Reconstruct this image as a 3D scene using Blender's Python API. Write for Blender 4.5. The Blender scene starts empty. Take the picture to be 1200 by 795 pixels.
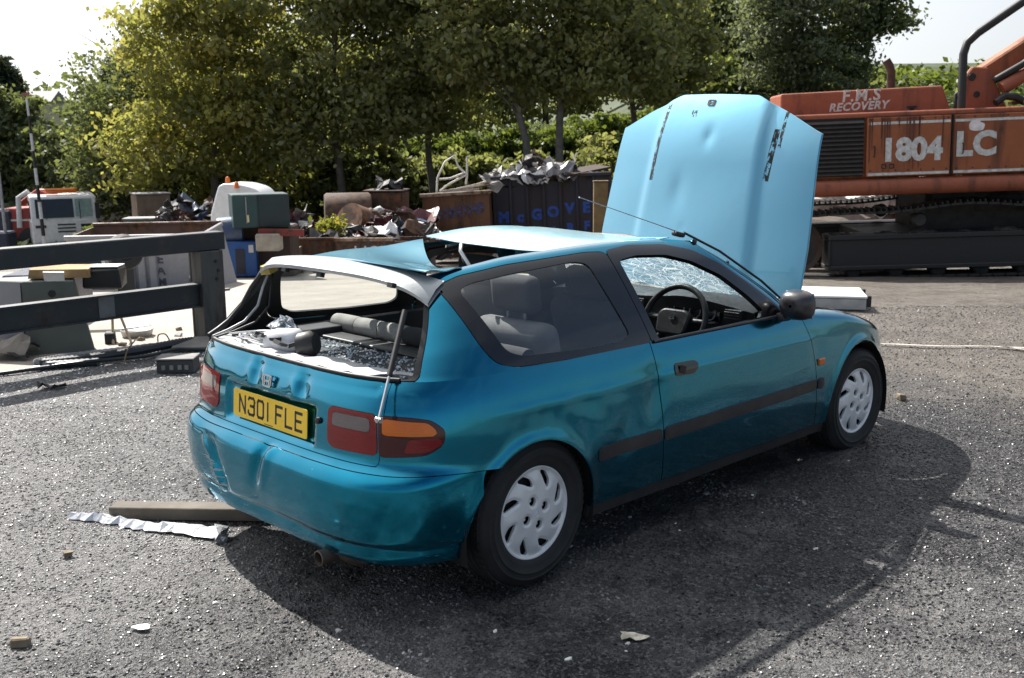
import bpy, bmesh, math, random
import numpy as np
from mathutils import Vector, Matrix, Euler
random.seed(7); RNG = np.random.default_rng(7)
PI = math.pi
SC = bpy.context.scene
COL = SC.collection

# ---------------------------------------------------------------- camera
cam_data = bpy.data.cameras.new('camera')
cam = bpy.data.objects.new('camera', cam_data); COL.objects.link(cam)
YAW, PITCH, ROLL = math.radians(45.142), math.radians(10.983), math.radians(-0.497)
CAM = Vector((-2.6468, -3.3560, 1.6876))
fw = Vector((math.cos(YAW)*math.cos(PITCH), math.sin(YAW)*math.cos(PITCH), -math.sin(PITCH)))
rt = Vector((math.sin(YAW), -math.cos(YAW), 0)); up = rt.cross(fw)
rt2 = rt*math.cos(ROLL) + up*math.sin(ROLL); up2 = up*math.cos(ROLL) - rt*math.sin(ROLL)
m3 = Matrix((rt2, up2, -fw)).transposed()
cam.matrix_world = Matrix.Translation(CAM) @ m3.to_4x4()
cam_data.sensor_width = 36; cam_data.lens = 1197.85/1200*36
cam_data.clip_start = .05; cam_data.clip_end = 3000
cam_data.dof.use_dof = True; cam_data.dof.focus_distance = 4.6; cam_data.dof.aperture_fstop = 7.0
SC.camera = cam

# ---------------------------------------------------------------- sun, sky, exposure
SUN = Vector((.12, .95, 1.0)).normalized()
SUN_EL = math.asin(SUN.z); SUN_AZ = math.atan2(SUN.x, SUN.y)      # azimuth from +y towards +x
sd = bpy.data.lights.new('sun', 'SUN'); sd.energy = 5.0; sd.angle = math.radians(.53); sd.color = (1, .955, .89)
so = bpy.data.objects.new('sun', sd); COL.objects.link(so)
so.rotation_euler = SUN.to_track_quat('Z', 'Y').to_euler(); so.location = (0, 0, 30)
w = bpy.data.worlds.new('World'); SC.world = w; w.use_nodes = True
nt = w.node_tree; nt.nodes.clear()
sky = nt.nodes.new('ShaderNodeTexSky'); sky.sky_type = 'NISHITA'; sky.sun_disc = False
sky.sun_elevation = SUN_EL; sky.sun_rotation = SUN_AZ
sky.air_density = 1.0; sky.dust_density = 1.2; sky.ozone_density = 1.0
tc = nt.nodes.new('ShaderNodeTexCoord'); mp = nt.nodes.new('ShaderNodeMapping'); mp.inputs['Scale'].default_value = (1, 1, 2.6)
nz = nt.nodes.new('ShaderNodeTexNoise'); nz.inputs['Scale'].default_value = 2.3; nz.inputs['Detail'].default_value = 6; nz.inputs['Roughness'].default_value = .55
rp = nt.nodes.new('ShaderNodeValToRGB'); rp.color_ramp.elements[0].position = .47; rp.color_ramp.elements[1].position = .68
mul = nt.nodes.new('ShaderNodeMath'); mul.operation = 'MULTIPLY'; mul.inputs[1].default_value = .38
mx = nt.nodes.new('ShaderNodeMixRGB'); mx.inputs[2].default_value = (11.0, 11.2, 11.6, 1)
bg = nt.nodes.new('ShaderNodeBackground'); bg.inputs['Strength'].default_value = .05
ou = nt.nodes.new('ShaderNodeOutputWorld')
L = nt.links.new
L(tc.outputs['Generated'], mp.inputs[0]); L(mp.outputs[0], nz.inputs[0]); L(nz.outputs[0], rp.inputs[0]); L(rp.outputs[0], mul.inputs[0])
vd = nt.nodes.new('ShaderNodeVectorMath'); vd.operation = 'DOT_PRODUCT'; vd.inputs[1].default_value = SUN
nrm = nt.nodes.new('ShaderNodeVectorMath'); nrm.operation = 'NORMALIZE'
cl0 = nt.nodes.new('ShaderNodeMapRange'); cl0.inputs[1].default_value = -.4; cl0.inputs[2].default_value = 1; cl0.inputs[3].default_value = 4; cl0.inputs[4].default_value = 16
vs_ = nt.nodes.new('ShaderNodeVectorMath'); vs_.operation = 'SCALE'; vs_.inputs[0].default_value = (.97, .99, 1.03)
nt.links.new(tc.outputs['Generated'], nrm.inputs[0]); nt.links.new(nrm.outputs[0], vd.inputs[0]); nt.links.new(vd.outputs['Value'], cl0.inputs[0]); nt.links.new(cl0.outputs[0], vs_.inputs['Scale']); nt.links.new(vs_.outputs[0], mx.inputs[2])
hz = nt.nodes.new('ShaderNodeMapRange'); hz.interpolation_type = 'SMOOTHSTEP'; hz.inputs[1].default_value = -.05; hz.inputs[2].default_value = .62; hz.inputs[3].default_value = 0; hz.inputs[4].default_value = .9
mxx = nt.nodes.new('ShaderNodeMath'); mxx.operation = 'MAXIMUM'; nt.links.new(vd.outputs['Value'], hz.inputs[0]); nt.links.new(hz.outputs[0], mxx.inputs[0]); nt.links.new(mul.outputs[0], mxx.inputs[1])
L(mxx.outputs[0], mx.inputs[0]); L(sky.outputs[0], mx.inputs[1]); L(mx.outputs[0], bg.inputs[0]); L(bg.outputs[0], ou.inputs[0])
SC.view_settings.view_transform = 'Standard'; SC.view_settings.look = 'None'
SC.view_settings.exposure = 1.05; SC.view_settings.gamma = 1
SC.render.engine = 'CYCLES'
SC.cycles.max_bounces = 8; SC.cycles.transparent_max_bounces = 12

# ---------------------------------------------------------------- helpers
YROT = YAW - PI/2                     # the yard frame: x to the right, y away from the viewer's standpoint, z up
def yw(r, d, z=0.0):
    return Vector((CAM.x + rt.x*r + math.cos(YAW)*d, CAM.y + rt.y*r + math.sin(YAW)*d, z))
def sstep(a, b, x):
    t = np.clip((x-a)/(b-a), 0, 1); return t*t*(3-2*t)
def terrain(r, d):
    """height of the yard: flat by the car, falling gently away, a bank with shrubs behind"""
    r = np.asarray(r, float); d = np.asarray(d, float)
    z = -.08*np.maximum(0, np.minimum(d, 33)-10)
    right = sstep(-4, 6, r)
    left = 1-sstep(-30, -8, r)
    z = z + sstep(35, 50, d)*(3.2 + .2*right - 1.6*left) + right*sstep(26, 33, d)*.6
    z = z + sstep(5.5, 9, r)*sstep(21.5, 27, d)*2.9
    z = z + sstep(60, 140, d)*4
    return z
def tz(r, d): return float(terrain(r, d))

def tag(o, label=None, cat=None, group=None, kind=None):
    if label: o['label'] = label
    if cat: o['category'] = cat
    if group: o['group'] = group
    if kind: o['kind'] = kind
    return o
def empty(name, loc=(0, 0, 0), rz=0.0, label=None, cat=None, group=None):
    o = bpy.data.objects.new(name, None); COL.objects.link(o)
    o.empty_display_size = .1; o.location = loc; o.rotation_euler = (0, 0, rz)
    return tag(o, label, cat, group)
def thing(name, label, cat, r, d, z=None, rz=0.0, group=None):
    """an Empty standing in the yard frame; local x right, y away, z up (before rz)"""
    if z is None: z = tz(r, d)
    return empty(name, yw(r, d, z), YROT + rz, label, cat, group)
def link_mesh(name, me, mats, parent=None):
    o = bpy.data.objects.new(name, me); COL.objects.link(o)
    if not isinstance(mats, (list, tuple)): mats = [mats]
    for m in mats: me.materials.append(m)
    if parent: o.parent = parent
    return o
def copy_tree(o, parent=None):
    c = o.copy(); COL.objects.link(c)
    if parent: c.parent = parent
    for ch in list(o.children): copy_tree(ch, c)
    return c

class MB:
    def __init__(s): s.v = []; s.f = []; s.m = []
    def add(s, vs, fs, mat=0):
        b = len(s.v); s.v.extend([tuple(v) for v in vs])
        for f in fs: s.f.append([i+b for i in f]); s.m.append(mat)
        return s
    def box(s, c, size, rot=None, mat=0, taper=(1, 1), jit=0):
        hx, hy, hz = size[0]/2, size[1]/2, size[2]/2
        P = []
        for sz in (-1, 1):
            k = (1, 1) if sz < 0 else taper
            for sx, sy in ((-1, -1), (1, -1), (1, 1), (-1, 1)):
                P.append(Vector((sx*hx*k[0]+random.uniform(-jit, jit), sy*hy*k[1]+random.uniform(-jit, jit), sz*hz+random.uniform(-jit, jit))))
        if rot is not None:
            R = rot if isinstance(rot, Matrix) else Euler(rot).to_matrix()
            P = [R @ p for p in P]
        c = Vector(c); P = [p+c for p in P]
        return s.add(P, [(0, 3, 2, 1), (4, 5, 6, 7), (0, 1, 5, 4), (1, 2, 6, 5), (2, 3, 7, 6), (3, 0, 4, 7)], mat)
    def bb(s, x0, x1, y0, y1, z0, z1, mat=0):
        return s.box(((x0+x1)/2, (y0+y1)/2, (z0+z1)/2), (abs(x1-x0), abs(y1-y0), abs(z1-z0)), None, mat)
    def tube(s, path, r, n=8, mat=0, caps=True, closed=False):
        P = [Vector(p) for p in path]; k = len(P)
        rr = r if isinstance(r, (list, tuple)) else [r]*k
        vs = []; prev = None
        for i, p in enumerate(P):
            if closed: t = P[(i+1) % k]-P[i-1]
            else: t = P[min(i+1, k-1)]-P[max(i-1, 0)]
            t.normalize()
            if prev is None:
                a = Vector((0, 0, 1)) if abs(t.z) < .9 else Vector((1, 0, 0))
                u = t.cross(a).normalized()
            else: u = (prev - t*prev.dot(t)).normalized()
            prev = u; v = t.cross(u)
            for j in range(n):
                an = 2*PI*j/n; vs.append(p+(u*math.cos(an)+v*math.sin(an))*rr[i])
        fs = []
        for i in range(k if closed else k-1):
            a = i*n; b = ((i+1) % k)*n
            for j in range(n): fs.append((a+j, a+(j+1) % n, b+(j+1) % n, b+j))
        if caps and not closed:
            fs.append(tuple(range(n))[::-1]); fs.append(tuple((k-1)*n+j for j in range(n)))
        return s.add(vs, fs, mat)
    def lathe(s, prof, M=Matrix(), n=24, mat=0, a0=0, a1=2*PI):
        full = abs(a1-a0-2*PI) < 1e-6; vs = []; k = len(prof); nn = n if full else n+1
        for j in range(nn):
            an = a0+(a1-a0)*j/n
            for r, z in prof: vs.append(M @ Vector((r*math.cos(an), r*math.sin(an), z)))
        fs = []
        for j in range(n):
            a = j*k; b = ((j+1) % nn)*k
            for i in range(k-1): fs.append((a+i, b+i, b+i+1, a+i+1))
        return s.add(vs, fs, mat)
    def prism(s, poly, h, M=Matrix(), mat=0):
        n = len(poly)
        vs = [M @ Vector((p[0], p[1], 0)) for p in poly]+[M @ Vector((p[0], p[1], h)) for p in poly]
        fs = [tuple(range(n))[::-1], tuple(range(n, 2*n))]+[(i, (i+1) % n, n+(i+1) % n, n+i) for i in range(n)]
        return s.add(vs, fs, mat)
    def sheet(s, grid, mat=0, th=0):
        """grid: rows of points -> sheet, with thickness th along -z of its normal"""
        nr, nc = len(grid), len(grid[0])
        G = np.array([[tuple(p) for p in row] for row in grid], float)
        q = [(i*nc+j, i*nc+j+1, (i+1)*nc+j+1, (i+1)*nc+j) for i in range(nr-1) for j in range(nc-1)]
        if not th: return s.add(G.reshape(-1, 3), q, mat)
        du = np.gradient(G, axis=1); dv = np.gradient(G, axis=0); N = np.cross(du, dv); N /= np.linalg.norm(N, axis=2, keepdims=True)+1e-9
        V = np.concatenate([G.reshape(-1, 3), (G-N*th).reshape(-1, 3)]); o = nr*nc
        F = q+[tuple(i+o for i in f[::-1]) for f in q]
        for j in range(nc-1): F += [(j+1, j, j+o, j+1+o), ((nr-1)*nc+j, (nr-1)*nc+j+1, (nr-1)*nc+j+1+o, (nr-1)*nc+j+o)]
        for i in range(nr-1): F += [(i*nc, (i+1)*nc, (i+1)*nc+o, i*nc+o), ((i+1)*nc+nc-1, i*nc+nc-1, i*nc+nc-1+o, (i+1)*nc+nc-1+o)]
        return s.add(V, F, mat)
    def mesh(s, name):
        me = bpy.data.meshes.new(name); me.from_pydata(s.v, [], s.f); me.update()
        me.polygons.foreach_set('material_index', s.m)
        return me
    def build(s, name, mats, parent=None, smooth=0, bevel=0, seg=1, sub=0, kind=None):
        me = s.mesh(name)
        if smooth:
            me.polygons.foreach_set('use_smooth', [True]*len(me.polygons)); me.set_sharp_from_angle(angle=math.radians(smooth))
        o = link_mesh(name, me, mats, parent)
        if bevel:
            b = o.modifiers.new('bevel', 'BEVEL'); b.width = bevel; b.segments = seg; b.limit_method = 'ANGLE'; b.angle_limit = math.radians(35)
        if sub:
            b = o.modifiers.new('sub', 'SUBSURF'); b.levels = sub; b.render_levels = sub
        if kind: o['kind'] = kind
        return o

# ---------------------------------------------------------------- materials
class N:
    """tiny node-graph writer"""
    def __init__(s, name):
        s.m = bpy.data.materials.new(name); s.m.use_nodes = True; s.t = s.m.node_tree; s.t.nodes.clear()
        s.out = s.t.nodes.new('ShaderNodeOutputMaterial')
    def n(s, ty, **kw):
        nd = s.t.nodes.new('ShaderNode'+ty)
        for k, v in kw.items(): setattr(nd, k, v)
        return nd
    def l(s, a, b): s.t.links.new(a, b)
    def set(s, sock, v):
        if hasattr(v, 'is_output'): s.l(v, sock)
        else:
            if isinstance(v, (tuple, list)) and len(v) == 3 and sock.type == 'RGBA': v = tuple(v)+(1,)
            sock.default_value = v
    def coord(s, kind='Object', scale=None):
        c = s.n('TexCoord').outputs[kind]
        if scale is None: return c
        m = s.n('Mapping'); m.inputs['Scale'].default_value = scale; s.l(c, m.inputs[0]); return m.outputs[0]
    def noise(s, scale, detail=4, rough=.55, vec=None, out=0, dist=0):
        n = s.n('TexNoise'); n.inputs['Scale'].default_value = scale; n.inputs['Detail'].default_value = detail; n.inputs['Roughness'].default_value = rough
        n.inputs['Distortion'].default_value = dist
        s.l(vec if vec is not None else s.coord(), n.inputs['Vector']); return n.outputs[out]
    def voro(s, scale, vec=None, feature='F1', out=0, rnd=1):
        n = s.n('TexVoronoi'); n.feature = feature; n.inputs['Scale'].default_value = scale; n.inputs['Randomness'].default_value = rnd
        s.l(vec if vec is not None else s.coord(), n.inputs['Vector']); return n.outputs[out]
    def ramp(s, x, a, b, c0=(0, 0, 0), c1=(1, 1, 1), ease='LINEAR'):
        r = s.n('ValToRGB'); e = r.color_ramp.elements; e[0].position = a; e[1].position = b; e[0].color = tuple(c0)+(1,); e[1].color = tuple(c1)+(1,)
        r.color_ramp.interpolation = ease; s.l(x, r.inputs[0]); return r.outputs[0]
    def mix(s, f, a, b, blend='MIX'):
        m = s.n('MixRGB', blend_type=blend); s.set(m.inputs[0], f); s.set(m.inputs[1], a); s.set(m.inputs[2], b); return m.outputs[0]
    def math(s, op, a, b=0.0):
        m = s.n('Math', operation=op); s.set(m.inputs[0], a); s.set(m.inputs[1], b); return m.outputs[0]
    def bump(s, h, strength=.3, dist=.01, nrm=None):
        b = s.n('Bump'); b.inputs['Strength'].default_value = strength; b.inputs['Distance'].default_value = dist; s.l(h, b.inputs['Height'])
        if nrm is not None: s.l(nrm, b.inputs['Normal'])
        return b.outputs[0]
    def prin(s, **kw):
        p = s.n('BsdfPrincipled')
        for k, v in kw.items(): s.set(p.inputs[k], v)
        s.l(p.outputs[0], s.out.inputs[0]); return p
MC = {}
def plain(name, c, rough=.5, metal=0.0, var=.25, scale=9, bump=.15, bscale=60, coat=0, spec=.5):
    """one colour with grain, blotches and fine relief"""
    if name in MC: return MC[name]
    g = N(name); n1 = g.noise(scale, 5); f = g.ramp(n1, .3, .7)
    col = g.mix(f, tuple(x*(1-var) for x in c), tuple(min(1, x*(1+var)) for x in c))
    b = g.bump(g.noise(bscale, 4), bump, .004)
    r = g.math('ADD', g.math('MULTIPLY', g.noise(scale*2.3, 3), .25), rough-.12)
    kw = {'Base Color': col, 'Roughness': r, 'Metallic': metal, 'Normal': b, 'Specular IOR Level': spec}
    if coat: kw['Coat Weight'] = coat
    g.prin(**kw); MC[name] = g.m; return g.m
def worn(name, paint, rust=(.13, .055, .025), amount=.5, scale=5, rough=.6, streak=False, metal=0.0, dark=(.03, .022, .018)):
    """paint worn through to rust in patches"""
    if name in MC: return MC[name]
    g = N(name); v = g.coord()
    if streak:
        m = g.n('Mapping'); m.inputs['Scale'].default_value = (1, 1, .18); g.l(v, m.inputs[0]); sv = m.outputs[0]
    else: sv = v
    n1 = g.noise(scale, 8, .65, sv, dist=.4); n2 = g.noise(scale*3.1, 6, .6, v)
    f = g.ramp(n1, 1-amount-.08, 1-amount+.08)
    rc = g.mix(g.ramp(n2, .35, .65), rust, dark)
    pc = g.mix(g.ramp(n2, .2, .8), tuple(x*.78 for x in paint), paint)
    col = g.mix(f, pc, rc)
    rr = g.mix(f, (rough,)*3, (.85,)*3)
    h = g.math('ADD', g.math('MULTIPLY', f, -.4), g.noise(70, 4))
    g.prin(**{'Base Color': col, 'Roughness': rr, 'Metallic': metal, 'Normal': g.bump(h, .25, .006)})
    MC[name] = g.m; return g.m
def glassy(name, tint=(.9, .95, .95), a=.12, rough=.02):
    """window glass as a thin tinted sheet: transparent with clear reflections"""
    if name in MC: return MC[name]
    g = N(name)
    t = g.n('BsdfTransparent'); t.inputs[0].default_value = tuple(tint)+(1,)
    s = g.n('BsdfGlossy'); s.inputs['Roughness'].default_value = rough
    fr = g.n('Fresnel'); geo = g.n('NewGeometry'); g.l(g.math('SUBTRACT', 1.5, g.math('MULTIPLY', geo.outputs['Backfacing'], .8333)), fr.inputs[0])
    d = g.math('ADD', fr.outputs[0], a*.3)
    m = g.n('MixShader'); g.l(d, m.inputs[0]); g.l(t.outputs[0], m.inputs[1]); g.l(s.outputs[0], m.inputs[2]); g.l(m.outputs[0], g.out.inputs[0])
    MC[name] = g.m; return g.m

def text_mesh(body, size, extrude=.002, bold=0.0, shear=0.0, space=1.0, align='CENTER', xs=1.0):
    cu = bpy.data.curves.new('lettering', 'FONT'); cu.body = body; cu.size = size; cu.extrude = extrude; cu.offset = bold; cu.shear = shear
    cu.space_character = space; cu.align_x = align; cu.align_y = 'CENTER'; cu.resolution_u = 3
    o = bpy.data.objects.new('lettering', cu); COL.objects.link(o)
    me = bpy.data.meshes.new_from_object(o.evaluated_get(bpy.context.evaluated_depsgraph_get()))
    bpy.data.objects.remove(o); bpy.data.curves.remove(cu)
    if xs != 1.0:
        for v in me.vertices: v.co.x *= xs
    return me
def text_obj(name, body, size, m, parent, M, **kw):
    o = link_mesh(name, text_mesh(body, size, **kw), m, parent); o.matrix_local = M; return o
def frame(origin, xaxis, yaxis):
    x = Vector(xaxis).normalized(); z = x.cross(Vector(yaxis)).normalized(); y = z.cross(x)
    M = Matrix((x, y, z)).transposed().to_4x4(); M.translation = Vector(origin); return M

RX90 = Matrix.Rotation(PI/2, 4, 'X')
LINER = plain('black_liner', (.010, .010, .010), .85)
RUBBER = plain('black_rubber', (.012, .012, .013), .5, bump=.1, var=.3)
TYREB = plain('tyre_rubber', (.020, .020, .021), .75, bump=.25, bscale=120, var=.35)
def lens(name, c, rough=.10):
    if name in MC: return MC[name]
    g = N(name); v = g.coord(); wv = g.n('TexWave'); wv.inputs['Scale'].default_value = 32; wv.bands_direction = 'Z'; g.l(v, wv.inputs[0])
    g.prin(**{'Base Color': g.mix(g.ramp(g.noise(9, 3), .3, .7), tuple(q*.75 for q in c), c), 'Roughness': .30, 'Coat Weight': 1.0, 'Coat Roughness': .015, 'Specular IOR Level': .1,
              'Normal': g.bump(wv.outputs[0], .15, .002)}); MC[name] = g.m; return g.m
L_RED = lens('red_lens', (.22, .002, .004)); L_DRED = lens('dark_red_lens', (.060, .001, .003)); L_AMB = lens('amber_lens', (.75, .16, .004)); L_CLR = lens('smoked_clear_lens', (.17, .14, .14))
# ---------------------------------------------------------------- surface tools
def tab(xs, ys, s=0.0):
    xs = np.array(xs, float); ys = np.array(ys, float); pad = max(4*s, 1e-3)
    g = np.linspace(xs[0]-pad, xs[-1]+pad, 3000)
    v = np.interp(g, xs, ys)
    k0 = (ys[1]-ys[0])/(xs[1]-xs[0]); k1 = (ys[-1]-ys[-2])/(xs[-1]-xs[-2])
    v = np.where(g < xs[0], ys[0]+(g-xs[0])*k0, np.where(g > xs[-1], ys[-1]+(g-xs[-1])*k1, v))
    if s > 0:
        h = g[1]-g[0]; m = int(4*s/h)+1; k = np.exp(-.5*(np.arange(-m, m+1)*h/s)**2); k /= k.sum()
        e = np.concatenate([v[0]-(v[1]-v[0])*np.arange(m, 0, -1), v, v[-1]+(v[-1]-v[-2])*np.arange(1, m+1)])
        v = np.convolve(e, k, 'valid')
    return lambda x: np.interp(x, g, v)
def sdf(P, poly):
    """signed distance of points (n,2) to a polygon, negative inside"""
    poly = np.asarray(poly, float); x, y = P[:, 0], P[:, 1]
    d2 = np.full(len(P), 1e9); ins = np.zeros(len(P), bool)
    for i in range(len(poly)):
        a = poly[i]; b = poly[(i+1) % len(poly)]; e = b-a
        wx, wy = x-a[0], y-a[1]; t = np.clip((wx*e[0]+wy*e[1])/(e@e+1e-12), 0, 1)
        d2 = np.minimum(d2, (wx-e[0]*t)**2+(wy-e[1]*t)**2)
        c = ((a[1] <= y) & (b[1] > y)) | ((b[1] <= y) & (a[1] > y))
        with np.errstate(divide='ignore', invalid='ignore'):
            xi = a[0]+(y-a[1])/(b[1]-a[1]+1e-15)*e[0]
        ins ^= c & (x < xi)
    return np.where(ins, -1, 1)*np.sqrt(d2)
def rounded(poly, r, n=5):
    """polygon with its corners rounded"""
    out = []; k = len(poly)
    for i in range(k):
        p0, p, p1 = (np.array(poly[j % k], float) for j in (i-1, i, i+1))
        a = p0-p; b = p1-p; la, lb = np.linalg.norm(a), np.linalg.norm(b)
        q = min(r, la*.45, lb*.45); A = p+a/la*q; B = p+b/lb*q
        for t in np.linspace(0, 1, n): out.append((1-t)**2*A+2*t*(1-t)*p+t*t*B)
    return np.array(out)
class Patch:
    def __init__(s, V, Nn, A, F): s.V, s.N, s.A, s.F = V, Nn, A, F
    def copy(s): return Patch(s.V.copy(), s.N.copy(), s.A.copy(), list(s.F))
    @property
    def x(s): return s.V[:, 0]
    @property
    def y(s): return s.V[:, 1]
    @property
    def z(s): return s.V[:, 2]
    @property
    def us(s): return s.A[:, 0]
    @property
    def tt(s): return s.A[:, 1]
    @property
    def bx(s): return s.A[:, 2]      # x, z before dents
    @property
    def bz(s): return s.A[:, 3]
    def side(s, poly): return sdf(s.A[:, 2:4], poly)
    def rear(s, poly): return sdf(np.stack([s.us, s.bz], 1), poly)
    def clip(s, fld):
        """keep where fld < 0"""
        ins = fld < 0; F = []; cache = {}; nv = len(s.V); eV, eN, eA = [], [], []
        for f in s.F:
            k = [ins[i] for i in f]
            if all(k): F.append(f); continue
            if not any(k): continue
            g = []
            for i in range(len(f)):
                a, b = f[i], f[(i+1) % len(f)]
                if ins[a]: g.append(a)
                if ins[a] != ins[b]:
                    key = (a, b) if a < b else (b, a)
                    if key not in cache:
                        p, q = key; t = fld[p]/(fld[p]-fld[q]); t = min(max(t, .02), .98)
                        cache[key] = nv+len(eV)
                        eV.append(s.V[p]*(1-t)+s.V[q]*t); eN.append(s.N[p]*(1-t)+s.N[q]*t); eA.append(s.A[p]*(1-t)+s.A[q]*t)
                    g.append(cache[key])
            if len(g) > 2: F.append(tuple(g))
        if eV:
            s.V = np.concatenate([s.V, np.array(eV)]); s.N = np.concatenate([s.N, np.array(eN)]); s.A = np.concatenate([s.A, np.array(eA)])
        used = np.zeros(len(s.V), bool)
        for f in F:
            for i in f: used[i] = True
        mp = np.cumsum(used)-1
        s.V, s.N, s.A = s.V[used], s.N[used], s.A[used]; s.F = [tuple(mp[i] for i in f) for f in F]
        return s
    def push(s, d): s.V = s.V+s.N*(d[:, None] if hasattr(d, '__len__') else d); return s
    def join(s, o):
        k = len(s.V); s.V = np.concatenate([s.V, o.V]); s.N = np.concatenate([s.N, o.N]); s.A = np.concatenate([s.A, o.A]); s.F += [tuple(i+k for i in f) for f in o.F]; return s
    def build(s, name, mats, parent, th=.012, label=None):
        """outer skin with its true normals, turned-in edges and an inner skin (second material)"""
        if not isinstance(mats, (list, tuple)): mats = [mats]
        Nn = s.N/(np.linalg.norm(s.N, axis=1, keepdims=True)+1e-12); n = len(s.V)
        V = s.V; F = list(s.F); mi = [0]*len(F); k = len(F)
        nl = [Nn[i] for f in F for i in f]
        if th:
            V = np.concatenate([s.V, s.V-Nn*th]); inner = min(1, len(mats)-1)
            cnt = {}
            for f in s.F:
                for i in range(len(f)):
                    a, b = f[i], f[(i+1) % len(f)]
                    kk = (a, b) if a < b else (b, a)
                    cnt[kk] = None if kk in cnt else (a, b)
            for f in s.F:
                g = tuple(i+n for i in f[::-1]); F.append(g); mi.append(inner); nl += [-Nn[i-n] for i in g]
            for e in cnt.values():
                if e is None: continue
                a, b = e; F.append((b, a, a+n, b+n)); mi.append(0)
                fn = np.cross(V[b]-V[a], Nn[a]); fn = fn/(np.linalg.norm(fn)+1e-12); nl += [fn]*4
        me = bpy.data.meshes.new(name); me.from_pydata(V.tolist(), [], F)
        me.polygons.foreach_set('material_index', mi); me.polygons.foreach_set('use_smooth', [True]*len(F)); me.update()
        if len(me.loops) == len(nl): me.normals_split_custom_set([tuple(v) for v in nl])
        o = link_mesh(name, me, mats, parent)
        if label: o['label'] = label
        return o
def grid_normals(G, flip=1):
    du = np.gradient(G, axis=1); dv = np.gradient(G, axis=0); Nn = np.cross(du, dv); Nn /= np.linalg.norm(Nn, axis=2, keepdims=True)+1e-12
    return Nn*flip
def grid_patch(G, A, flip=1):
    Nn = grid_normals(G, flip); r, c = G.shape[:2]
    i, j = np.meshgrid(np.arange(r-1), np.arange(c-1), indexing='ij'); a = (i*c+j).ravel()
    q = np.stack([a, a+1, a+c+1, a+c], 1)
    if flip < 0: q = q[:, ::-1]
    return Patch(G.reshape(-1, 3), Nn.reshape(-1, 3), A.reshape(-1, A.shape[2]), [tuple(f) for f in q])

# ================================================================ ground
def sun_tone_field(g, sp_):  # sunlit ground painted paler, ground around the car's shadow darker
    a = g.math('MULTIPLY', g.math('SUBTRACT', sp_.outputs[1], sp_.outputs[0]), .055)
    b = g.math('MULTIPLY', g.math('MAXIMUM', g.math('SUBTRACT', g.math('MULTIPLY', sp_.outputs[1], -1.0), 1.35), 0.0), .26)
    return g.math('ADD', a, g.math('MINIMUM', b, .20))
def ground_mat():
    g = N('gritty_yard'); v = g.coord()
    sp_ = g.n('SeparateXYZ'); g.l(v, sp_.inputs[0])
    big = g.noise(.55, 6, .6, v); mid = g.noise(3.2, 7, .68, v); fine = g.noise(55, 6, .75, v); grit = g.voro(95, v); grit2 = g.voro(240, v)
    dark = g.mix(g.ramp(mid, .35, .68), (.010, .010, .013), (.036, .035, .037))
    lit_dust = g.mix(g.ramp(fine, .35, .65), (.075, .073, .072), (.205, .20, .196))
    col = g.mix(g.math('MULTIPLY', g.ramp(g.math('ADD', g.math('SUBTRACT', g.math('ADD', g.math('MULTIPLY', big, .95), g.math('MULTIPLY', mid, .75)), .38), sun_tone_field(g, sp_)), .38, .58), .9), dark, lit_dust)  # dusty in random patches, plus the painted sunlit tone by position
    # chips of stone of different greys
    cc = g.voro(95, v, 'F1', 1); bw = g.n('RGBToBW'); g.l(cc, bw.inputs[0])
    col = g.mix(g.ramp(bw.outputs[0], .55, .9), col, g.mix(.5, col, (.30, .29, .285)))
    # brown dirt further off towards the digger, in its own ragged patch
    far = g.math('ADD', sp_.outputs[0], g.math('MULTIPLY', g.math('SUBTRACT', big, .5), 3.2))
    fm = g.math('MULTIPLY', g.ramp(g.math('MULTIPLY', far, .1), .33, .46), .75)
    col = g.mix(fm, col, g.mix(g.ramp(mid, .3, .7), (.12, .10, .08), (.25, .22, .185)))
    h = g.math('ADD', g.math('MULTIPLY', grit, .8), g.math('ADD', g.math('MULTIPLY', fine, .9), g.math('MULTIPLY', grit2, .35)))
    nb = g.bump(h, 1.0, .012); nb2 = g.bump(g.math('ADD', mid, g.math('MULTIPLY', g.noise(9, 5, .65, v), .5)), .9, .09, nb)
    wet = g.ramp(g.noise(1.3, 5, .6, v), .40, .64)
    ro = g.mix(wet, (.36,)*3, (.62,)*3)
    g.prin(**{'Base Color': col, 'Roughness': ro, 'Normal': nb2, 'Specular IOR Level': .38}); return g.m
def yard_sheet(rs, ds, lift=0.0):
    rr, dd = np.meshgrid(rs, ds); zz = terrain(rr, dd)+lift
    X = CAM.x+rt.x*rr+math.cos(YAW)*dd; Y = CAM.y+rt.y*rr+math.sin(YAW)*dd
    return np.stack([X, Y, zz], 2), rr, dd
def spaced(a, parts):
    out = [a]
    for end, n in parts:
        s = out[-1]; out += [s+(end-s)*k/n for k in range(1, n+1)]
    return np.array(out)
rs = spaced(-500, [(-60, 10), (-10, 25), (10, 160), (60, 25), (500, 10)]); ds = spaced(-60, [(-4, 8), (10, 112), (60, 80), (150, 20), (900, 10)])
G, rr, dd = yard_sheet(rs, ds)
nse = (np.sin(rr*3.1+np.sin(dd*2.3)*1.3)*np.sin(dd*2.7+1.1*np.sin(rr*1.9))*.006+np.sin(rr*7.3+dd*4.1)*np.sin(dd*8.9-rr*3.3)*.003)
G[..., 2] += nse*sstep(.0, 2.0, np.abs(dd)+1)*(np.hypot(G[..., 0]-1.3, G[..., 1])*0+1)
mb = MB(); mb.sheet(list(G)); ground = mb.build('ground', ground_mat(), smooth=180, kind='structure')

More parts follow.
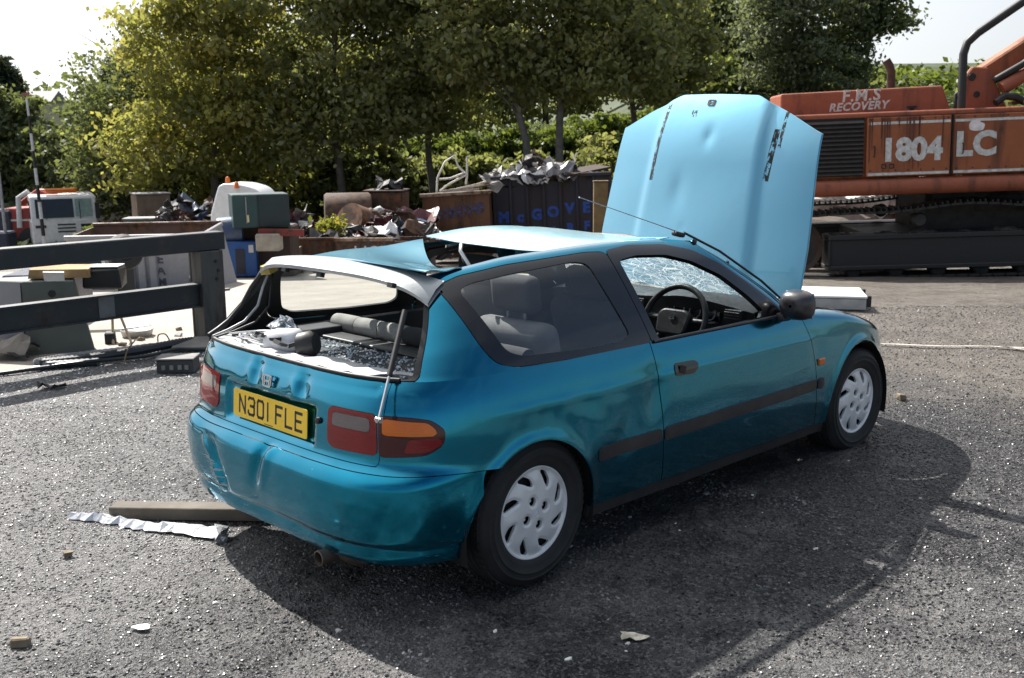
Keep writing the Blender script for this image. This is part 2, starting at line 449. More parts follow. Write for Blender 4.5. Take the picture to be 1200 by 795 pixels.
# pale concrete pad beyond the fence
CONC = N('sunny_concrete'); _v = CONC.coord(); _a = CONC.noise(1.1, 7, .65, _v); _b = CONC.noise(40, 5, .7, _v)
_c = CONC.mix(CONC.ramp(_a, .35, .65), (.27, .24, .205), (.38, .345, .30)); _c = CONC.mix(CONC.math('MULTIPLY', CONC.ramp(CONC.noise(3.5, 7, .7, _v), .56, .72), .55), _c, (.17, .15, .13))
CONC.prin(**{'Base Color': CONC.mix(.25, _c, _b, 'OVERLAY'), 'Roughness': .85, 'Normal': CONC.bump(_b, .5, .01)}); CONC = CONC.m
G, rr, dd = yard_sheet(np.linspace(-14, 4, 150), np.linspace(5.5, 22, 150), .012)
q = (0.045*np.sin(rr*5.3)+.03*np.sin(rr*11+1))
edge = [(-14, -1.0), (-6.2, 4.9), (-3.83, 7.45), (-2.75, 8.73), (-.6, 10.0), (1.6, 11.2), (2.6, 14), (2.2, 17), (-5, 20.5), (-14, 20.5)]
pp = np.stack([rr.ravel(), (dd+q).ravel()], 1); f_ = sdf(pp, edge)
P = grid_patch(G, np.stack([rr, dd, rr, dd], 2)); P.clip(f_); P.N = np.abs(P.N)*0+np.array([0, 0, 1.0]); o = P.build('concrete_pad', CONC, None, 0); o['kind'] = 'structure'

# ================================================================ leaves
def leaf_mat(name, c1, c2, c3, trans=.5, rough=.5):
    g = N(name); geo = g.n('NewGeometry'); rnd = geo.outputs['Random Per Island']
    n1 = g.noise(.55, 3, .5, g.coord())
    r = g.n('ValToRGB'); e = r.color_ramp.elements; e[0].color = c1+(1,); e[0].position = 0; e[1].color = c3+(1,); e[1].position = 1
    k = e.new(.6); k.color = c2+(1,); g.l(g.math('ADD', g.math('MULTIPLY', rnd, .65), g.math('MULTIPLY', g.ramp(n1, .35, .65), .35)), r.inputs[0])
    col = r.outputs[0]
    d_ = g.n('BsdfDiffuse'); g.l(col, d_.inputs[0]); t = g.n('BsdfTranslucent'); g.l(g.mix(.5, col, (.20, .20, .02), 'ADD'), t.inputs[0])
    gl = g.n('BsdfGlossy'); gl.inputs['Roughness'].default_value = rough; gl.inputs[0].default_value = (.5, .5, .5, 1)
    m = g.n('MixShader'); m.inputs[0].default_value = trans; g.l(d_.outputs[0], m.inputs[1]); g.l(t.outputs[0], m.inputs[2])
    m2 = g.n('MixShader'); m2.inputs[0].default_value = .06; g.l(m.outputs[0], m2.inputs[1]); g.l(gl.outputs[0], m2.inputs[2]); g.l(m2.outputs[0], g.out.inputs[0]); return g.m
LV = {
 'dark': leaf_mat('dark_brownish_leaves', (.120, .146, .052), (.195, .212, .078), (.29, .25, .095), .54),
 'yellow': leaf_mat('yellow_green_leaves', (.145, .165, .050), (.255, .250, .065), (.42, .33, .080), .60),
 'green': leaf_mat('green_leaves', (.060, .088, .040), (.100, .130, .055), (.145, .175, .070), .45),
 'grey': leaf_mat('grey_green_leaves', (.080, .105, .062), (.120, .150, .088), (.18, .205, .13), .45),
 'conifer': leaf_mat('conifer_needles', (.010, .024, .014), (.018, .036, .020), (.030, .052, .026), .15),
 'shrub': leaf_mat('sunny_shrub_leaves', (.050, .085, .016), (.095, .145, .024), (.16, .20, .040), .45),
}
BARK = plain('bark', (.105, .09, .075), .9, bump=.8, bscale=18, var=.4, scale=4)
BARKP = plain('pale_bark', (.16, .15, .14), .85, bump=.6, bscale=18, var=.35, scale=4)
def leaves_mesh(C, size, rng, flat=.0, asp=1.7):
    n = len(C); s = size*rng.uniform(.6, 1.4, n)
    a = rng.normal(size=(n, 3)); a[:, 2] *= (1-flat); a /= np.linalg.norm(a, axis=1, keepdims=True)
    b = rng.normal(size=(n, 3)); b -= a*(a*b).sum(1, keepdims=True); b /= np.linalg.norm(b, axis=1, keepdims=True)
    a = a*(s*asp/2)[:, None]; b = b*(s/2)[:, None]; nrm = np.cross(a, b); nrm /= np.linalg.norm(nrm, axis=1, keepdims=True)+1e-9
    V = np.stack([C-a, C+b+nrm*(s*.12)[:, None], C+a, C-b+nrm*(s*.12)[:, None]], 1).reshape(-1, 3)
    me = bpy.data.meshes.new('crown'); me.vertices.add(4*n); me.vertices.foreach_set('co', V.ravel())
    me.loops.add(4*n); me.loops.foreach_set('vertex_index', np.arange(4*n)); me.polygons.add(n); me.polygons.foreach_set('loop_start', np.arange(0, 4*n, 4)); me.update(calc_edges=True); me.validate()
    return me
def crown_points(rng, n, blobs, clump, per=100):
    """blobs: (x,y,z,rx,ry,rz); leaves gather in clumps near the outside of the blobs"""
    blobs = np.array(blobs, float); vol = blobs[:, 3]*blobs[:, 4]*blobs[:, 5]; k = max(1, n//per)
    w_ = rng.choice(len(blobs), k, p=vol/vol.sum()); u = rng.normal(size=(k, 3)); u /= np.linalg.norm(u, axis=1, keepdims=True)
    rad = rng.uniform(.12, 1.0, k)**.5*rng.uniform(.8, 1.16, k); c = blobs[w_, :3]+u*rad[:, None]*blobs[w_, 3:]
    P = np.repeat(c, per, 0); sc_ = np.repeat(rng.uniform(.55, 1.35, k), per)[:, None]
    P = P+rng.normal(size=P.shape)*np.array([1, 1, .45])*clump*sc_; return P
def limbs(mb, rng, base, top, r0, n, spread, zmin=.35, lean=0):
    P = [Vector(base)]; H = top-base[2]; off = Vector((rng.normal()*.03*H+lean, rng.normal()*.03*H, 0))
    for i in range(1, 7): t = i/6; P.append(Vector(base)+Vector((0, 0, H*t))+off*t+Vector((rng.normal(), rng.normal(), 0))*.012*H)
    mb.tube(P, [r0*(1.25 if i == 0 else 1)*(1-.80*i/6) for i in range(7)], 9)
    for k in range(n):
        t = rng.uniform(zmin, .95); i = int(t*6); a = P[i]+(P[min(i+1, 6)]-P[i])*(t*6-i); an = rng.uniform(0, 2*PI); l = spread*rng.uniform(.5, 1)*(1.15-t*.6)
        dr = Vector((math.cos(an), math.sin(an), rng.uniform(.35, .9))); q = a+dr*l*.5+Vector((0, 0, .06*l)); e = a+dr*l+Vector((rng.normal(), rng.normal(), 0))*.1*l
        rr_ = r0*(1-.75*t)*.5; mb.tube([a, q, e], [rr_, rr_*.6, rr_*.15], 6, caps=False)
def tree(kind, label, r, d, H, blobs, leaf, n, size, trunk=.18, clump=.42, bark=None, nl=18, spread=2.8, group=None, name='broadleaf_tree', cat='tree', stems=((0, 0, 0),), seed=0, zmin=.35, flat=.0):
    rng = np.random.default_rng(seed+int(abs(r)*100)+int(d*10)); t = thing(name, label, cat, r, d, None, 0, group)
    mb = MB()
    for sx, sy, ln in stems: limbs(mb, rng, (sx, sy, -.2), H*.86, trunk, nl, spread, zmin, ln)
    mb.build('trunk', bark or BARK, t, smooth=60)
    me = leaves_mesh(crown_points(rng, int(n*.78), blobs, clump*.92), size*.76, rng, flat); link_mesh('crown', me, LV[leaf], t); return t
def bush(label, r, d, blobs, leaf, n, size, clump=.16, group=None, name='bush', seed=0, z=None, cat='bush'):
    rng = np.random.default_rng(seed+int(abs(r)*130)+int(d*10)); t = thing(name, label, cat, r, d, z, 0, group); mb = MB()
    for k in range(7):
        bl = blobs[k % len(blobs)]; e = Vector((bl[0]+rng.normal()*bl[3]*.3, bl[1]+rng.normal()*bl[4]*.3, bl[2]+bl[5]*.3)); mb.tube([(bl[0]*.5, bl[1]*.5, -.1), (bl[0]*.8, bl[1]*.8, bl[2]*.5), e], [.035, .022, .008], 5)
    mb.build('stem', BARK, t, smooth=60); me = leaves_mesh(crown_points(rng, n, blobs, clump), size, rng); link_mesh('foliage', me, LV[leaf], t); return t
# big trees behind the scrap (r, d from the standpoint)
B = lambda *a: a
tree('b', 'tall yellow-tinged tree above the green container, leaning over the left of the yard', -9.8, 33.5, 10.5, [(-.6, 0, 5.2, 2.6, 2.4, 3.2), (.8, 0, 8, 2.4, 2.4, 2.6), (-1.6, -.6, 3.0, 1.6, 1.5, 1.4), (1.5, .3, 4.2, 1.8, 1.8, 2.2)], 'yellow', 34000, .15, .17)
tree('b', 'mid-green tree left of the yellow-tinged tree, behind the brown box', -13.2, 37, 7.8, [(0, 0, 4.0, 2.2, 2.2, 2.6), (1.2, 0, 5.6, 1.8, 1.8, 1.8), (-1.2, 0, 3.0, 1.5, 1.4, 1.5), (.2, -.5, 1.9, 2.4, 1.4, 1.3)], 'green', 24000, .15, .15)
tree('b', 'dark brown-green tree over the rusty drum, crown beyond the top edge', -5.6, 34, 11.0, [(0, 0, 6.4, 2.8, 2.6, 3.2), (.5, 0, 9, 2.6, 2.6, 2.4), (-1.6, -.4, 4.4, 1.8, 1.8, 1.6), (1.6, -.2, 4.6, 1.9, 1.8, 1.7)], 'dark', 34000, .16, .16, spread=2.6)
tree('b', 'dark tree with a slender stem left of the white scrap frame', -2.6, 35.5, 11.0, [(0, 0, 6.8, 2.6, 2.6, 3.0), (0, 0, 9.6, 2.4, 2.4, 2.2), (-1.0, -.5, 4.9, 1.8, 1.6, 1.3)], 'dark', 28000, .16, .15)
tree('b', 'large dark tree with a forked pale trunk rising behind the long rusty skip', 1.2, 33, 11.5, [(-1.6, 0, 6.6, 2.6, 2.4, 2.2), (1.6, 0, 6.4, 2.7, 2.4, 2.2), (0, 0, 9.2, 3.0, 2.8, 2.4), (-.4, -.7, 5.2, 2.2, 1.4, 1.0), (3.0, 0, 5.6, 1.7, 1.6, 1.2)], 'dark', 40000, .16, .17, bark=BARKP, stems=((-.28, 0, -1.0), (.22, 0, .8)), nl=16, spread=3.2, zmin=.4)
tree('b', 'dark spreading tree just left of the raised bonnet', 4.4, 36, 10.2, [(0, 0, 6.2, 2.6, 2.4, 2.2), (-.8, 0, 8.6, 2.6, 2.4, 2.2), (1.3, 0, 4.8, 1.7, 1.6, 1.2)], 'dark', 26000, .16, .16, zmin=.45)
tree('b', 'fresh green tree above the bonnet, beyond the dark trees', 9.0, 47, 8.2, [(0, 0, 1.6, 2.6, 2.2, 2.2), (-1.8, 0, 2.4, 2.0, 1.8, 1.9), (1.2, 0, .8, 2.2, 1.8, 1.6), (.3, 0, 3.0, 1.8, 1.6, 1.3)], 'green', 22000, .17, .15)
tree('b', 'grey-green willow-like tree above the hood of the digger', 11.4, 41, 7.2, [(-.6, 0, 2.6, 2.2, 2.0, 2.2), (.9, 0, 3.6, 1.7, 1.8, 2.4), (0, 0, 1.0, 2.5, 1.8, 1.2), (-1.4, 0, 5.0, 1.6, 1.6, 1.6)], 'grey', 26000, .14, .14)
tree('b', 'thin dark-stemmed tree against the white sky right of the willow-like tree', 14.1, 41.5, 5.6, [(-.3, 0, 3.6, 1.4, 1.3, .9), (.7, 0, 3.3, 1.1, 1.0, .6), (-.9, 0, 2.4, 1.0, 1.0, .7), (.1, 0, 4.6, 1.5, 1.2, .8), (-.8, 0, 1.4, .8, .8, .5)], 'green', 11000, .16, .10, nl=12, spread=1.8, zmin=.4)
tree('b', 'leafy tree hanging into the top right corner', 16.3, 29, 7.0, [(-.6, 0, 4.75, 1.5, 1.4, .75), (.6, 0, 4.9, 1.8, 1.8, 1.1), (1.6, 0, 4.6, 1.6, 1.6, 1.1)], 'green', 13000, .13, .13, zmin=.55)
for r_, d_, h_, lb in ((-21.9, 45, 5.5, 'dark blue-green conifer at the far left behind the striped pole'), (-19.2, 52, 5.2, 'smaller dark conifer between the far house and the mid-green tree')):
    rng = np.random.default_rng(int(d_)); t = thing('conifer_tree', lb, 'tree', r_, d_); mb = MB(); limbs(mb, rng, (0, 0, -.2), h_, .16, 26, 1.6, .15); mb.build('trunk', BARK, t, smooth=60)
    k = 420; zc = rng.uniform(.4, h_, k); rad = (1-zc/h_)**.8*2.2+.15; an = rng.uniform(0, 2*PI, k); u_ = rng.uniform(.3, 1, k)**.5
    c = np.stack([np.cos(an)*rad*u_, np.sin(an)*rad*u_, zc-.15*rad*u_], 1); P = np.repeat(c, 45, 0)+rng.normal(size=(k*45, 3))*np.array([.22, .22, .12]); link_mesh('crown', leaves_mesh(P, .11, rng, 0, 3.0), LV['conifer'], t)
tree('b', 'dark tree at the left edge behind the conifers', -25.5, 49, 6.2, [(0, 0, 3.6, 2.6, 2.2, 2.2), (1.8, 0, 2.4, 2.0, 1.8, 1.6)], 'green', 14000, .17, .15)
for r_, d_, h_, lb in ((-20, 62, 7.5, 'distant dark tree on the hill behind the mid-green tree'), (-11.5, 60, 8.5, 'distant dark tree on the hill behind the yellow-tinged tree'), (-4.5, 62, 8.8, 'distant dark tree on the hill behind the slender stems'), (2.0, 60, 8.6, 'distant dark tree on the hill behind the forked trunk'), (8.0, 62, 8.4, 'distant dark tree on the hill behind the raised bonnet')):
    tree('b', lb, r_, d_, h_, [(0, 0, 2.6, 4.0, 2.0, 2.6), (1.5, 0, 4.8, 3.0, 2.0, 2.4), (-2.0, 0, 4.4, 2.6, 2.0, 2.2)], 'dark', 12000, .30, .22, clump=.6)
# sunlit shrubs on the bank seen under the trees, and dark undergrowth
k = 0
for r_, d_, s_, lb in ((-3.0, 44.5, 1.0, 'sunlit shrub on the bank seen between the two slender stems'), (-.2, 44, 1.15, 'sunlit shrub on the bank left of the forked trunk'), (3.0, 44, 1.1, 'sunlit shrub on the bank right of the forked trunk'), (5.6, 44.5, 1.2, 'sunlit shrub on the bank beside the raised bonnet'), (7.8, 43, 1.3, 'pale green shrub on the bank above the bonnet edge')):
    bush(lb, r_, d_, [(0, 0, .7*s_, 1.7*s_, 1.0, .9*s_), (.9, 0, .9*s_, 1.0, .8, .8*s_), (-1.0, .2, .6*s_, 1.0, .8, .7*s_)], 'shrub', 9000, .13, .20)
for r_, d_, s_, lb in ((-9.0, 36.5, 1.3, 'dark undergrowth behind the blue machine'), (-6.0, 37, 1.4, 'dark undergrowth behind the rusty drum'), (-3.4, 37, 1.5, 'dark undergrowth behind the crushed purple wreck'), (-.8, 37.5, 1.25, 'dark undergrowth behind the white scrap frame'), (2.6, 36.5, 1.2, 'dark undergrowth right of the forked trunk'), (4.6, 37, 1.25, 'dark undergrowth behind the timber post'), (-12, 38.5, 1.5, 'dark undergrowth below the mid-green tree'), (-16.5, 41, 1.4, 'dark undergrowth behind the white lorry cab'), (-20.5, 43, 1.5, 'dark undergrowth behind the red skip loader')):
    bush(lb, r_, d_, [(0, 0, 1.1*s_, 2.0*s_, 1.1, 1.3*s_), (1.2, 0, 1.8*s_, 1.2, .9, 1.1*s_), (-1.3, .2, 1.6*s_, 1.2, .9, 1.1*s_), (.1, .3, 2.4*s_, 1.3, .9, .9*s_)] if r_ < -5 else [(0, 0, 1.0*s_, 2.0*s_, 1.1, 1.1*s_), (1.2, 0, 1.4*s_, 1.1, .9, .9*s_), (-1.3, .2, 1.2*s_, 1.1, .9, .9*s_)], 'dark' if r_ > -5 else ('yellow' if int(r_) % 2 else 'green'), 12000, .14, .24)
# bramble bank behind the digger
for r_, d_, s_, lb in ((9.6, 27.5, .75, 'bramble bush behind the digger hood, left of the exhaust pipe'), (11.5, 28, .85, 'bramble bush right behind the exhaust pipe'), (13.0, 27.5, .95, 'bramble bush left of the black guard rail of the digger'), (14.6, 28.5, 1.0, 'bramble bush under the digger boom'), (16.3, 28, 1.1, 'bramble bush at the right edge behind the boom'), (7.6, 30, .9, 'bramble bush behind the bonnet and the digger hood'), (18.0, 28.5, 1.15, 'bramble bush beyond the right edge behind the digger')):
    bush(lb, r_, d_, [(0, 0, .25*s_, 1.3, .9, .65*s_), (.6, -.1, .45*s_, .8, .7, .5*s_), (-.7, 0, .30*s_, .8, .7, .55*s_)], 'green' if int(r_) % 2 else 'grey', 9000, .09, .15, name='bramble_bush')
bush('bright green bush growing between the lorry cab and the ribbed grey skip', -11.4, 29, [(0, 0, .45, .7, .5, .42), (.5, 0, .4, .45, .4, .3), (-.4, 0, .55, .4, .4, .3)], 'shrub', 4200, .085, .11)
bush('yellow-green bush growing behind the red skip loader', -15.6, 35.2, [(0, 0, .9, .45, .4, .75), (.2, 0, 1.5, .3, .3, .4)], 'shrub', 2400, .09, .12)
# weeds and ground cover over the bank
G, rr, dd = yard_sheet(np.linspace(-500, 500, 160), spaced(33.5, [(60, 40), (150, 20), (890, 8)]), .03)
mb = MB(); mb.sheet(list(G)); mb.build('meadow', plain('rough_grass', (.045, .062, .022), .9, var=.5, scale=.6, bump=.6, bscale=3), smooth=180, kind='structure')
def grow(n, r0, r1, d0, d1, size, hmax, leaf, name):
    rng = np.random.default_rng(n); r_ = rng.uniform(r0, r1, n); d_ = d0+(d1-d0)*rng.uniform(0, 1, n)**1.3; z_ = terrain(r_, d_)
    hh = hmax*(.35+.65*np.clip(np.sin(r_*1.7+np.sin(d_*1.1)*2)*.5+np.sin(d_*2.1+r_*.6)*.35+.4, 0, 1))
    C = np.stack([CAM.x+rt.x*r_+math.cos(YAW)*d_, CAM.y+rt.y*r_+math.sin(YAW)*d_, z_+hh*rng.uniform(0, 1, n)**1.4], 1)
    o = link_mesh(name, leaves_mesh(C, size, rng, .3), LV[leaf]); o['kind'] = 'stuff'
grow(60000, -32, 16, 33.5, 52, .20, .75, 'green', 'ground_cover')
grow(26000, 5.5, 22, 23.2, 30, .13, .5, 'green', 'bank_weeds')
grow(16000, 5.5, 26, 30, 46, .20, .7, 'shrub', 'bank_grass')
# far wooded hill with a house
mb = MB()
hill = [[yw(-140+200*c, 115+35*a, 2.0+(4.5+1.2*math.sin(c*9))*math.sin(PI*.5*a)) for c in np.linspace(0, 1, 40)] for a in np.linspace(0, 1, 10)]
mb.sheet(hill); mb.build('hill', plain('meadow', (.06, .085, .03), .9, scale=.2), smooth=180, kind='structure')
rng = np.random.default_rng(5); P = []
for k in range(46):
    c_ = np.array(yw(-120+k*3.6+rng.normal()*1.5, 142+rng.normal()*3, 0)); P.append(np.array([c_[0], c_[1], 7.4+rng.normal()*.8])+rng.normal(size=(260, 3))*np.array([2.1, 2.1, 1.4])*rng.uniform(.7, 1.2))
o = link_mesh('far_wood', leaves_mesh(np.concatenate(P), .6, rng), LV['green']); o['kind'] = 'stuff'
h = thing('house', 'far house with a pale gable and slate roof among the left trees', 'house', -51.5, 112, 5.0)
mb = MB(); mb.bb(-2.3, 2.3, 0, 4, -2, 1.2); mb.build('wall', plain('cream_render', (.45, .40, .30), .8), h)
mb = MB(); mb.add([(-2.6, -.2, 1.2), (2.6, -.2, 1.2), (2.6, 4.2, 1.2), (-2.6, 4.2, 1.2), (-2.6, 2, 2.4), (2.6, 2, 2.4)], [(0, 1, 5, 4), (2, 3, 4, 5), (0, 4, 3), (1, 2, 5), (0, 3, 2, 1)]); mb.build('roof', plain('slate', (.12, .12, .13), .7), h)
mb = MB(); mb.bb(-.4, .4, -.05, 0, .1, .8); mb.build('window', plain('dark_window', (.02, .02, .025), .1), h)
# ================================================================ the scrapyard behind
RUSTY = worn('rusty_brown_steel', (.085, .050, .034), (.15, .062, .026), .55, 3.5, streak=True)
DKRUST = worn('dark_rust_steel', (.050, .036, .030), (.10, .045, .022), .45, 4, streak=True)
ORANGE = worn('faded_orange_paint', (.33, .098, .034), (.15, .055, .03), .43, 3.0, .6, True, dark=(.09, .035, .02))
ORANGE2 = worn('faded_red_orange_paint', (.33, .092, .045), (.17, .065, .045), .42, 3.4, .6, True, dark=(.12, .04, .025))
BLACKST = worn('black_steel', (.018, .018, .020), (.05, .035, .025), .30, 5, .5)
GREASE = plain('greasy_steel', (.030, .028, .027), .6, .3, var=.5, scale=6, bump=.6, bscale=30)
WHITEP = plain('faded_white_lettering', (.55, .54, .52), .6, var=.3, scale=14)
def R2(x=0, y=0, z=0): return Euler((x, y, z)).to_matrix()
# ---- digger ------------------------------------------------------------
EX = thing('excavator', 'big faded orange tracked digger marked 1804 LC standing behind the car', 'excavator', 4.72, 16.2, tz(6, 16.2)-.09, math.radians(-5))
EX.rotation_euler.y = math.radians(-1.7)
def ex(name, mb, m, par=EX, **k): return mb.build(name, m, par, **k)
XR = 6.0
mb = MB(); mb.bb(-.5, XR, .05, 2.7, 1.62, 2.60); ex('engine_house', mb, ORANGE, bevel=.03)
mb = MB(); n_ = 10; prof = [(.06+.135*math.cos(a), 1.485+.135*math.sin(a)) for a in np.linspace(0, 2*PI, 17)[:-1]]
mb.prism(prof, XR+.5, Matrix(((0, 0, 1, -.5), (1, 0, 0, 0), (0, 1, 0, 0), (0, 0, 0, 1)))); ex('bottom_beam', mb, ORANGE2, smooth=40)
mb = MB(); mb.bb(-.5, XR, .0, .10, 2.54, 2.63); ex('top_rail', mb, ORANGE2, bevel=.035, seg=3)
mb = MB(); mb.bb(-.3, .83, .0, .05, 1.66, 2.55); GRL = ex('grille_panel', mb, LINER)
for k in range(13):
    mb = MB(); mb.box((.27, -.015, 1.70+k*.066), (1.10, .06, .010), (.75, 0, 0)); ex('slat', mb, plain('dark_slat', (.045, .038, .034), .6), GRL)
for x0, x1, nm in ((.87, 2.13, 'door_panel'), (2.16, XR-.4, 'door_panel')):
    mb = MB(); mb.bb(x0, x1, -.035, .05, 1.645, 2.545); pn = ex(nm, mb, ORANGE, bevel=.012)
    mb = MB(); mb.bb(x0+.02, x1-.02, -.040, -.03, 2.435, 2.475); ex('white_stripe', mb, WHITEP, pn)
    mb = MB(); mb.bb(x0+.02, x1-.02, -.040, -.03, 1.66, 1.70); ex('white_stripe', mb, WHITEP, pn)
    if x0 < 1:
        text_obj('lettering', '1804', .47, WHITEP, pn, frame((1.54, -.041, 2.03), (1, 0, 0), (0, 0, 1)), bold=.022, extrude=.002, space=.98)
        for q in (1.13, 1.25):
            mb = MB()
            for a_, b_ in (((-.03, -.03), (.03, -.03)), ((.03, -.03), (.03, .03)), ((.03, .03), (-.03, .03)), ((-.03, .03), (-.03, -.03))): mb.tube([(q+a_[0], -.042, 1.80+a_[1]), (q+b_[0], -.042, 1.80+b_[1])], .008, 5)
            ex('latch', mb, BLACKST, pn)
    else:
        text_obj('lettering', 'LC', .49, WHITEP, pn, frame((2.50, -.041, 2.08), (1, 0, 0), (0, 0, 1)), bold=.024, extrude=.002, space=1.05)
        mb = MB(); mb.prism(rounded([(-.11, -.06), (-.03, -.085), (.10, -.075), (.12, .02), (.05, .05), (.02, .09), (-.08, .075), (-.12, .02)], .03), .003, frame((2.50, -.039, 2.37), (1, 0, 0), (0, 0, 1))); ex('peeled_sticker', mb, plain('pale_sticker', (.72, .66, .66), .6), pn)
mb = MB(); mb.bb(2.138, 2.152, -.045, .0, 1.64, 2.56); ex('door_gap', mb, LINER)
# oil runs down the panel are narrow stains of their own
mb = MB()
for k in range(15):
    x_ = RNG.uniform(.9, 2.1); l_ = RNG.uniform(.15, .8); w_ = RNG.uniform(.006, .016); mb.add([(x_-w_, -.0425, 2.54), (x_+w_, -.0425, 2.54), (x_+w_*.4, -.0425, 2.54-l_), (x_-w_*.4, -.0425, 2.54-l_)], [(0, 1, 2, 3)])
o = ex('oil_run', mb, plain('oil_stain', (.10, .030, .014), .5, var=.4)); o['kind'] = 'stuff'
for k, x_ in enumerate(list(np.linspace(.93, 2.07, 7))+list(np.linspace(2.22, 5.4, 14))):
    for z_ in (1.735, 2.51):
        mb = MB(); mb.lathe([(0, .008), (.011, .008), (.013, 0)], frame((x_, -.036, z_), (1, 0, 0), (0, 0, 1)), 6); ex('bolt', mb, BLACKST)
for x_ in (.98, 2.30):
    mb = MB(); mb.tube([(x_, -.035, 1.95), (x_, -.075, 1.96), (x_, -.075, 2.10), (x_, -.035, 2.11)], .010, 6); ex('panel_handle', mb, BLACKST, smooth=50)
# hood with the yard owner's lettering
mb = MB(); mb.prism([(-.35, 2.5), (2.34, 2.5), (2.16, 3.01), (-.35, 2.98)], -1.1, Matrix(((1, 0, 0, 0), (0, 0, -1, .55), (0, 1, 0, 0), (0, 0, 0, 1)))); hood = ex('hood', mb, ORANGE2, bevel=.035, seg=2)
text_obj('lettering', 'F.M.S', .25, WHITEP, hood, frame((.90, .548, 2.90), (1, 0, .015), (0, 0, 1)), bold=.006, extrude=.003, space=1.12, shear=.12)
text_obj('lettering', 'RECOVERY', .175, WHITEP, hood, frame((.86, .548, 2.735), (1, 0, .02), (0, 0, 1)), bold=.006, extrude=.003, space=1.08, shear=.25)
mb = MB(); mb.bb(1.66, 1.72, .54, .56, 2.54, 2.70); mb.bb(1.62, 1.76, .53, .56, 2.68, 2.71); ex('hood_latch', mb, GREASE, hood)
mb = MB(); mb.tube([(1.56, 1.3, 2.85), (1.56, 1.3, 3.28), (1.53, 1.3, 3.38), (1.47, 1.3, 3.48)], .07, 12); ex('exhaust_pipe', mb, DKRUST, smooth=60)
# black guard rail, boom with its foot and ram
mb = MB(); mb.tube([(2.35, .25, 2.60), (2.35, .25, 3.45), (2.40, .25, 3.62), (2.55, .25, 3.76), (3.55, .25, 4.42), (4.4, .25, 4.95)], .065, 8); mb.tube([(3.45, .25, 4.36), (3.48, .25, 4.0), (3.5, .3, 3.7)], .03, 8); ex('guard_rail', mb, BLACKST, smooth=50)
mb = MB(); mb.prism([(2.45, 2.6), (3.18, 2.62), (3.0, 3.0), (2.86, 3.26), (2.62, 3.28), (2.46, 3.05)], -.10, Matrix(((1, 0, 0, 0), (0, 0, -1, .62), (0, 1, 0, 0), (0, 0, 0, 1)))); bf = ex('boom_foot', mb, ORANGE2, bevel=.02)
mb = MB(); mb.lathe([(0, .01), (.055, .01), (.06, 0)], frame((2.62, .615, 3.12), (1, 0, 0), (0, 0, 1)), 14); ex('pivot_pin', mb, GREASE, bf)
mb = MB(); mb.lathe([(0, .01), (.045, .01), (.05, 0)], frame((2.70, .615, 2.85), (1, 0, 0), (0, 0, 1)), 14); ex('pivot_pin', mb, GREASE, bf)
mb = MB(); mb.prism([(2.66, 3.0), (2.80, 3.26), (3.9, 3.95), (6.2, 5.3), (6.3, 4.95), (3.6, 3.46), (2.95, 3.02)], -.45, Matrix(((1, 0, 0, 0), (0, 0, -1, .78), (0, 1, 0, 0), (0, 0, 0, 1)))); ex('boom', mb, ORANGE, bevel=.03)
mb = MB(); mb.tube([(3.05, .55, 2.92), (4.6, .55, 3.85)], .11, 12); ex('ram_cylinder', mb, ORANGE2, smooth=60)
mb = MB(); mb.tube([(2.95, .60, 3.05), (3.4, .45, 3.32), (3.9, .5, 3.62), (4.6, .5, 4.1)], .055, 8); ex('hydraulic_hose', mb, RUBBER, smooth=60)
mb = MB(); mb.tube([(2.30, .35, 2.65), (2.28, .3, 2.85), (2.36, .3, 2.95), (2.40, .3, 2.75), (2.34, .3, 2.62)], .035, 8); ex('hydraulic_hose', mb, RUBBER, smooth=60)
mb = MB(); mb.tube([(2.9, .35, 2.70), (3.05, .4, 2.80), (3.2, .35, 2.78), (3.35, .4, 2.70)], .06, 8); ex('hydraulic_hose', mb, RUBBER, smooth=60)
for k in range(3):
    mb = MB(); mb.box((4.4, .4+.24*k, 2.72+.05*(k % 2)), (2.2, .2, .05), (0, -.02, 0)); ex('plank', mb, plain('weathered_wood', (.17, .13, .085), .85, var=.35, scale=6), bevel=.006)
# slew ring and tracks
mb = MB(); mb.bb(2.1, 4.3, .6, 2.4, 1.12, 1.40); mb.lathe([(0, 1.36), (.9, 1.36), (.95, 1.25), (.9, 1.0), (0, 1.0)], Matrix.Translation((3.2, 1.5, 0)), 32); ex('slew_ring', mb, GREASE)
TRP = []     # centre line of the near track: a sagging loop
x0, x1 = -.15, 6.5; r0 = .50
for a in np.linspace(PI*.5, PI*1.5, 14): TRP.append((x0+.0+r0*math.cos(a), .56+r0*math.sin(a)))
for x_ in np.linspace(x0+.3, x1-.3, 30): TRP.append((x_, .06))
for a in np.linspace(-PI*.5, PI*.5, 14): TRP.append((x1+r0*math.cos(a), .56+r0*math.sin(a)))
for x_ in np.linspace(x1-.3, x0+.3, 30): TRP.append((x_, 1.06+.13*math.exp(-((x_-2.6)/1.5)**2)-.035*math.sin((x_-.5)*1.6)**2))
TRP = np.array(TRP); seg = np.r_[0, np.cumsum(np.hypot(*np.diff(np.vstack([TRP, TRP[:1]]), axis=0).T))]
shoe_me = MB(); shoe_me.box((0, 0, 0), (.172, .56, .035)); shoe_me.box((-.05, 0, -.040), (.022, .56, .05)); shoe_me.box((.03, 0, -.035), (.02, .56, .04)); shoe_me = shoe_me.mesh('shoe'); shoe_me.materials.append(GREASE)
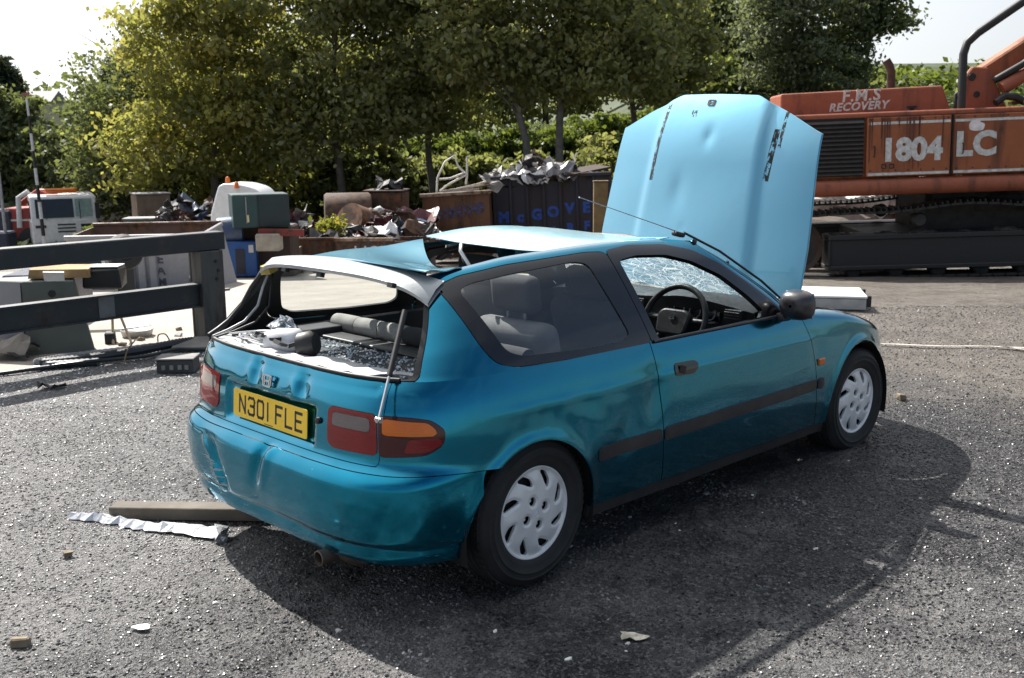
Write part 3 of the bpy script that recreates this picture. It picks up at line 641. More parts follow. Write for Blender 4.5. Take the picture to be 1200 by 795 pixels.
for yoff, nm in ((.28, 'track'), (2.55, 'track')):
    tr = bpy.data.objects.new(nm, None); COL.objects.link(tr); tr.parent = EX; tr.location = (0, yoff, 0)
    n_ = int(seg[-1]/.185)
    for k in range(n_):
        s_ = seg[-1]*k/n_; cl = np.vstack([TRP, TRP[:1]]); x_ = np.interp(s_, seg, cl[:, 0]); z_ = np.interp(s_, seg, cl[:, 1]); x2 = np.interp((s_+.05) % seg[-1], seg, cl[:, 0]); z2 = np.interp((s_+.05) % seg[-1], seg, cl[:, 1])
        o = bpy.data.objects.new('shoe', shoe_me); COL.objects.link(o); o.parent = tr; o.location = (x_, 0, z_); o.rotation_euler = (0, -math.atan2(z2-z_, x2-x_), 0)
    mb = MB(); mb.bb(.35, 6.2, -.24, .24, .22, .70); mb.bb(.33, 6.22, -.28, .26, .66, .74); mb.bb(.33, 6.22, -.28, .26, .18, .25); mb.bb(.33, .37, -.28, .24, .25, .66); ex('track_frame', mb, BLACKST, tr, bevel=.012)
    for k in range(8):
        mb = MB(); mb.lathe([(0, .12), (.10, .12), (.13, .09), (.10, .05), (.10, -.2), (0, -.2)], Matrix.Translation((.75+.66*k, -.05, .155)) @ RX90, 16); ex('roller', mb, GREASE, tr, smooth=40)
    for q in (1.75, 4.2):
        mb = MB(); mb.lathe([(0, .14), (.09, .14), (.12, .10), (.09, .05), (.09, -.2), (0, -.2)], Matrix.Translation((q, -.05, .94)) @ RX90, 16); ex('top_roller', mb, GREASE, tr, smooth=40)
    for q in (x0, x1):
        mb = MB(); mb.lathe([(0, .10), (.12, .12), (.16, .06), (.36, .06), (.42, .12), (.43, -.12), (.36, -.06), (0, -.1)], Matrix.Translation((q, 0, .56)) @ RX90, 32); ex('idler_wheel', mb, DKRUST, tr, smooth=40)
mb = MB(); mb.bb(1.0, 5.5, .5, 2.4, .35, .72); mb.bb(2.0, 6.2, .7, 2.4, .72, 1.30); ex('undercarriage', mb, GREASE)
MUD = plain('caked_mud', (.045, .038, .032), .95, bump=1.0, bscale=9, var=.5, scale=5)
rng = np.random.default_rng(9); mb = MB(); mb.sheet([[Vector((.4+5.7*c, .05+.38*a, 0.70+(.09*math.sin(PI*a)*(.5+.5*math.sin(c*17)*math.sin(c*41+1))+rng.normal()*.015))) for c in np.linspace(0, 1, 90)] for a in np.linspace(0, 1, 9)]); ex('caked_mud', mb, MUD)
# rubble seen under the digger
RH = thing('rubble_heap', 'heap of pale rubble seen in the gap between the digger body and its tracks', 'rubble', 7.2, 20.6)
for k in range(9):
    mb = MB(); mb.box((-1.2+.30*k+RNG.uniform(-.1, .1), RNG.uniform(-.3, .4), 1.25+RNG.uniform(-.15, .2)), (RNG.uniform(.3, .7), RNG.uniform(.3, .6), RNG.uniform(.25, .6)), (RNG.uniform(-.4, .4), RNG.uniform(-.4, .4), RNG.uniform(0, 3)), jit=.08); ex('rubble_block', mb, plain('pale_rubble', (.42, .40, .38), .85, var=.35, scale=5, bump=.8, bscale=14), RH, bevel=.03)
mb = MB(); mb.box((0, 0, 0), (4.2, 1.6, 1.0), None, 0, (.86, .6), .1); o = mb.build('dirt_heap', plain('brown_soil', (.09, .07, .055), .95, bump=1, bscale=12), bevel=.2, seg=2, kind='stuff'); o.location = yw(7.2, 20.9, tz(7.2, 20.9)+.6)
# white appliance lying on its back
A = thing('freezer', 'white chest freezer lying on the ground between the raised bonnet and the digger', 'freezer', 2.62, 10.15, None, math.radians(-12))
WH = plain('white_enamel', (.78, .78, .77), .35, var=.08, scale=4, bump=.05, coat=.3)
mb = MB(); mb.bb(-.55, .90, 0, .62, .02, .135); ex('body', mb, plain('grey_enamel', (.40, .40, .40), .45, var=.2), A, bevel=.01)
mb = MB(); mb.bb(-.56, .91, -.01, .63, .138, .165); ex('lid', mb, WH, A, bevel=.012, seg=2)
mb = MB(); mb.bb(.905, .95, .03, .07, .05, .16); ex('hinge', mb, BLACKST, A); mb = MB(); mb.bb(.905, .95, .50, .54, .05, .16); ex('hinge', mb, BLACKST, A)
# ---- long rusty skip with faded blue lettering --------------------------
DKSKIP = worn('blue_black_rust_steel', (.026, .026, .040), (.070, .040, .028), .42, 4, streak=True)
S = thing('roll_off_skip', 'long dark rusty skip with blue McGOVER lettering, heaped with scrap', 'skip', -.35, 24, -1.05, math.radians(-4)); S.rotation_euler.y = math.radians(-2.0)
mb = MB(); mb.bb(0, 2.72, 0, .05, .25, 1.86); mb.bb(0, 2.72, 2.2, 2.25, .25, 1.86); mb.bb(2.66, 2.72, .05, 2.2, .25, 1.86); mb.bb(0, .05, .05, 2.2, .25, 1.86); mb.bb(0, 2.7, 0, 2.2, .15, .25); ex('tub', mb, DKSKIP, S)
for k in range(8):
    mb = MB(); mb.bb(-.02+.385*k, .05+.385*k, -.06, 0, .2, 1.84); ex('rib', mb, DKSKIP, S, bevel=.01)
mb = MB(); mb.bb(-.05, 2.75, -.08, .08, 1.84, 1.93); ex('top_rail', mb, DKSKIP, S, bevel=.015)
BLUEP = worn('faded_blue_lettering', (.035, .10, .42), (.06, .04, .03), .40, 9, .7)
for k, (ch, z_) in enumerate((('M', .96), ('c', .96), ('G', 1.0), ('O', 1.05), ('V', 1.11), ('E', 1.12), ('R', 1.15))): text_obj('lettering', ch, .33, BLUEP, S, frame((.22+.385*k, -.004, z_), (1, 0, 0), (0, 0, 1)), bold=.02, extrude=.004)
for k, (ch, z_) in enumerate((('A', .60), ('R', .66), ('F', .70))): text_obj('lettering', ch, .28, BLUEP, S, frame((1.38+.385*k, -.004, z_), (1, 0, 0), (0, 0, 1)), bold=.018, extrude=.004)
S2 = thing('skip', 'short orange-brown rusty skip with faint blue lettering left of the long dark skip', 'skip', -1.92, 23.2, -1.05, math.radians(-3)); S2.rotation_euler.y = math.radians(-3)
mb = MB(); mb.bb(0, 1.5, 0, .05, .2, 1.50); mb.bb(0, 1.5, 1.8, 1.85, .2, 1.5); mb.bb(0, .05, .05, 1.8, .2, 1.5); mb.bb(1.45, 1.5, .05, 1.8, .2, 1.5); mb.bb(0, 1.5, 0, 1.8, .1, .2); ex('tub', mb, worn('orange_rust_steel', (.17, .075, .032), (.12, .05, .024), .45, 4, streak=True), S2)
mb = MB(); mb.bb(-.06, 1.56, -.06, .08, 1.50, 1.58); ex('top_rail', mb, worn('pale_rust', (.36, .27, .20), (.22, .12, .06), .5, 5), S2, bevel=.01)
mb = MB(); mb.bb(-.06, 1.56, -.10, .02, .66, .74); ex('side_rail', mb, worn('greenish_rust', (.10, .085, .05), (.12, .06, .03), .5, 5), S2, bevel=.01)
BLF = worn('very_faded_blue', (.06, .10, .28), (.14, .07, .035), .52, 10, .7)
for k, (ch, z_) in enumerate((('W', 1.10), ('I', 1.10), ('G', 1.10), ('G', 1.12), ('I', 1.14), ('N', 1.17), ('S', 1.19))): text_obj('lettering', ch, .30, BLF, S2, frame((.20+.185*k, -.004, z_), (1, 0, .04), (0, 0, 1)), bold=.018, extrude=.003)
P_ = thing('timber_post', 'square timber post at the right end of the long rusty skip', 'post', 1.90, 21.8, tz(1.9, 21.8)); mb = MB(); mb.bb(-.15, .15, -.1, .1, 0, 1.76); ex('post', mb, plain('brown_timber', (.19, .13, .06), .85, var=.3, scale=5), P_, bevel=.012); mb = MB(); mb.bb(-.16, .16, -.11, .11, 1.763, 1.79); ex('post_cap', mb, plain('weathered_wood', (.17, .13, .085), .85), P_)
# scrap heaped in the two skips
WHM = plain('white_tube', (.62, .60, .55), .5, var=.2, bump=.1)
F_ = thing('window_frame_scrap', 'tangled white tube frame lying across the orange-brown skip', 'scrap', -1.1, 24.0, .50)
for P in ([(-.62, 0, 0), (-.60, 0, .35), (-.42, .1, .72), (-.20, .1, .86), (-.12, .05, .62), (.08, 0, .42)], [(.10, 0, .84), (.09, 0, .4), (.06, 0, .2)], [(-.55, .1, .05), (-.35, 0, .2), (.0, 0, .38), (.1, 0, .42)], [(-.56, 0, .32), (-.3, 0, .34), (.05, 0, .47)]):
    mb = MB(); mb.tube(P, .024, 7); ex('tube', mb, WHM, F_, smooth=60)
for k in range(7):
    mb = MB(); a = RNG.uniform(-.1, .1); mb.box((-.12+.12*k, -.05+.03*k, .06+.032*k+RNG.uniform(-.03, .03)), (1.0, .07, .035), (0, -.10-.04*k, RNG.uniform(-.15, .15))); o = ex('slat', mb, plain('weathered_white', (.52, .47, .40), .7, var=.3), F_)
def crumple(name, label, r, d, z, size, m, seed, cat='scrap', n=7, group=None, rz=0.0, bendy=.28):
    """a crushed piece of sheet metal: folded shell with real thickness"""
    rng = np.random.default_rng(seed); t = thing(name, label, cat, r, d, z, rz, group)
    for q in range(2):
        fx, fy, ph = rng.uniform(3, 7), rng.uniform(3, 7), rng.uniform(0, 6, 4)
        def fn(a, c, q=q):
            x_ = (c-.5)*size[0]; y_ = (a-.5)*size[1]
            z_ = size[2]*(.55-1.1*abs(a-.5)*(1-q*.5)+bendy*math.sin(fx*c+ph[0])*math.cos(fy*a+ph[1])+bendy*.6*abs(math.sin(fx*1.7*c+fy*a+ph[2]))-q*.3)
            return (x_+.08*size[0]*math.sin(fy*a*1.3+ph[3]), y_+.1*size[1]*math.sin(fx*c+ph[2]), z_)
        rows = [[Vector(fn(i/n, j/n))+Vector(rng.normal(size=3)*.02*size[0]) for j in range(n+1)] for i in range(n+1)]
        mb = MB(); mb.sheet(rows, 0, .012); mb.build('crushed_panel' if q == 0 else 'crushed_lining', m if q == 0 else GREASE, t)
    return t
GREYS = plain('grey_sheet', (.26, .25, .25), .5, .4, var=.3, scale=4); WHS = plain('white_sheet', (.60, .60, .60), .5, var=.2, scale=4); DKS = plain('dark_sheet', (.07, .065, .065), .6, .3, var=.4, scale=4)
crumple('crushed_sheet', 'grey-brown crushed sheet heaped in the long skip under the trees', .75, 24.4, .82, (1.1, .9, .42), plain('brown_grey_sheet', (.15, .13, .125), .6, .2, var=.3), 3)
crumple('crushed_panel_scrap', 'shiny pale crumpled panel standing at the top of the long skip', 1.15, 24.0, .80, (.7, .5, .55), GREYS, 5)
crumple('white_panel_scrap', 'white bent panel lying on the front of the long skip', .55, 23.95, .70, (.55, .45, .40), WHS, 8)
crumple('plastic_scrap', 'small white plastic scrap between the tube frame and the crushed sheet', -.05, 24.0, .80, (.4, .4, .25), WHS, 12)
crumple('sheet_scrap', 'flat grey sheet lying at the left end of the long skip', -.05, 24.3, .62, (.9, .6, .20), plain('taupe_sheet', (.20, .185, .165), .6), 21)
mb = MB(); mb.tube([(-.05, 0, 0), (-.18, 0, .35)], .035, 6); o = mb.build('bent_strut', GREYS); o.location = yw(.15, 24.3, .80); tag(o, 'thin grey strut sticking up from the long skip', 'scrap')
mb = MB(); mb.box((0, 0, 0), (1.3, .5, .05), (.1, -.10, 0)); o = mb.build('board_scrap', DKRUST); o.location = yw(1.75, 24.3, 1.0); tag(o, 'dark rusty board lying along the right end of the long skip', 'board')
# rusty tanks, weed, wreck
T_ = thing('steel_tank', 'dark grey curved tank lying behind the yellow-green weed', 'tank', -3.55, 22.4, -.95, .2); mb = MB(); mb.lathe([(0, -.5), (.52, -.5), (.56, -.45), (.56, .45), (.52, .5), (0, .5)], Matrix.Translation((0, 0, 1.0)) @ Matrix.Rotation(PI/2, 4, 'Y'), 26); ex('shell', mb, worn('grey_rust_tank', (.045, .046, .056), (.12, .06, .03), .58, 3, rough=.8, streak=True), T_, smooth=40)
mb = MB(); mb.bb(-.5, .5, -.5, .5, 0, .55); ex('cradle', mb, DKRUST, T_)
T_ = thing('open_drum', 'open rusty drum with a dark mouth beside the weed', 'drum', -3.1, 21.6, -.80, .5); mb = MB(); M = Matrix.Translation((0, 0, .72)) @ Euler((.2, PI/2+.35, .6)).to_matrix().to_4x4(); mb.lathe([(0, -.45), (.40, -.45), (.42, .40), (.39, .40), (.37, -.40), (0, -.40)], M, 24); ex('shell', mb, worn('orange_rust_drum', (.20, .085, .03), (.09, .045, .025), .5, 4), T_, smooth=40)
mb = MB(); mb.bb(-.45, .45, -.3, .5, 0, .36); ex('cradle', mb, DKRUST, T_)
T_ = thing('steel_box', 'brown rusty square tank right of the grey curved tank', 'tank', -2.75, 22.9, -.95, -.1); mb = MB(); mb.bb(-.42, .42, -.4, .4, .0, 1.56); ex('shell', mb, RUSTY, T_, bevel=.03); mb = MB(); mb.bb(-.44, .44, -.42, .42, 1.563, 1.60); ex('lid', mb, DKRUST, T_, bevel=.01)
PUR = worn('purple_red_paint', (.14, .035, .045), (.10, .05, .035), .42, 5, .5)
crumple('crushed_wreck', 'crushed purple-red wreck between the brown tank and the orange-brown skip', -2.05, 22.4, -.15, (.85, .8, .62), PUR, 31, n=6)
crumple('folded_wing', 'small purple-red folded wing lying in front of the crushed wreck', -2.75, 21.2, -.32, (.8, .6, .40), worn('pale_purple_paint', (.20, .08, .085), (.16, .08, .05), .45, 5, .5), 35, n=6)
crumple('rusty_sheet', 'rust-brown bent sheet in front of the square tank', -2.55, 20.6, -.55, (.9, .7, .35), RUSTY, 38, n=6)
crumple('rusty_offcut', 'brown offcut heap left of the weed', -4.1, 20.5, -.72, (.7, .6, .42), RUSTY, 40, n=6)
crumple('dark_offcut', 'black twisted sheet below the crushed purple wreck', -1.85, 21.0, -.62, (.9, .6, .45), DKS, 41, n=6)
crumple('grey_offcut', 'grey sheet leaning behind the blue machine', -4.75, 21.4, -.42, (.6, .6, .5), GREYS, 43, n=6)
mb = MB(); mb.tube([(-.25, 0, -.2), (.28, 0, .30)], .035, 6); o = mb.build('bent_pole', GREYS); o.location = yw(-4.55, 21.0, .0); tag(o, 'pale metal pole sticking out of the scrap right of the green container', 'pole')
for q, (r_, d_, sx, cl, lb, nm) in enumerate(((-3.85, 19.2, .55, RUSTY, 'low brown rusty bin in front of the weed', 'rusty_bin'), (-4.5, 18.4, .62, worn('tan_steel', (.20, .15, .09), (.14, .07, .03), .4, 4), 'low tan steel tray right of the blue machine', 'steel_tray'))):
    t = thing(nm, lb, 'bin', r_, d_, None, .05); h_ = .62 if q == 0 else .46
    mb = MB(); mb.bb(-sx, sx, 0, .03, 0, h_); mb.bb(-sx, sx, .7, .73, 0, h_); mb.bb(-sx, -sx+.03, .03, .7, 0, h_); mb.bb(sx-.03, sx, .03, .7, 0, h_); ex('tub', mb, cl, t)
    mb = MB(); mb.bb(-sx-.03, sx+.03, -.03, .03, h_+.003, h_+.05); ex('rim', mb, cl, t, bevel=.008)
t = thing('lettered_skip', 'rusty skip with white lettering half hidden behind the car roof', 'skip', -2.45, 18.6, None, -.06); mb = MB(); mb.bb(-.75, .95, 0, .04, 0, .60); mb.bb(-.75, .95, .9, .94, 0, .60); mb.bb(-.75, -.71, .04, .9, 0, .6); mb.bb(.91, .95, .04, .9, 0, .6); ex('tub', mb, worn('blue_brown_steel', (.06, .07, .10), (.12, .06, .035), .6, 4, streak=True), t)
mb = MB(); mb.bb(-.78, .3, -.03, .05, .603, .66); ex('rim', mb, worn('pale_rust', (.36, .27, .20), (.22, .12, .06), .5, 5), t)
for k, ch in enumerate('LAGO'): text_obj('lettering', ch, .24, WHITEP, t, frame((-.36+.15*k, -.003, .42), (1, 0, 0), (0, 0, 1)), bold=.004, extrude=.003)
JB = (('bent_sheet', 'small grey bent sheet on the rusty drum', -3.3, 21.2, -.15, GREYS), ('bent_sheet', 'black bent sheet left of the grey curved tank', -4.2, 22.0, -.35, DKS), ('bent_sheet', 'rusty bent sheet between the tan tray and the low brown bin', -4.2, 19.0, -.62, RUSTY), ('bent_sheet', 'dull pink bent sheet right of the drum mouth', -2.65, 21.4, -.12, worn('pink_grey_paint', (.25, .15, .14), (.16, .08, .05), .4, 5)),
 ('bent_sheet', 'dark bent sheet on top of the brown square tank', -2.7, 22.9, .66, DKS), ('bent_sheet', 'grey bent sheet right of the white domed lorry body', -4.35, 21.6, -.12, GREYS), ('bent_sheet', 'brown bent sheet over the lettered skip', -1.7, 18.9, .02, RUSTY), ('bent_sheet', 'blue-grey bent sheet below the orange-brown skip', -1.45, 20.2, -.55, plain('blue_grey_sheet', (.17, .19, .23), .4, .3)),
 ('bent_sheet', 'pale bent sheet lying in the lettered skip', -2.4, 19.0, -.05, WHS), ('bent_sheet', 'black bent sheet on the low brown bin', -3.6, 19.6, -.18, DKS))
for k, (nm, lb, r_, d_, z_, m) in enumerate(JB): crumple(nm, lb, r_, d_, z_, (.55, .45, .30), m, 80+k, n=5, bendy=.4)
rng = np.random.default_rng(4); t = thing('weed', 'tall yellow-green weed growing among the rusty tanks', 'plant', -3.55, 20.0, -.35)
mb = MB()
for k in range(9): mb.tube([(rng.normal()*.05, rng.normal()*.05, -.3), (rng.normal()*.10, rng.normal()*.08, .1), (rng.normal()*.17, rng.normal()*.1, rng.uniform(.3, .55))], [.012, .009, .004], 5)
mb.build('stem', plain('weed_stem', (.25, .16, .03), .8), t, smooth=60)
Pn = np.concatenate([rng.normal(size=(420, 3))*np.array([.10, .08, .18])+np.array([0, 0, .10]), rng.normal(size=(260, 3))*np.array([.16, .1, .09])+np.array([.05, 0, .42])]); link_mesh('foliage', leaves_mesh(Pn, .07, rng), leaf_mat('weed_leaves', (.12, .16, .02), (.22, .22, .03), (.42, .20, .03), .45), t)
# tangled heaps: each heap is one thing, every bent bar and sheet a piece of its own
HM = [RUSTY, DKRUST, GREYS, DKS, PUR, worn('rust_orange_scrap', (.16, .07, .03), (.08, .04, .02), .5, 5), plain('pale_scrap', (.34, .33, .31), .6, var=.3), GREASE, plain('blue_scrap', (.05, .09, .17), .5, var=.3)]
def heap(name, label, r, d, z, L_, D_, H_, n, seed, mats=HM, s0=.16, s1=.42):
    rng = np.random.default_rng(seed); t = thing(name, label, 'scrap heap', r, d, z)
    for k in range(n):
        u_ = rng.uniform(-1, 1); v_ = rng.uniform(-1, 1); h_ = H_*(1-.75*u_*u_)*(1-.6*max(0, -v_))*rng.uniform(.35, 1.05)
        c = Vector((u_*L_/2, v_*D_/2, h_)); s_ = rng.uniform(s0, s1); rot = Euler((rng.uniform(-1, 1), rng.uniform(-1, 1), rng.uniform(0, 6.28))).to_matrix(); m = mats[rng.integers(len(mats))]; ty = rng.integers(4); mb = MB()
        if ty == 0:
            P = [c+rot @ Vector((s_*(q-1.5)*.75, .25*s_*math.sin(q*1.7+k), .2*s_*math.cos(q*2.3+k))) for q in range(4)]; mb.tube(P, rng.uniform(.010, .026), 6); ex('bent_bar', mb, m, t)
        elif ty == 3 and k % 3 == 0:
            mb.lathe([(s_*.25, -.04), (s_*.45, -.05), (s_*.5, 0), (s_*.45, .05), (s_*.25, .04)], Matrix.Translation(c) @ rot.to_4x4(), 16); ex('ring', mb, m, t)
        else:
            g_ = [[c+rot @ Vector(((i/4-.5)*s_*1.5, (j/4-.5)*s_, .28*s_*math.sin(i*1.3+k)*math.cos(j*1.1+k*.7)+rng.normal()*.05*s_)) for i in range(5)] for j in range(5)]; mb.sheet(g_, 0, .008); ex('bent_sheet', mb, m, t)
    return t
heap('scrap_heap', 'tangled rusty scrap heap between the green cabinet and the grey curved tank', -4.25, 20.2, -.55, 1.5, .9, .85, 60, 101)
heap('scrap_heap', 'tangled scrap heap between the brown square tank and the orange-brown skip', -2.45, 21.2, -.50, 1.7, .9, .85, 60, 102)
heap('scrap_heap', 'scrap heaped along the top of the long dark skip', .75, 24.4, .72, 2.6, 1.2, .46, 44, 103, [GREYS, DKS, WHS, DKRUST, plain('taupe_sheet', (.20, .185, .165), .6)])
heap('scrap_heap', 'far scrap heap behind the ribbed skip, left of the white domed lorry body', -8.2, 26.4, -.75, 2.4, 1.2, 1.0, 60, 104)
heap('scrap_heap', 'low scrap along the front of the weed and the rusty drum', -3.2, 19.9, -.50, 1.9, .6, .50, 40, 105, HM, .12, .30)
# ---- green container, white tipping body, blue machine ------------------
t = thing('green_container', 'dark teal-green steel cabinet standing above the blue machine', 'container', -4.25, 17.3, .28, math.radians(20))
GRN = plain('teal_green_paint', (.014, .050, .054), .5, var=.2, scale=3); GRN2 = plain('shaded_teal_green_paint', (.008, .024, .028), .55, var=.25, scale=3)
mb = MB(); mb.bb(-.42, .52, 0, .7, 0, .56); ex('shell', mb, GRN, t, bevel=.012)
mb = MB(); mb.bb(-.415, -.02, -.02, -.002, .02, .55); ex('door', mb, GRN, t, bevel=.006)
mb = MB(); mb.bb(.0, .515, -.012, -.002, .02, .55); ex('door', mb, GRN2, t, bevel=.006)  # darker copy of the door paint, shade put into the colour
mb = MB(); mb.tube([(-.20, -.03, .08), (-.20, -.03, .52)], .010, 6); ex('lock_bar', mb, GREYS, t); mb = MB(); mb.bb(-.20, -.16, -.036, -.022, .10, .22); ex('handle', mb, plain('pale_yellow_tag', (.6, .55, .3), .5), t)
mb = MB(); mb.bb(-.5, .35, .1, .75, -.9, -.005); o = mb.build('scrap_block', DKRUST, None, bevel=.03); o.location = yw(-4.15, 17.6, .28); o.rotation_euler = (0, 0, YROT); tag(o, 'dark rusty block under the green cabinet', 'scrap')
mb = MB(); mb.bb(0, .75, 0, .12, 0, .11); o = mb.build('red_beam', worn('red_beam_paint', (.22, .035, .025), (.11, .05, .03), .4, 6)); o.location = yw(-4.25, 17.2, .16); o.rotation_euler = (0, .03, YROT); tag(o, 'dull red steel beam right under the green cabinet', 'beam')
mb = MB(); mb.bb(0, .40, 0, .3, 0, .29); o = mb.build('concrete_block', plain('pale_concrete', (.36, .33, .27), .9, var=.25, scale=6, bump=.6), None, bevel=.02); o.location = yw(-4.28, 17.1, -.10); o.rotation_euler = (0, 0, YROT); tag(o, 'pale concrete block below the red beam', 'block')
V_ = thing('white_truck_body', 'white domed lorry body with amber beacons behind the green cabinet', 'truck', -5.45, 20.5, -.05, 0)
mb = MB(); mb.prism(rounded([(-.55, -.3), (.62, -.3), (.62, .55), (.42, .83), (.1, .93), (-.25, .95), (-.36, .90), (-.55, .35)], .12), -1.2, Matrix(((1, 0, 0, 0), (0, 0, -1, 0), (0, 1, 0, 0), (0, 0, 0, 1)))); ex('body', mb, plain('pale_white_paint', (.70, .72, .74), .4, var=.1, coat=.4), V_, bevel=.04, seg=3, smooth=50)
for q, z_ in ((-.24, .95), (.02, .86)):
    mb = MB(); mb.lathe([(.0, .13), (.03, .12), (.045, .08), (.05, 0)], Matrix.Translation((q, -.03 if q > 0 else .3, z_)), 12); ex('beacon', mb, L_AMB, V_, smooth=60)
M_ = thing('blue_machine', 'bright blue steel machine with a white label below the green cabinet', 'machine', -4.86, 17.3, None, math.radians(8))
BLU = worn('bright_blue_paint', (.015, .095, .32), (.03, .05, .10), .3, 5, .45)
mb = MB(); mb.bb(-.02, .52, 0, .45, .03, .63); ex('casing', mb, BLU, M_, bevel=.015); mb = MB(); mb.bb(.18, .33, -.015, -.002, .08, .50); ex('hatch', mb, plain('navy_hatch', (.018, .022, .04), .5), M_); mb = MB(); mb.bb(.40, .48, -.012, -.002, .44, .57); ex('label', mb, WHS, M_)
mb = MB(); mb.lathe([(0, -.22), (.22, -.22), (.24, 0), (.22, .2), (0, .2)], Matrix.Translation((.10, .25, .80)) @ Matrix.Rotation(PI/2, 4, 'Y'), 20); ex('drum', mb, worn('scuffed_navy_drum', (.05, .09, .18), (.14, .15, .17), .42, 6, .4), M_, smooth=40); mb = MB(); mb.bb(.0, .5, .1, .4, .0, .028); ex('skid', mb, BLACKST, M_)
# ---- grey ribbed skip ----------------------------------------------------
K = thing('ribbed_skip', 'pale grey skip with ribbed side and rusty inside behind the steel barrier', 'skip', -4.32, 14.7, tz(-4.3, 14.7)-.13, math.radians(8))
GSK = worn('pale_grey_skip_paint', (.30, .30, .32), (.20, .11, .06), .30, 4, .6, True, dark=(.14, .10, .08)); IN_ = worn('brown_inside', (.11, .052, .035), (.16, .07, .03), .5, 4)
def slab(pts, th, m, name):
    a, b, c, d_ = (Vector(p) for p in pts); n = (b-a).cross(d_-a).normalized()*th; mb = MB(); mb.add([a, b, c, d_, a+n, b+n, c+n, d_+n], [(0, 3, 2, 1), (4, 5, 6, 7), (0, 1, 5, 4), (1, 2, 6, 5), (2, 3, 7, 6), (3, 0, 4, 7)]); return ex(name, mb, m, K)
slab([(-1.85, .0, .02), (.05, -.02, .02), (-.12, -.1, .90), (-1.95, -.08, .90)], .03, GSK, 'front_side')
slab([(.05, -.02, .02), (.12, 1.5, .02), (-.08, 1.6, .92), (-.12, -.1, .90)], .03, GSK, 'end'); slab([(-1.95, -.08, .90), (-2.0, 1.6, .92), (-1.85, 1.5, .02), (-1.85, 0, .02)][::1], .03, IN_, 'end'); slab([(.12, 1.5, .02), (-1.85, 1.5, .02), (-2.0, 1.6, .97), (-.08, 1.6, .97)], .03, IN_, 'rear_side')
slab([(-1.8, .06, .05), (0, .05, .05), (.05, 1.45, .05), (-1.8, 1.45, .05)], .03, IN_, 'bottom')
for k in range(7):
    mb = MB(); mb.prism([(-.045, -.06), (.045, -.06), (.075, .04), (-.075, .04)], .78, Matrix.Translation((-1.73+.155*k, -.05, .06)) @ Matrix.Rotation(.06, 4, 'X')); ex('rib', mb, GSK, K, bevel=.008)
mb = MB(); mb.tube([(-1.97, -.10, .905), (-.10, -.12, .905)], .035, 8); ex('top_rail', mb, GSK, K); mb = MB(); mb.tube([(-.10, -.12, .905), (-.06, 1.6, .93)], .035, 8); ex('top_rail', mb, GSK, K); mb = MB(); mb.tube([(-2.0, 1.6, .96), (-.06, 1.6, .96)], .03, 8); ex('top_rail', mb, IN_, K)
for k, ch in enumerate('TEAM'): text_obj('lettering', ch, .17, plain('dark_stencil', (.06, .06, .09), .6), K, frame((-.70, -.105+.014*k, .74-.165*k), (1, 0, 0), (0, 0, 1)), bold=.006, extrude=.006)
mb = MB(); mb.tube([(-.30, -.12, .32), (.0, -.30, .34)], .022, 8); ex('lifting_lug', mb, WHS, K); mb = MB(); mb.tube([(-.30, -.1, .28), (-.20, -.2, .02)], .02, 6); ex('lifting_lug', mb, BLACKST, K)
# ---- further off on the left: cab, loader, containers ---------------------
C_ = thing('lorry_cab', 'white lorry cab with an amber light bar on its roof at the left', 'truck', -14.8, 34, -1.95, math.radians(28))
C_.scale = (1.15, 1.15, 1.15)
WCAB = plain('white_cab_paint', (.72, .72, .73), .35, var=.12, coat=.5); DG = plain('dark_cab_glass', (.025, .03, .035), .08, var=.2, bump=0)
mb = MB(); mb.prism(rounded([(-1.0, .35), (-1.0, 1.05), (-.86, 1.72), (.55, 1.78), (.6, .35)], .08), 1.75, Matrix(((0, 0, 1, -.85), (1, 0, 0, 1.0), (0, 1, 0, 0), (0, 0, 0, 1)))); cabb = ex('cab', mb, WCAB, C_, bevel=.03, seg=2)
mb = MB(); mb.add([(-.72, -.035, 1.10), (.28, -.035, 1.10), (.28, .090, 1.63), (-.72, .090, 1.63)], [(0, 1, 2, 3)]); ex('windscreen', mb, DG, C_)
mb = MB(); mb.add([(.33, -.035, 1.12), (.78, -.035, 1.12), (.78, .085, 1.62), (.33, .085, 1.62)], [(0, 1, 2, 3)]); ex('windscreen', mb, plain('glinting_cab_glass', (.20, .28, .26), .12, bump=0), C_)
mb = MB(); mb.bb(-.865, -.853, .25, .95, 1.08, 1.58); ex('side_window', mb, DG, C_); mb = MB(); mb.bb(-.863, -.853, .10, 1.1, .50, 1.02); ex('door', mb, WCAB, C_, bevel=.02)
mb = MB(); mb.bb(-.42, .45, .28, .55, 1.79, 1.92); ex('light_bar', mb, L_AMB, C_, bevel=.03)
for z_ in (.68, .78, .88): mb = MB(); mb.bb(-.18, .30, -.02, .0, z_, z_+.04); ex('grille_bar', mb, BLACKST, C_)
for q in (-.62, .58): mb = MB(); mb.bb(q-.14, q+.14, -.02, .0, .82, .90); ex('headlamp', mb, DG, C_)
for q in (-.45, .45): mb = MB(); mb.box((q, .01, 1.3), (.02, .02, .5), (-.2, 0, .0)); ex('wiper', mb, BLACKST, C_)
mb = MB(); mb.bb(.86, .98, -.05, .05, 1.05, 1.5); ex('mirror', mb, BLACKST, C_)
RED = worn('red_lorry_paint', (.35, .035, .03), (.14, .04, .03), .3, 5, .4); YEL = plain('yellow_paint', (.55, .36, .03), .45)
L_ = thing('skip_loader', 'red skip lorry with pale arms standing left of the white cab', 'truck', -16.4, 34.6, -1.95, .1)
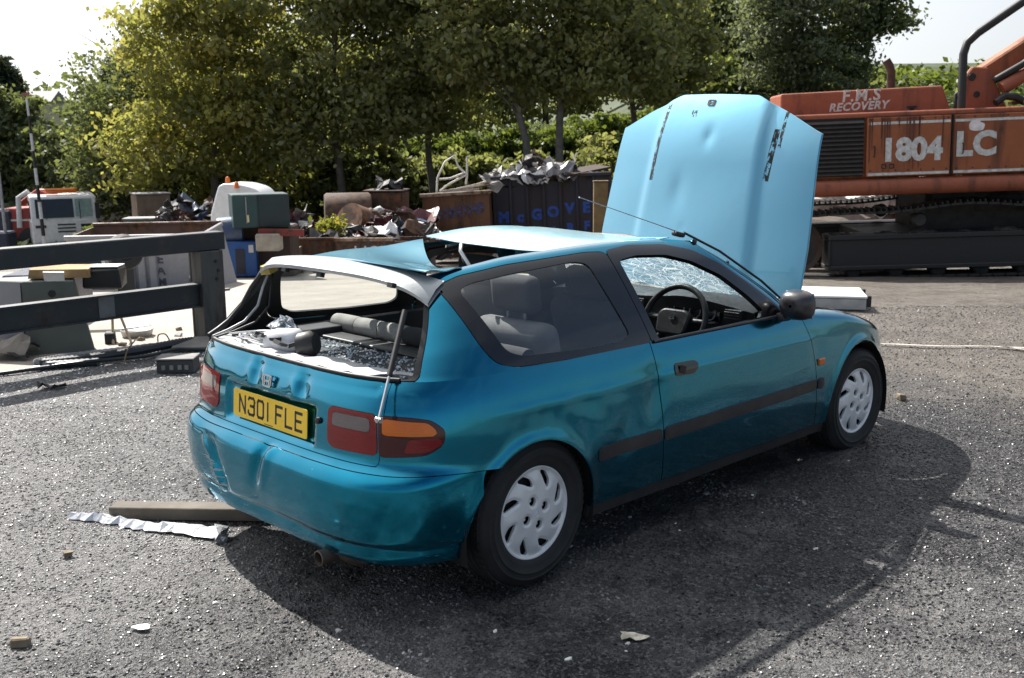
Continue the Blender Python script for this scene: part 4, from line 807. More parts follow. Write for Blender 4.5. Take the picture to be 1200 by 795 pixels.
mb = MB(); mb.bb(-.6, 1.5, 0, 1.2, .5, 1.55); ex('chassis', mb, RED, L_, bevel=.03); mb = MB(); mb.bb(-1.9, -.4, -.1, 1.1, .4, 1.5); ex('cab', mb, plain('dark_blue_paint', (.02, .025, .05), .3), L_, bevel=.06)
for q, s_ in ((-.15, 1), (.95, -1)): mb = MB(); mb.tube([(q, -.05, .9), (q+.05, -.05, 1.9), (q+.4*s_, -.05, 2.1)], .09, 8); ex('arm', mb, WHS if s_ > 0 else RED, L_)
mb = MB(); mb.tube([(-.05, .1, 1.7), (.5, .1, 2.1), (1.1, .1, 2.05)], .10, 8); ex('boom', mb, worn('red_boom', (.34, .05, .03), (.2, .06, .03), .3, 5), L_)
mb = MB(); mb.bb(-.9, .9, -.05, .0, 1.12, 1.18); ex('side_rail', mb, WHS, L_)
for q in (-1.3, .2, 1.0): mb = MB(); mb.lathe([(0, .15), (.25, .15), (.42, .13), (.45, 0), (.42, -.1), (0, -.1)], Matrix.Translation((q, 0, .45)) @ RX90, 20); ex('wheel', mb, TYREB, L_, smooth=40)
Z_ = thing('tow_truck', 'yellow and white recovery vehicle roof showing above the lorry cab', 'truck', -16.0, 38.5, -2.1, .2)
mb = MB(); mb.bb(-.6, .9, 0, 1.5, 0, 2.05); ex('body', mb, YEL, Z_, bevel=.08); mb = MB(); mb.bb(.95, 1.9, .1, 1.4, .5, 2.1); ex('cab', mb, WHS, Z_, bevel=.08); mb = MB(); mb.bb(1.0, 1.8, .08, .1, 1.5, 1.95); ex('windscreen', mb, DG, Z_)
O_ = thing('pipe_frame', 'grey tube frame at the left edge in front of the red lorry', 'frame', -14.6, 30, -1.6, 0)
mb = MB(); mb.tube([(-1.2, 0, 2.5), (-.22, 0, 2.5)], .045, 6); mb.tube([(-.22, 0, 2.52), (-.2, 0, .3)], .045, 6); ex('tube', mb, plain('grey_tube', (.30, .30, .33), .4, .3), O_)
mb = MB(); mb.box((-.65, .1, .55), (1.2, .6, .5)); ex('panel', mb, plain('dark_blue_paint', (.02, .025, .05), .3), O_, bevel=.05)
H_ = thing('striped_pole', 'tall black and white striped pole leaning a little at the left', 'pole', -13.68, 30, -1.62, 0)
for k in range(9):
    mb = MB(); z0_ = .2+.49*k; f = lambda z: -.13*(z/4.7)
    mb.tube([(f(z0_), 0, z0_), (f(z0_+.485), 0, z0_+.485)], .058-.003*k, 8); ex('white_band' if k % 2 == 0 else 'black_band', mb, WHS if k % 2 == 0 else BLACKST, H_, smooth=40)
mb = MB(); mb.box((-.14, 0, 4.72), (.2, .05, .10)); ex('pole_tip', mb, plain('pale_red', (.3, .12, .1), .6), H_)
for nm, lb, r_, d_, z_, sz, m, rz_, cat in (
  ('long_container', 'long low grey-green container behind the lorry cab', -14.8, 38, -1.95, (2.6, 1.6, 1.68), plain('grey_green_paint', (.20, .23, .21), .6), -.06, 'container'),
  ('tan_box', 'brown and tan box body standing behind the ribbed skip', -10.4, 30, -1.65, (.95, 1.0, 1.88), plain('tan_box_paint', (.17, .11, .075), .7, var=.3, scale=3), .5, 'box'),
  ('green_box', 'small pale green box in front of the tan box body', -10.15, 28, -1.45, (.82, .6, 1.10), plain('pale_green_paint', (.10, .15, .115), .6), .1, 'box')):
    t = thing(nm, lb, cat, r_, d_, z_, rz_); mb = MB(); mb.bb(-sz[0]/2, sz[0]/2, 0, sz[1], 0, sz[2]); ex('shell', mb, m, t, bevel=.02)
    mb = MB(); mb.bb(-sz[0]/2-.03, sz[0]/2+.03, -.03, sz[1]+.03, sz[2]+.003, sz[2]+.05); ex('roof', mb, GREYS, t, bevel=.01)
    for q in (-.28, .28): mb = MB(); mb.bb(q*sz[0]-.02, q*sz[0]+.02, -.02, -.002, .05, sz[2]-.05); ex('rib', mb, m, t)
for k, (r_, z_, sx, m, sd_) in enumerate(((-8.75, -.55, .8, GREYS, 51), (-8.2, -.72, .9, DKS, 52), (-7.75, -.62, .7, GREYS, 53), (-9.0, -.95, .8, DKRUST, 54), (-7.4, -.85, .7, DKRUST, 55), (-8.45, -.15, .75, plain('blue_grey_sheet', (.17, .19, .23), .4, .3), 56))):
    crumple('scrap_heap_piece', ('pale grey crushed bodywork at the left of the far heap', 'black twisted metal in the middle of the far heap', 'grey crushed sheet at the right of the far heap', 'dark rusty scrap low at the left of the far heap', 'dark rusty scrap low at the right of the far heap', 'blue-grey car roof on top of the far heap')[k], r_, 27+RNG.uniform(-.3, .3), z_, (sx, .8, .55), m, sd_, n=6, bendy=.35)
mb = MB(); mb.box((0, 0, 0), (2.6, 1.8, 1.0), None, 0, (.7, .5), .1); o = mb.build('scrap_mound', DKRUST, None, bevel=.15, kind='stuff'); o.location = yw(-8.2, 27.4, -1.1); o.rotation_euler = (0, 0, YROT)
# ---- steel barrier in front ------------------------------------------------
FB = thing('steel_barrier', 'heavy black steel barrier with two rails and one stout post', 'barrier', -2.62, 8.72, 0, math.atan2(1.35, 1.24)-.0)
BARM = worn('black_barrier_paint', (.020, .023, .028), (.080, .066, .055), .37, 4, .48)
WEARM = worn('worn_grey_post', (.075, .072, .066), (.035, .033, .032), .48, 5, .6, True)
mb = MB(); mb.bb(-5.2, .16, -.075, .075, .79, .945); ex('rail', mb, BARM, FB, bevel=.008); 
mb = MB(); mb.bb(-5.2, -.10, -.045, .0, .335, .505); mb.bb(-5.2, -.10, -.075, .03, .505, .520); mb.bb(-5.2, -.10, -.075, .03, .320, .335); ex('rail', mb, BARM, FB)
mb = MB(); mb.bb(-.99, -.86, -.052, -.046, .336, .504); ex('splice_plate', mb, plain('grey_splice', (.12, .12, .12), .5), FB)
mb = MB(); mb.bb(-.10, .115, -.10, -.075, -.05, .79); mb.bb(-.10, .115, .075, .10, -.05, .79); mb.bb(-.095, .11, -.075, .075, -.05, .79); po = ex('post', mb, WEARM, FB, bevel=.004)
for q in ((.04, .70), (.06, .62), (.04, .55)):
    mb = MB(); mb.lathe([(0, .012), (.013, .012), (.016, 0)], frame((q[0], -.101, q[1]), (1, 0, 0), (0, 0, 1)), 6); ex('bolt', mb, BLACKST, po)
mb = MB(); mb.bb(.10, .22, -.01, .02, .42, .44); ex('bracket', mb, GREYS, FB)
mb = MB(); mb.bb(-3.6, -3.38, -.10, .10, -.05, .79); ex('post', mb, WEARM, FB, bevel=.004)
# ---- cabinet and junk behind the barrier ----------------------------------
Q_ = thing('grey_cabinet', 'two-tone grey steel cabinet with sloping end standing behind the barrier', 'cabinet', -3.93, 8.12, 0, 0)
mb = MB(); mb.add([(0, 0, 0), (.50, .14, 0), (.36, .16, .60), (0, .03, .61), (-.62, .18, 0), (-.60, .19, .61), (.25, .60, 0), (.2, .55, .60)], [(0, 1, 2, 3), (4, 0, 3, 5), (1, 6, 7, 2), (6, 4, 5, 7), (3, 2, 7, 5), (0, 4, 6, 1)]); cb = ex('shell', mb, plain('green_grey_enamel', (.105, .115, .105), .5, var=.15, scale=3, bump=.1), Q_, bevel=.008)
mb = MB(); mb.add([(-.61, .172, .02), (-.008, .0, .02), (-.008, .028, .60), (-.595, .185, .60)], [(0, 1, 2, 3)]); mb.v = [(x-.006, y-.006, z) for x, y, z in mb.v]; ex('side_panel', mb, plain('blue_grey_enamel', (.16, .175, .205), .5, var=.1, scale=3), Q_)
mb = MB(); mb.lathe([(.0, .004), (.028, .004), (.03, 0)], frame((.20, .095, .50), (.5, .15, 0), (0, 0, 1)), 14); ex('knob', mb, BLACKST, Q_)
mb = MB(); mb.box((0, 0, 0), (.46, .28, .075), None, jit=.01); o = mb.build('cardboard_box', plain('cardboard', (.34, .22, .11), .85, var=.2)); o.location = yw(-3.72, 8.42, .655); o.rotation_euler = (0, .03, YROT+.2); tag(o, 'flattened brown cardboard box on top of the grey cabinet', 'box')
mb = MB(); mb.box((0, 0, 0), (.16, .02, .08), (.2, 0, .1), jit=.006); o = mb.build('white_bracket', WHS); o.location = yw(-3.70, 8.22, .64); o.rotation_euler = (0, 0, YROT); tag(o, 'white plastic bracket leaning on the cardboard box', 'bracket')
B_ = thing('black_box', 'black battered plastic box on the right end of the grey cabinet', 'box', -3.42, 8.55, .50, .1); mb = MB(); mb.box((0, 0, .09), (.30, .24, .17), None, 0, (1, 1), .012); ex('casing', mb, plain('black_plastic_box', (.012, .012, .014), .4), B_, bevel=.015); mb = MB(); mb.box((-.10, -.125, .14), (.03, .012, .03)); ex('button', mb, plain('orange_knob', (.5, .2, .03), .5), B_); mb = MB(); mb.box((0, 0, .186), (.28, .22, .008)); ex('lid', mb, WHS, B_)
W_ = thing('car_windscreen', 'old windscreen in a white frame leaning behind the cardboard box', 'windscreen', -4.15, 9.6, .48, .1); mb = MB(); mb.tube([(-.22, 0, .0), (-.16, .08, .26), (.22, .08, .26), (.33, 0, .0)], .016, 6); ex('frame', mb, WHS, W_, smooth=50); mb = MB(); mb.add([(-.21, 0, .0), (.32, 0, 0), (.215, .08, .25), (-.155, .08, .25)], [(0, 1, 2, 3)]); ex('glass', mb, DG, W_)
mb = MB(); mb.bb(-.75, -.05, .15, .8, -.5, -.02); ex('body', mb, plain('dark_blue_paint', (.02, .025, .05), .3), W_, bevel=.05)
W2 = thing('loose_wheel', 'small dark wheel standing left of the ribbed skip', 'wheel', -4.55, 12.0, None, .6); mb = MB(); mb.lathe([(.0, .05), (.08, .05), (.10, .08), (.19, .09), (.21, .05), (.21, -.05), (.19, -.09), (0, -.09)], Matrix.Translation((0, 0, .60)) @ RX90, 24); ex('tyre', mb, TYREB, W2, smooth=40); mb = MB(); mb.box((0, .1, .2), (.2, .14, .4)); ex('stand', mb, BLACKST, W2)
# ================================================================ the damaged hatchback
# car frame: x forward from the rear axle, y to the left, z up
XM = 1.30
def half(n_x, n_y, m=1500):
    Yc = .5**(1/n_y); Xc = .5**(1/n_x); s = np.linspace(0, 1, m)
    Y1 = Yc*s; X1 = (1-Y1**n_y)**(1/n_x); X2 = Xc*(1-s[1:]); Y2 = (1-X2**n_x)**(1/n_y)
    return np.concatenate([X1, X2]), np.concatenate([Y1, Y2])
rX, rY = half(13.0, 4.0); fX, fY = half(7.0, 3.0); wX, wY = half(9.0, 3.0)
def sample(X, Y, a, b, step):
    d = np.r_[0, np.cumsum(np.hypot(np.diff(X*a), np.diff(Y*b)))]; n = int(d[-1]/step)
    t = np.linspace(0, d[-1], n+1); return np.interp(t, d, X), np.interp(t, d, Y), t
STEP = .0135
RX, RY, RT = sample(rX, rY, 1.95, .84, STEP)
FX, FY, FT = sample(fX[::-1], fY[::-1], 1.98, .84, STEP)       # from the side to the front centre
WX, WY, WT = sample(wX[::-1], wY[::-1], .70, .70, STEP)
L_REAR = RT[-1]
def perimeter(X2, Y2, T2):
    """columns for the right side from rear centre to front centre: kind (0 rear, 1 front), X, Y, arclength"""
    return (np.r_[np.zeros(len(RX)), np.ones(len(X2)-1)], np.r_[RX, X2[1:]], np.r_[RY, Y2[1:]], np.r_[RT, L_REAR+T2[1:]])
def loft(R, F, W, per):
    k, X, Y, U = per; R, F, W = (np.asarray(q)[:, None] for q in (R, F, W))
    x = np.where(k == 0, XM-(XM-R)*X, XM+(F-XM)*X); y = -W*Y
    return x, y, U
def mirror(x, y, z, U, extra=()):
    f = lambda q: np.concatenate([q[:, :0:-1], q], 1)
    return f(x), np.concatenate([-y[:, :0:-1], y], 1), f(z), np.concatenate([-np.broadcast_to(U, x.shape)[:, :0:-1], np.broadcast_to(U, x.shape)], 1)
def gau(d, s): return np.exp(-.5*(d/s)**2)

# lower body -------------------------------------------------------------
zbot = tab([-1, -.5, -.3, .3, 2.2, 2.8, 3.4], [.235, .235, .235, .215, .215, .22, .22], .05)
ztop = tab([-1, 1.7, 1.9, 2.15, 2.45, 2.75, 3.05, 3.3], [.878, .878, .872, .815, .775, .70, .61, .57], .06)
Wz = tab([.15, .22, .30, .40, .50, .60, .70, .80, .88, .96], [.785, .803, .822, .838, .845, .842, .832, .812, .785, .752], .03)
Rz = tab([.20, .24, .30, .38, .46, .52, .55, .568, .585, .62, .70, .78, .84, .878, .92], [-.655, -.678, -.70, -.712, -.716, -.712, -.698, -.668, -.652, -.646, -.641, -.631, -.614, -.592, -.565], .008)
Fz = tab([.15, .22, .30, .40, .50, .57, .62], [3.14, 3.22, 3.27, 3.285, 3.27, 3.24, 3.20], .02)
T = np.linspace(0, 1, 54)
per = perimeter(FX, FY, FT)
x, y, U = loft(Rz(.235+T*(.878-.235)), Fz(.22+T*.35), np.ones_like(T), per)
z = zbot(x)+T[:, None]*(ztop(x)-zbot(x)); y = y*Wz(z)
x, y, z, U = mirror(x, y, z, U)
G = np.stack([x, y, z], 2); Nn = grid_normals(G)
if (Nn[20, Nn.shape[1]//2+100]*np.array([0, -1, 0])).sum() < 0: FL = -1
else: FL = 1
Nn = Nn*FL
wob = lambda a, b, c, f, ph: np.sin(a*f+1.3*np.sin(b*f*.7+ph))*np.cos(c*f*.8+ph*1.7)
d = np.zeros_like(x); R_ = y < 0
aU = np.abs(U)
rad = np.hypot(x+.025, z-.275); d += np.where(aU > .9, .010*gau(rad-.335, .022), 0)*(z > .3)
rad = np.hypot(x-2.545, z-.31); d += np.where((aU > 2), .010*gau(rad-.35, .022), 0)
d += .003*gau(z-.735, .014)*sstep(.95, 1.3, aU)*(1-sstep(3.2, 3.6, aU))              # character line
# bumper: crumpled left of the middle, creased on the right
bm = (aU < 1.0)
bl = bm*gau(y-.42, .10)*gau(z-.40, .085); d -= .024*bl
d -= bm*.016*gau(y-.30-.5*(z-.4), .016)*sstep(.28, .36, z)*(1-sstep(.47, .53, z))
d += bm*.012*gau(y-.36-.7*(z-.4), .014)*sstep(.28, .36, z)*(1-sstep(.47, .53, z))
d -= bm*.018*gau(y+.02+.35*(z-.5), .020)*sstep(.36, .5, z)*(1-sstep(.555, .57, z))
d += bm*.007*gau(y+.07+.35*(z-.5), .02)*sstep(.3, .5, z)*(1-sstep(.555, .57, z))
d -= bm*.010*gau(y-.45, .07)*gau(z-.535, .03)
d -= bm*.012*gau(y+.05, .2)*gau(z-.3, .06)
d -= bm*.012*gau(z-.292, .012)*sstep(.0, .2, aU*0+1)*(1-sstep(.9, 1.0, aU))         # lower lip
# tailgate: plate recess, two dents in the lip
tg = (aU < .63)
d -= tg*.016*sstep(-.31, -.29, y)*(1-sstep(.30, .32, y))*sstep(.602, .612, z)*(1-sstep(.742, .756, z))
d -= tg*.013*gau(y-.115, .022)*gau(z-.815, .035); d += tg*.006*gau(y-.15, .02)*gau(z-.815, .04)
d -= tg*.015*gau(y+.205, .024)*gau(z-.805, .03); d += tg*.006*gau(y+.16, .02)*gau(z-.80, .04)
d -= tg*.006*gau(z-.845, .008)
# rear quarter and door: pushed about
q = R_*(aU > 1.0)
d -= q*.012*gau(x-.70, .045)*gau(z-.655-.5*(x-.7), .075)
d -= q*.010*gau(x-.52-.6*(z-.55), .075)*gau(z-.56, .12)
d += q*.0022*wob(x, z, z, 26, .4)*gau(x-.22, .2)*gau(z-.66, .06)
d += q*.0013*wob(x, z, x, 41, 1.9)*gau(x-.05, .16)*gau(z-.64, .05)
d += q*.0016*wob(x, z, z, 9, 2.2)*sstep(.75, .9, x)*(1-sstep(1.9, 2.05, x))
d += q*.003*wob(x, z, z, 21, .9)*gau(x-2.02, .07)*gau(z-.7, .08)
d += bm*.0012*wob(y, z, y, 17, .3)
Gd = G+Nn*d[..., None]
GA = grid_patch(Gd, np.stack([U, np.broadcast_to(T[:, None], x.shape), x, z], 2), FL)
# the turned-in top of the front wings
top = Gd[-1]; tn = Nn[-1]; tdir = Gd[-1]-Gd[-2]; inn = -tn*np.array([1, 1, 0]); inn /= np.linalg.norm(inn, axis=1, keepdims=True)
phi0 = np.arctan2((tdir*inn).sum(1), tdir[:, 2]); rho = np.interp(top[:, 0], [1.85, 2.0, 2.2, 3.3], [.02, .05, .075, .05])
rows = []; al = np.linspace(0, 1, 14)
for q_ in al:
    ph = phi0+(math.radians(84)-phi0)*q_
    rows.append(top+inn*(rho*(np.cos(phi0)-np.cos(ph)))[:, None]+np.array([0, 0, 1])*(rho*(np.sin(ph)-np.sin(phi0)))[:, None])
for q_ in (.02, .045, .07): rows.append(rows[13]+inn*q_+np.array([0, 0, 1])*q_*.1)
GCg = np.stack(rows, 0)
GC = grid_patch(GCg, np.stack([np.broadcast_to(U[-1], GCg.shape[:2]), np.broadcast_to(np.linspace(1, 2, GCg.shape[0])[:, None], GCg.shape[:2]), GCg[..., 0], GCg[..., 2]], 2), FL)

# upper body -------------------------------------------------------------
rail = tab([-.6, -.42, -.24, .09, .57, .87, 1.2, 2.1], [1.11, 1.15, 1.207, 1.247, 1.266, 1.272, 1.262, 1.25], .05)
Wt = tab([-.1, 0, .1, .3, .55, .8, .92, 1.0, 1.05], [.80, .785, .770, .735, .685, .632, .600, .575, .55], .03)
Rt = tab([-.1, 0, .25, .5, .75, 1.0, 1.1], [-.63, -.592, -.55, -.495, -.435, -.375, -.35], .05)
Ft = tab([-.1, 0, .25, .5, .75, 1.0, 1.1], [2.14, 2.09, 1.93, 1.74, 1.52, 1.27, 1.15], .05)
T2 = np.linspace(0, 1, 34); per2 = perimeter(WX, WY, WT)
x, y, U2 = loft(Rt(T2), Ft(T2), Wt(T2), per2)
z = .878+T2[:, None]*(rail(x)-.878)
x, y, z, U2 = mirror(x, y, z, U2)
G2 = np.stack([x, y, z], 2)
N2 = grid_normals(G2, FL); tdir = G2[-1]-G2[-2]; inn = -N2[-1]*np.array([1, 1, 0]); inn /= np.linalg.norm(inn, axis=1, keepdims=True)
phi0 = np.arctan2((tdir*inn).sum(1), tdir[:, 2]); rho = .045
rows = []
for q_ in np.linspace(0, 1, 9)[1:]:
    ph = phi0+(math.radians(80)-phi0)*q_
    rows.append(G2[-1]+inn*(rho*(np.cos(phi0)-np.cos(ph)))[:, None]+np.array([0, 0, 1])*(rho*(np.sin(ph)-np.sin(phi0)))[:, None])
rows.append(rows[-1]+inn*.02+np.array([0, 0, .003]))
G2 = np.concatenate([G2, np.stack(rows, 0)], 0)
def crush(P):
    """the left of the roof has been pushed down"""
    P = np.array(P, float); X, Y, Z = P[..., 0], P[..., 1], P[..., 2]
    P[..., 2] = Z-.062*sstep(-.05, .5, Y)*sstep(.92, 1.24, Z)*sstep(-.35, 0, X)*(1-sstep(1.0, 1.6, X)); return P
tt2 = np.r_[T2, 1+np.arange(1, 10)*.05]
G2b = G2.copy(); G2 = crush(G2); U2 = np.broadcast_to(U2[0], G2.shape[:2])
GB = grid_patch(G2, np.stack([U2, np.broadcast_to(tt2[:, None], U2.shape), G2b[..., 0], G2b[..., 2]], 2), FL)
def us_near(px, py, pz):
    q = GB.V[(GB.us > 0)]; u = GB.us[GB.us > 0]; return float(u[np.argmin(((q-np.array([px, py, pz]))**2).sum(1))])
def us_low(yv=None, xv=None, zv=.68):
    m = (GA.us > 0) & (np.abs(GA.bz-zv) < .012) & (GA.bx < XM)
    val = -GA.y[m] if yv is not None else GA.bx[m]; u = GA.us[m]; k = np.argsort(u)
    if yv is not None: return float(np.interp(yv, val[k], u[k]))
    return float(np.interp(xv, val[k], u[k]))
U_SEAM = us_low(yv=.615)
U_INN = us_low(yv=.385)
U_TIP = us_low(xv=-.425)

# ---------------------------------------------------------------- materials of the car
def paint_mat():
    g = N('teal_paint'); v = g.coord()
    fl = g.voro(2600, v, 'F1', 0); n1 = g.noise(3, 4); dirt = g.noise(14, 8, .7)
    base = g.mix(g.ramp(n1, .35, .65), (.0, .208, .328), (.0004, .233, .365))
    base = g.mix(g.math('MULTIPLY', g.ramp(dirt, .62, .82), .06), base, (.06, .14, .17))
    fleck = g.mix(.06, base, fl, 'OVERLAY')
    ro = g.math('ADD', .11, g.math('MULTIPLY', n1, .06))
    nb = g.bump(g.noise(5, 3), .05, .02)
    g.prin(**{'Base Color': fleck, 'Metallic': .96, 'Roughness': ro, 'Coat Weight': .9, 'Coat Roughness': g.math('ADD', .008, g.math('MULTIPLY', g.ramp(n1, .45, .8), .02)), 'Coat IOR': 1.42, 'Normal': nb})
    return g.m
PAINT = paint_mat()
def scuffed():
    g = N('scuffed_teal_paint'); v = g.coord(); sp_ = g.n('SeparateXYZ'); g.l(v, sp_.inputs[0]); Y, Z = sp_.outputs[1], sp_.outputs[2]
    m = g.n('Mapping'); m.inputs['Rotation'].default_value = (.5, 0, 0); m.inputs['Scale'].default_value = (1, 3.2, 22); g.l(v, m.inputs[0]); st = g.noise(2.2, 6, .7, m.outputs[0], dist=.3)
    m2 = g.n('Mapping'); m2.inputs['Rotation'].default_value = (1.25, 0, 0); m2.inputs['Scale'].default_value = (1, 3, 30); g.l(v, m2.inputs[0]); st2 = g.noise(1.7, 5, .7, m2.outputs[0])
    dy = g.math('DIVIDE', g.math('SUBTRACT', Y, .40), .24); dz = g.math('DIVIDE', g.math('SUBTRACT', Z, .36), .12)
    near = g.math('MAXIMUM', g.math('SUBTRACT', 1.0, g.math('ADD', g.math('MULTIPLY', dy, dy), g.math('MULTIPLY', dz, dz))), 0.0)
    low = g.math('MULTIPLY', g.ramp(Z, .27, .33, (1, 1, 1), (0, 0, 0)), .25)
    f = g.ramp(g.math('ADD', g.math('MAXIMUM', st, st2), g.math('MULTIPLY', g.math('ADD', near, low), .16)), .70, .735)
    n1 = g.noise(3, 4, .5, v); dirt = g.noise(14, 8, .7, v)
    base = g.mix(g.ramp(n1, .35, .65), (.0, .208, .328), (.0004, .233, .365)); base = g.mix(g.math('MULTIPLY', g.ramp(dirt, .55, .8), .22), base, (.10, .14, .15))
    g.prin(**{'Base Color': g.mix(f, base, (.30, .33, .33)), 'Metallic': g.math('SUBTRACT', .96, g.math('MULTIPLY', f, .96)), 'Roughness': g.math('ADD', .15, g.math('MULTIPLY', f, .4)), 'Coat Weight': g.math('MULTIPLY', g.math('SUBTRACT', 1.0, f), .6), 'Coat IOR': 1.38, 'Coat Roughness': .03, 'Normal': g.bump(g.math('ADD', g.noise(5, 3, .5, v), g.math('MULTIPLY', f, -.15)), .08, .015)}); return g.m
TRIM = plain('charcoal_trim', (.030, .031, .034), .55, bump=.3, bscale=220, var=.15)
RUBBER = plain('black_rubber', (.012, .012, .013), .5, bump=.1, var=.3)
FRIT = plain('black_glass_edge', (.008, .008, .010), .12, bump=0, var=.1, coat=.5)
LINER = plain('black_liner', (.010, .010, .010), .85)
GREYTRIM = plain('grey_plastic', (.034, .034, .037), .45, bump=.3, bscale=180)
CLOTH = plain('grey_cloth', (.16, .16, .165), .95, bump=.5, bscale=400, var=.12)
CLOTHD = plain('dark_cloth', (.05, .051, .055), .95, bump=.5, bscale=400, var=.15)
STEEL = plain('bright_steel', (.55, .55, .55), .25, 1.0, var=.08, bump=.05)
GLASS = glassy('window_glass', (.84, .88, .88), .26)
LAMPRIM = plain('lamp_edge', (.02, .02, .02), .3)

car = empty('hatchback_car', (0, 0, -.015), 0, 'wrecked teal hatchback with open bonnet, cut roof and missing rear window', 'car')
car.rotation_euler = (0, math.atan(.045/2.57), 0)

# ---------------------------------------------------------------- openings (x, z) or (arclength, z)
DOOR_R = tab([.2, .28, .40, .52, .74, .87], [.79, .780, .758, .745, .732, .712], .02)     # x of the door's rear edge at height z
DOOR_F = tab([.2, .28, .41, .64, .76, .872], [2.10, 2.092, 2.06, 2.02, 1.985, 1.925], .02)
QW = rounded([(-.262, 1.178), (-.16, 1.212), (.06, 1.238), (.52, 1.257), (.645, 1.252), (.728, .874), (.36, .872), (-.07, .886), (-.165, .91), (-.205, .97)], .035)
QG = rounded([(-.195, 1.163), (-.13, 1.185), (.06, 1.205), (.42, 1.226), (.50, 1.214), (.60, .925), (.55, .905), (.3, .905), (-.03, .92), (-.10, .945)], .03)
DW = rounded([(.640, 1.255), (.80, 1.268), (1.05, 1.258), (1.24, 1.222), (1.42, 1.145), (1.60, 1.035), (1.76, .93), (1.86, .866), (1.3, .866), (.728, .866)], .03)
DI = rounded([(.695, 1.213), (.82, 1.225), (1.03, 1.214), (1.20, 1.175), (1.38, 1.10), (1.53, .995), (1.615, .92), (1.585, .892), (1.3, .888), (.772, .884)], .025)
uA = us_near(-.55, -.79, .89); uB = us_near(-.46, -.73, 1.03); uC = us_near(-.41, -.66, 1.15)
def sym(p): return [(a, b) for a, b in p]+[(-a, b) for a, b in p[::-1]]
RW = rounded(sym([(uA-.01, .8785), (uA, .893), (uB, 1.03), (uC, 1.20)]), .04)
RWI = rounded(sym([(uA-.035, .884), (uA-.022, .905), (uB-.022, 1.03), (uC-.02, 1.125), (uC-.02, 1.20)]), .04)
UMAX = GB.us.max()
uP = UMAX-us_near(1.62, -.70, 1.07)      # windscreen half width measured from the front centre
def ws(P, m): return np.maximum(np.maximum((UMAX-np.abs(P.us))-(uP-.045-m), .03+m-P.tt), P.tt-(.965-m))
TGP = rounded(sym([(U_SEAM+.002, .588), (U_SEAM+.012, .70), (U_SEAM+.03, .80), (U_SEAM+.055, .95)]), .012)
LAMP = rounded([(U_SEAM+.003, .765), (U_SEAM+.12, .763), (U_TIP-.05, .752), (U_TIP, .715), (U_TIP-.01, .665), (U_TIP-.07, .634), (U_SEAM+.003, .622)], .02)
LAMPI = rounded([(U_INN, .757), (U_INN+.02, .770), (U_SEAM-.003, .768), (U_SEAM-.003, .625), (U_INN+.02, .622), (U_INN-.004, .642)], .02)
def arch_r(P, r=.335): return r-np.hypot(P.bx+.025, P.bz-.275)
def arch_f(P, r=.352): return r-np.hypot(P.bx-2.545, P.bz-.31)
def bline(P): return .563-.02*sstep(.8, 1.25, np.abs(P.us))
A_ = lambda P: np.abs(P.us)
def lampsdf(P, poly): return sdf(np.stack([A_(P), P.bz], 1), poly)

# ---------------------------------------------------------------- shell
b = GA.copy(); b.clip(b.bx-DOOR_R(b.bz)+.0025); b.clip(.267-b.bz); b.clip(np.where(A_(b) > .95, arch_r(b), -1)); b.clip(np.where(b.bx < -.03, bline(b)+.0025-b.bz, -1))
b.clip(-lampsdf(b, LAMP)+.0015); b.clip(-b.rear(TGP)+.0028)
u = GB.copy(); u.clip(-u.rear(RW)+.001); u.clip(np.where(A_(u) > .8, -u.side(QW)+.001, -1)); u.clip(np.where(A_(u) > .8, -u.side(DW)+.001, -1)); u.clip(-ws(u, 0)); u.clip(np.where((u.bx > 1.06) | (UMAX-np.abs(u.us) < uP+.06), u.tt-.999, -1))
b.join(u); b.build('body_shell', [PAINT, TRIM], car, .014)
bp = GA.copy(); bp.clip(bp.bx-.2); bp.clip(bp.bz-bline(bp)); bp.clip(np.where(A_(bp) > .95, arch_r(bp), -1)); bp.clip(A_(bp)-(us_low(xv=-.30, zv=.45)))
bump_o = bp.build('rear_bumper', [scuffed(), LINER], car, .008, 'dented and scuffed rear bumper')
t_ = GA.copy(); t_.clip(t_.rear(TGP)); t_.clip(-lampsdf(t_, LAMPI)+.0012); t_.clip(t_.bz-.8775)
gate = t_.build('tailgate', [PAINT, TRIM], car, .012, 'tailgate with two knocked-in dents along its upper edge')
for s in (1, -1):
    l1 = GA.copy(); l1.clip(-s*l1.us); l1.clip(lampsdf(l1, LAMP)); l1.push(.003)
    am = rounded([(U_SEAM+.018, .757), (U_TIP-.065, .746), (U_TIP-.035, .722), (U_TIP-.03, .698), (U_SEAM+.018, .698)], .012)
    rd = l1.copy(); rd.clip(-lampsdf(rd, am)); h = rd.build('tail_lamp', [L_DRED, LAMPRIM], car, .010)
    a1 = l1.copy(); a1.clip(lampsdf(a1, am)+.001); a1.push(.0015); a1.build('indicator_lens', [L_AMB, LAMPRIM], h, .006, 'amber indicator lens')
    r1 = rounded([(U_TIP-.13, .690), (U_TIP-.022, .692), (U_TIP-.015, .67), (U_TIP-.065, .645), (U_TIP-.15, .642)], .012)
    a2 = l1.copy(); a2.clip(lampsdf(a2, r1)); a2.push(.0025); a2.build('brake_lens', [L_RED, LAMPRIM], h, .005, 'bright red lens')
    l2 = GA.copy(); l2.clip(-s*l2.us); l2.clip(lampsdf(l2, LAMPI)); l2.push(.003)
    cl = rounded([(U_INN+.028, .752), (U_SEAM-.03, .752), (U_SEAM-.03, .702), (U_INN+.022, .702)], .014)
    rd = l2.copy(); rd.clip(-lampsdf(rd, cl)); h2 = rd.build('inner_tail_lamp', [L_RED, LAMPRIM], car, .010)
    a1 = l2.copy(); a1.clip(lampsdf(a1, cl)+.001); a1.push(.001); a1.build('reversing_lens', [L_CLR, LAMPRIM], h2, .006, 'smoky clear reversing lens')
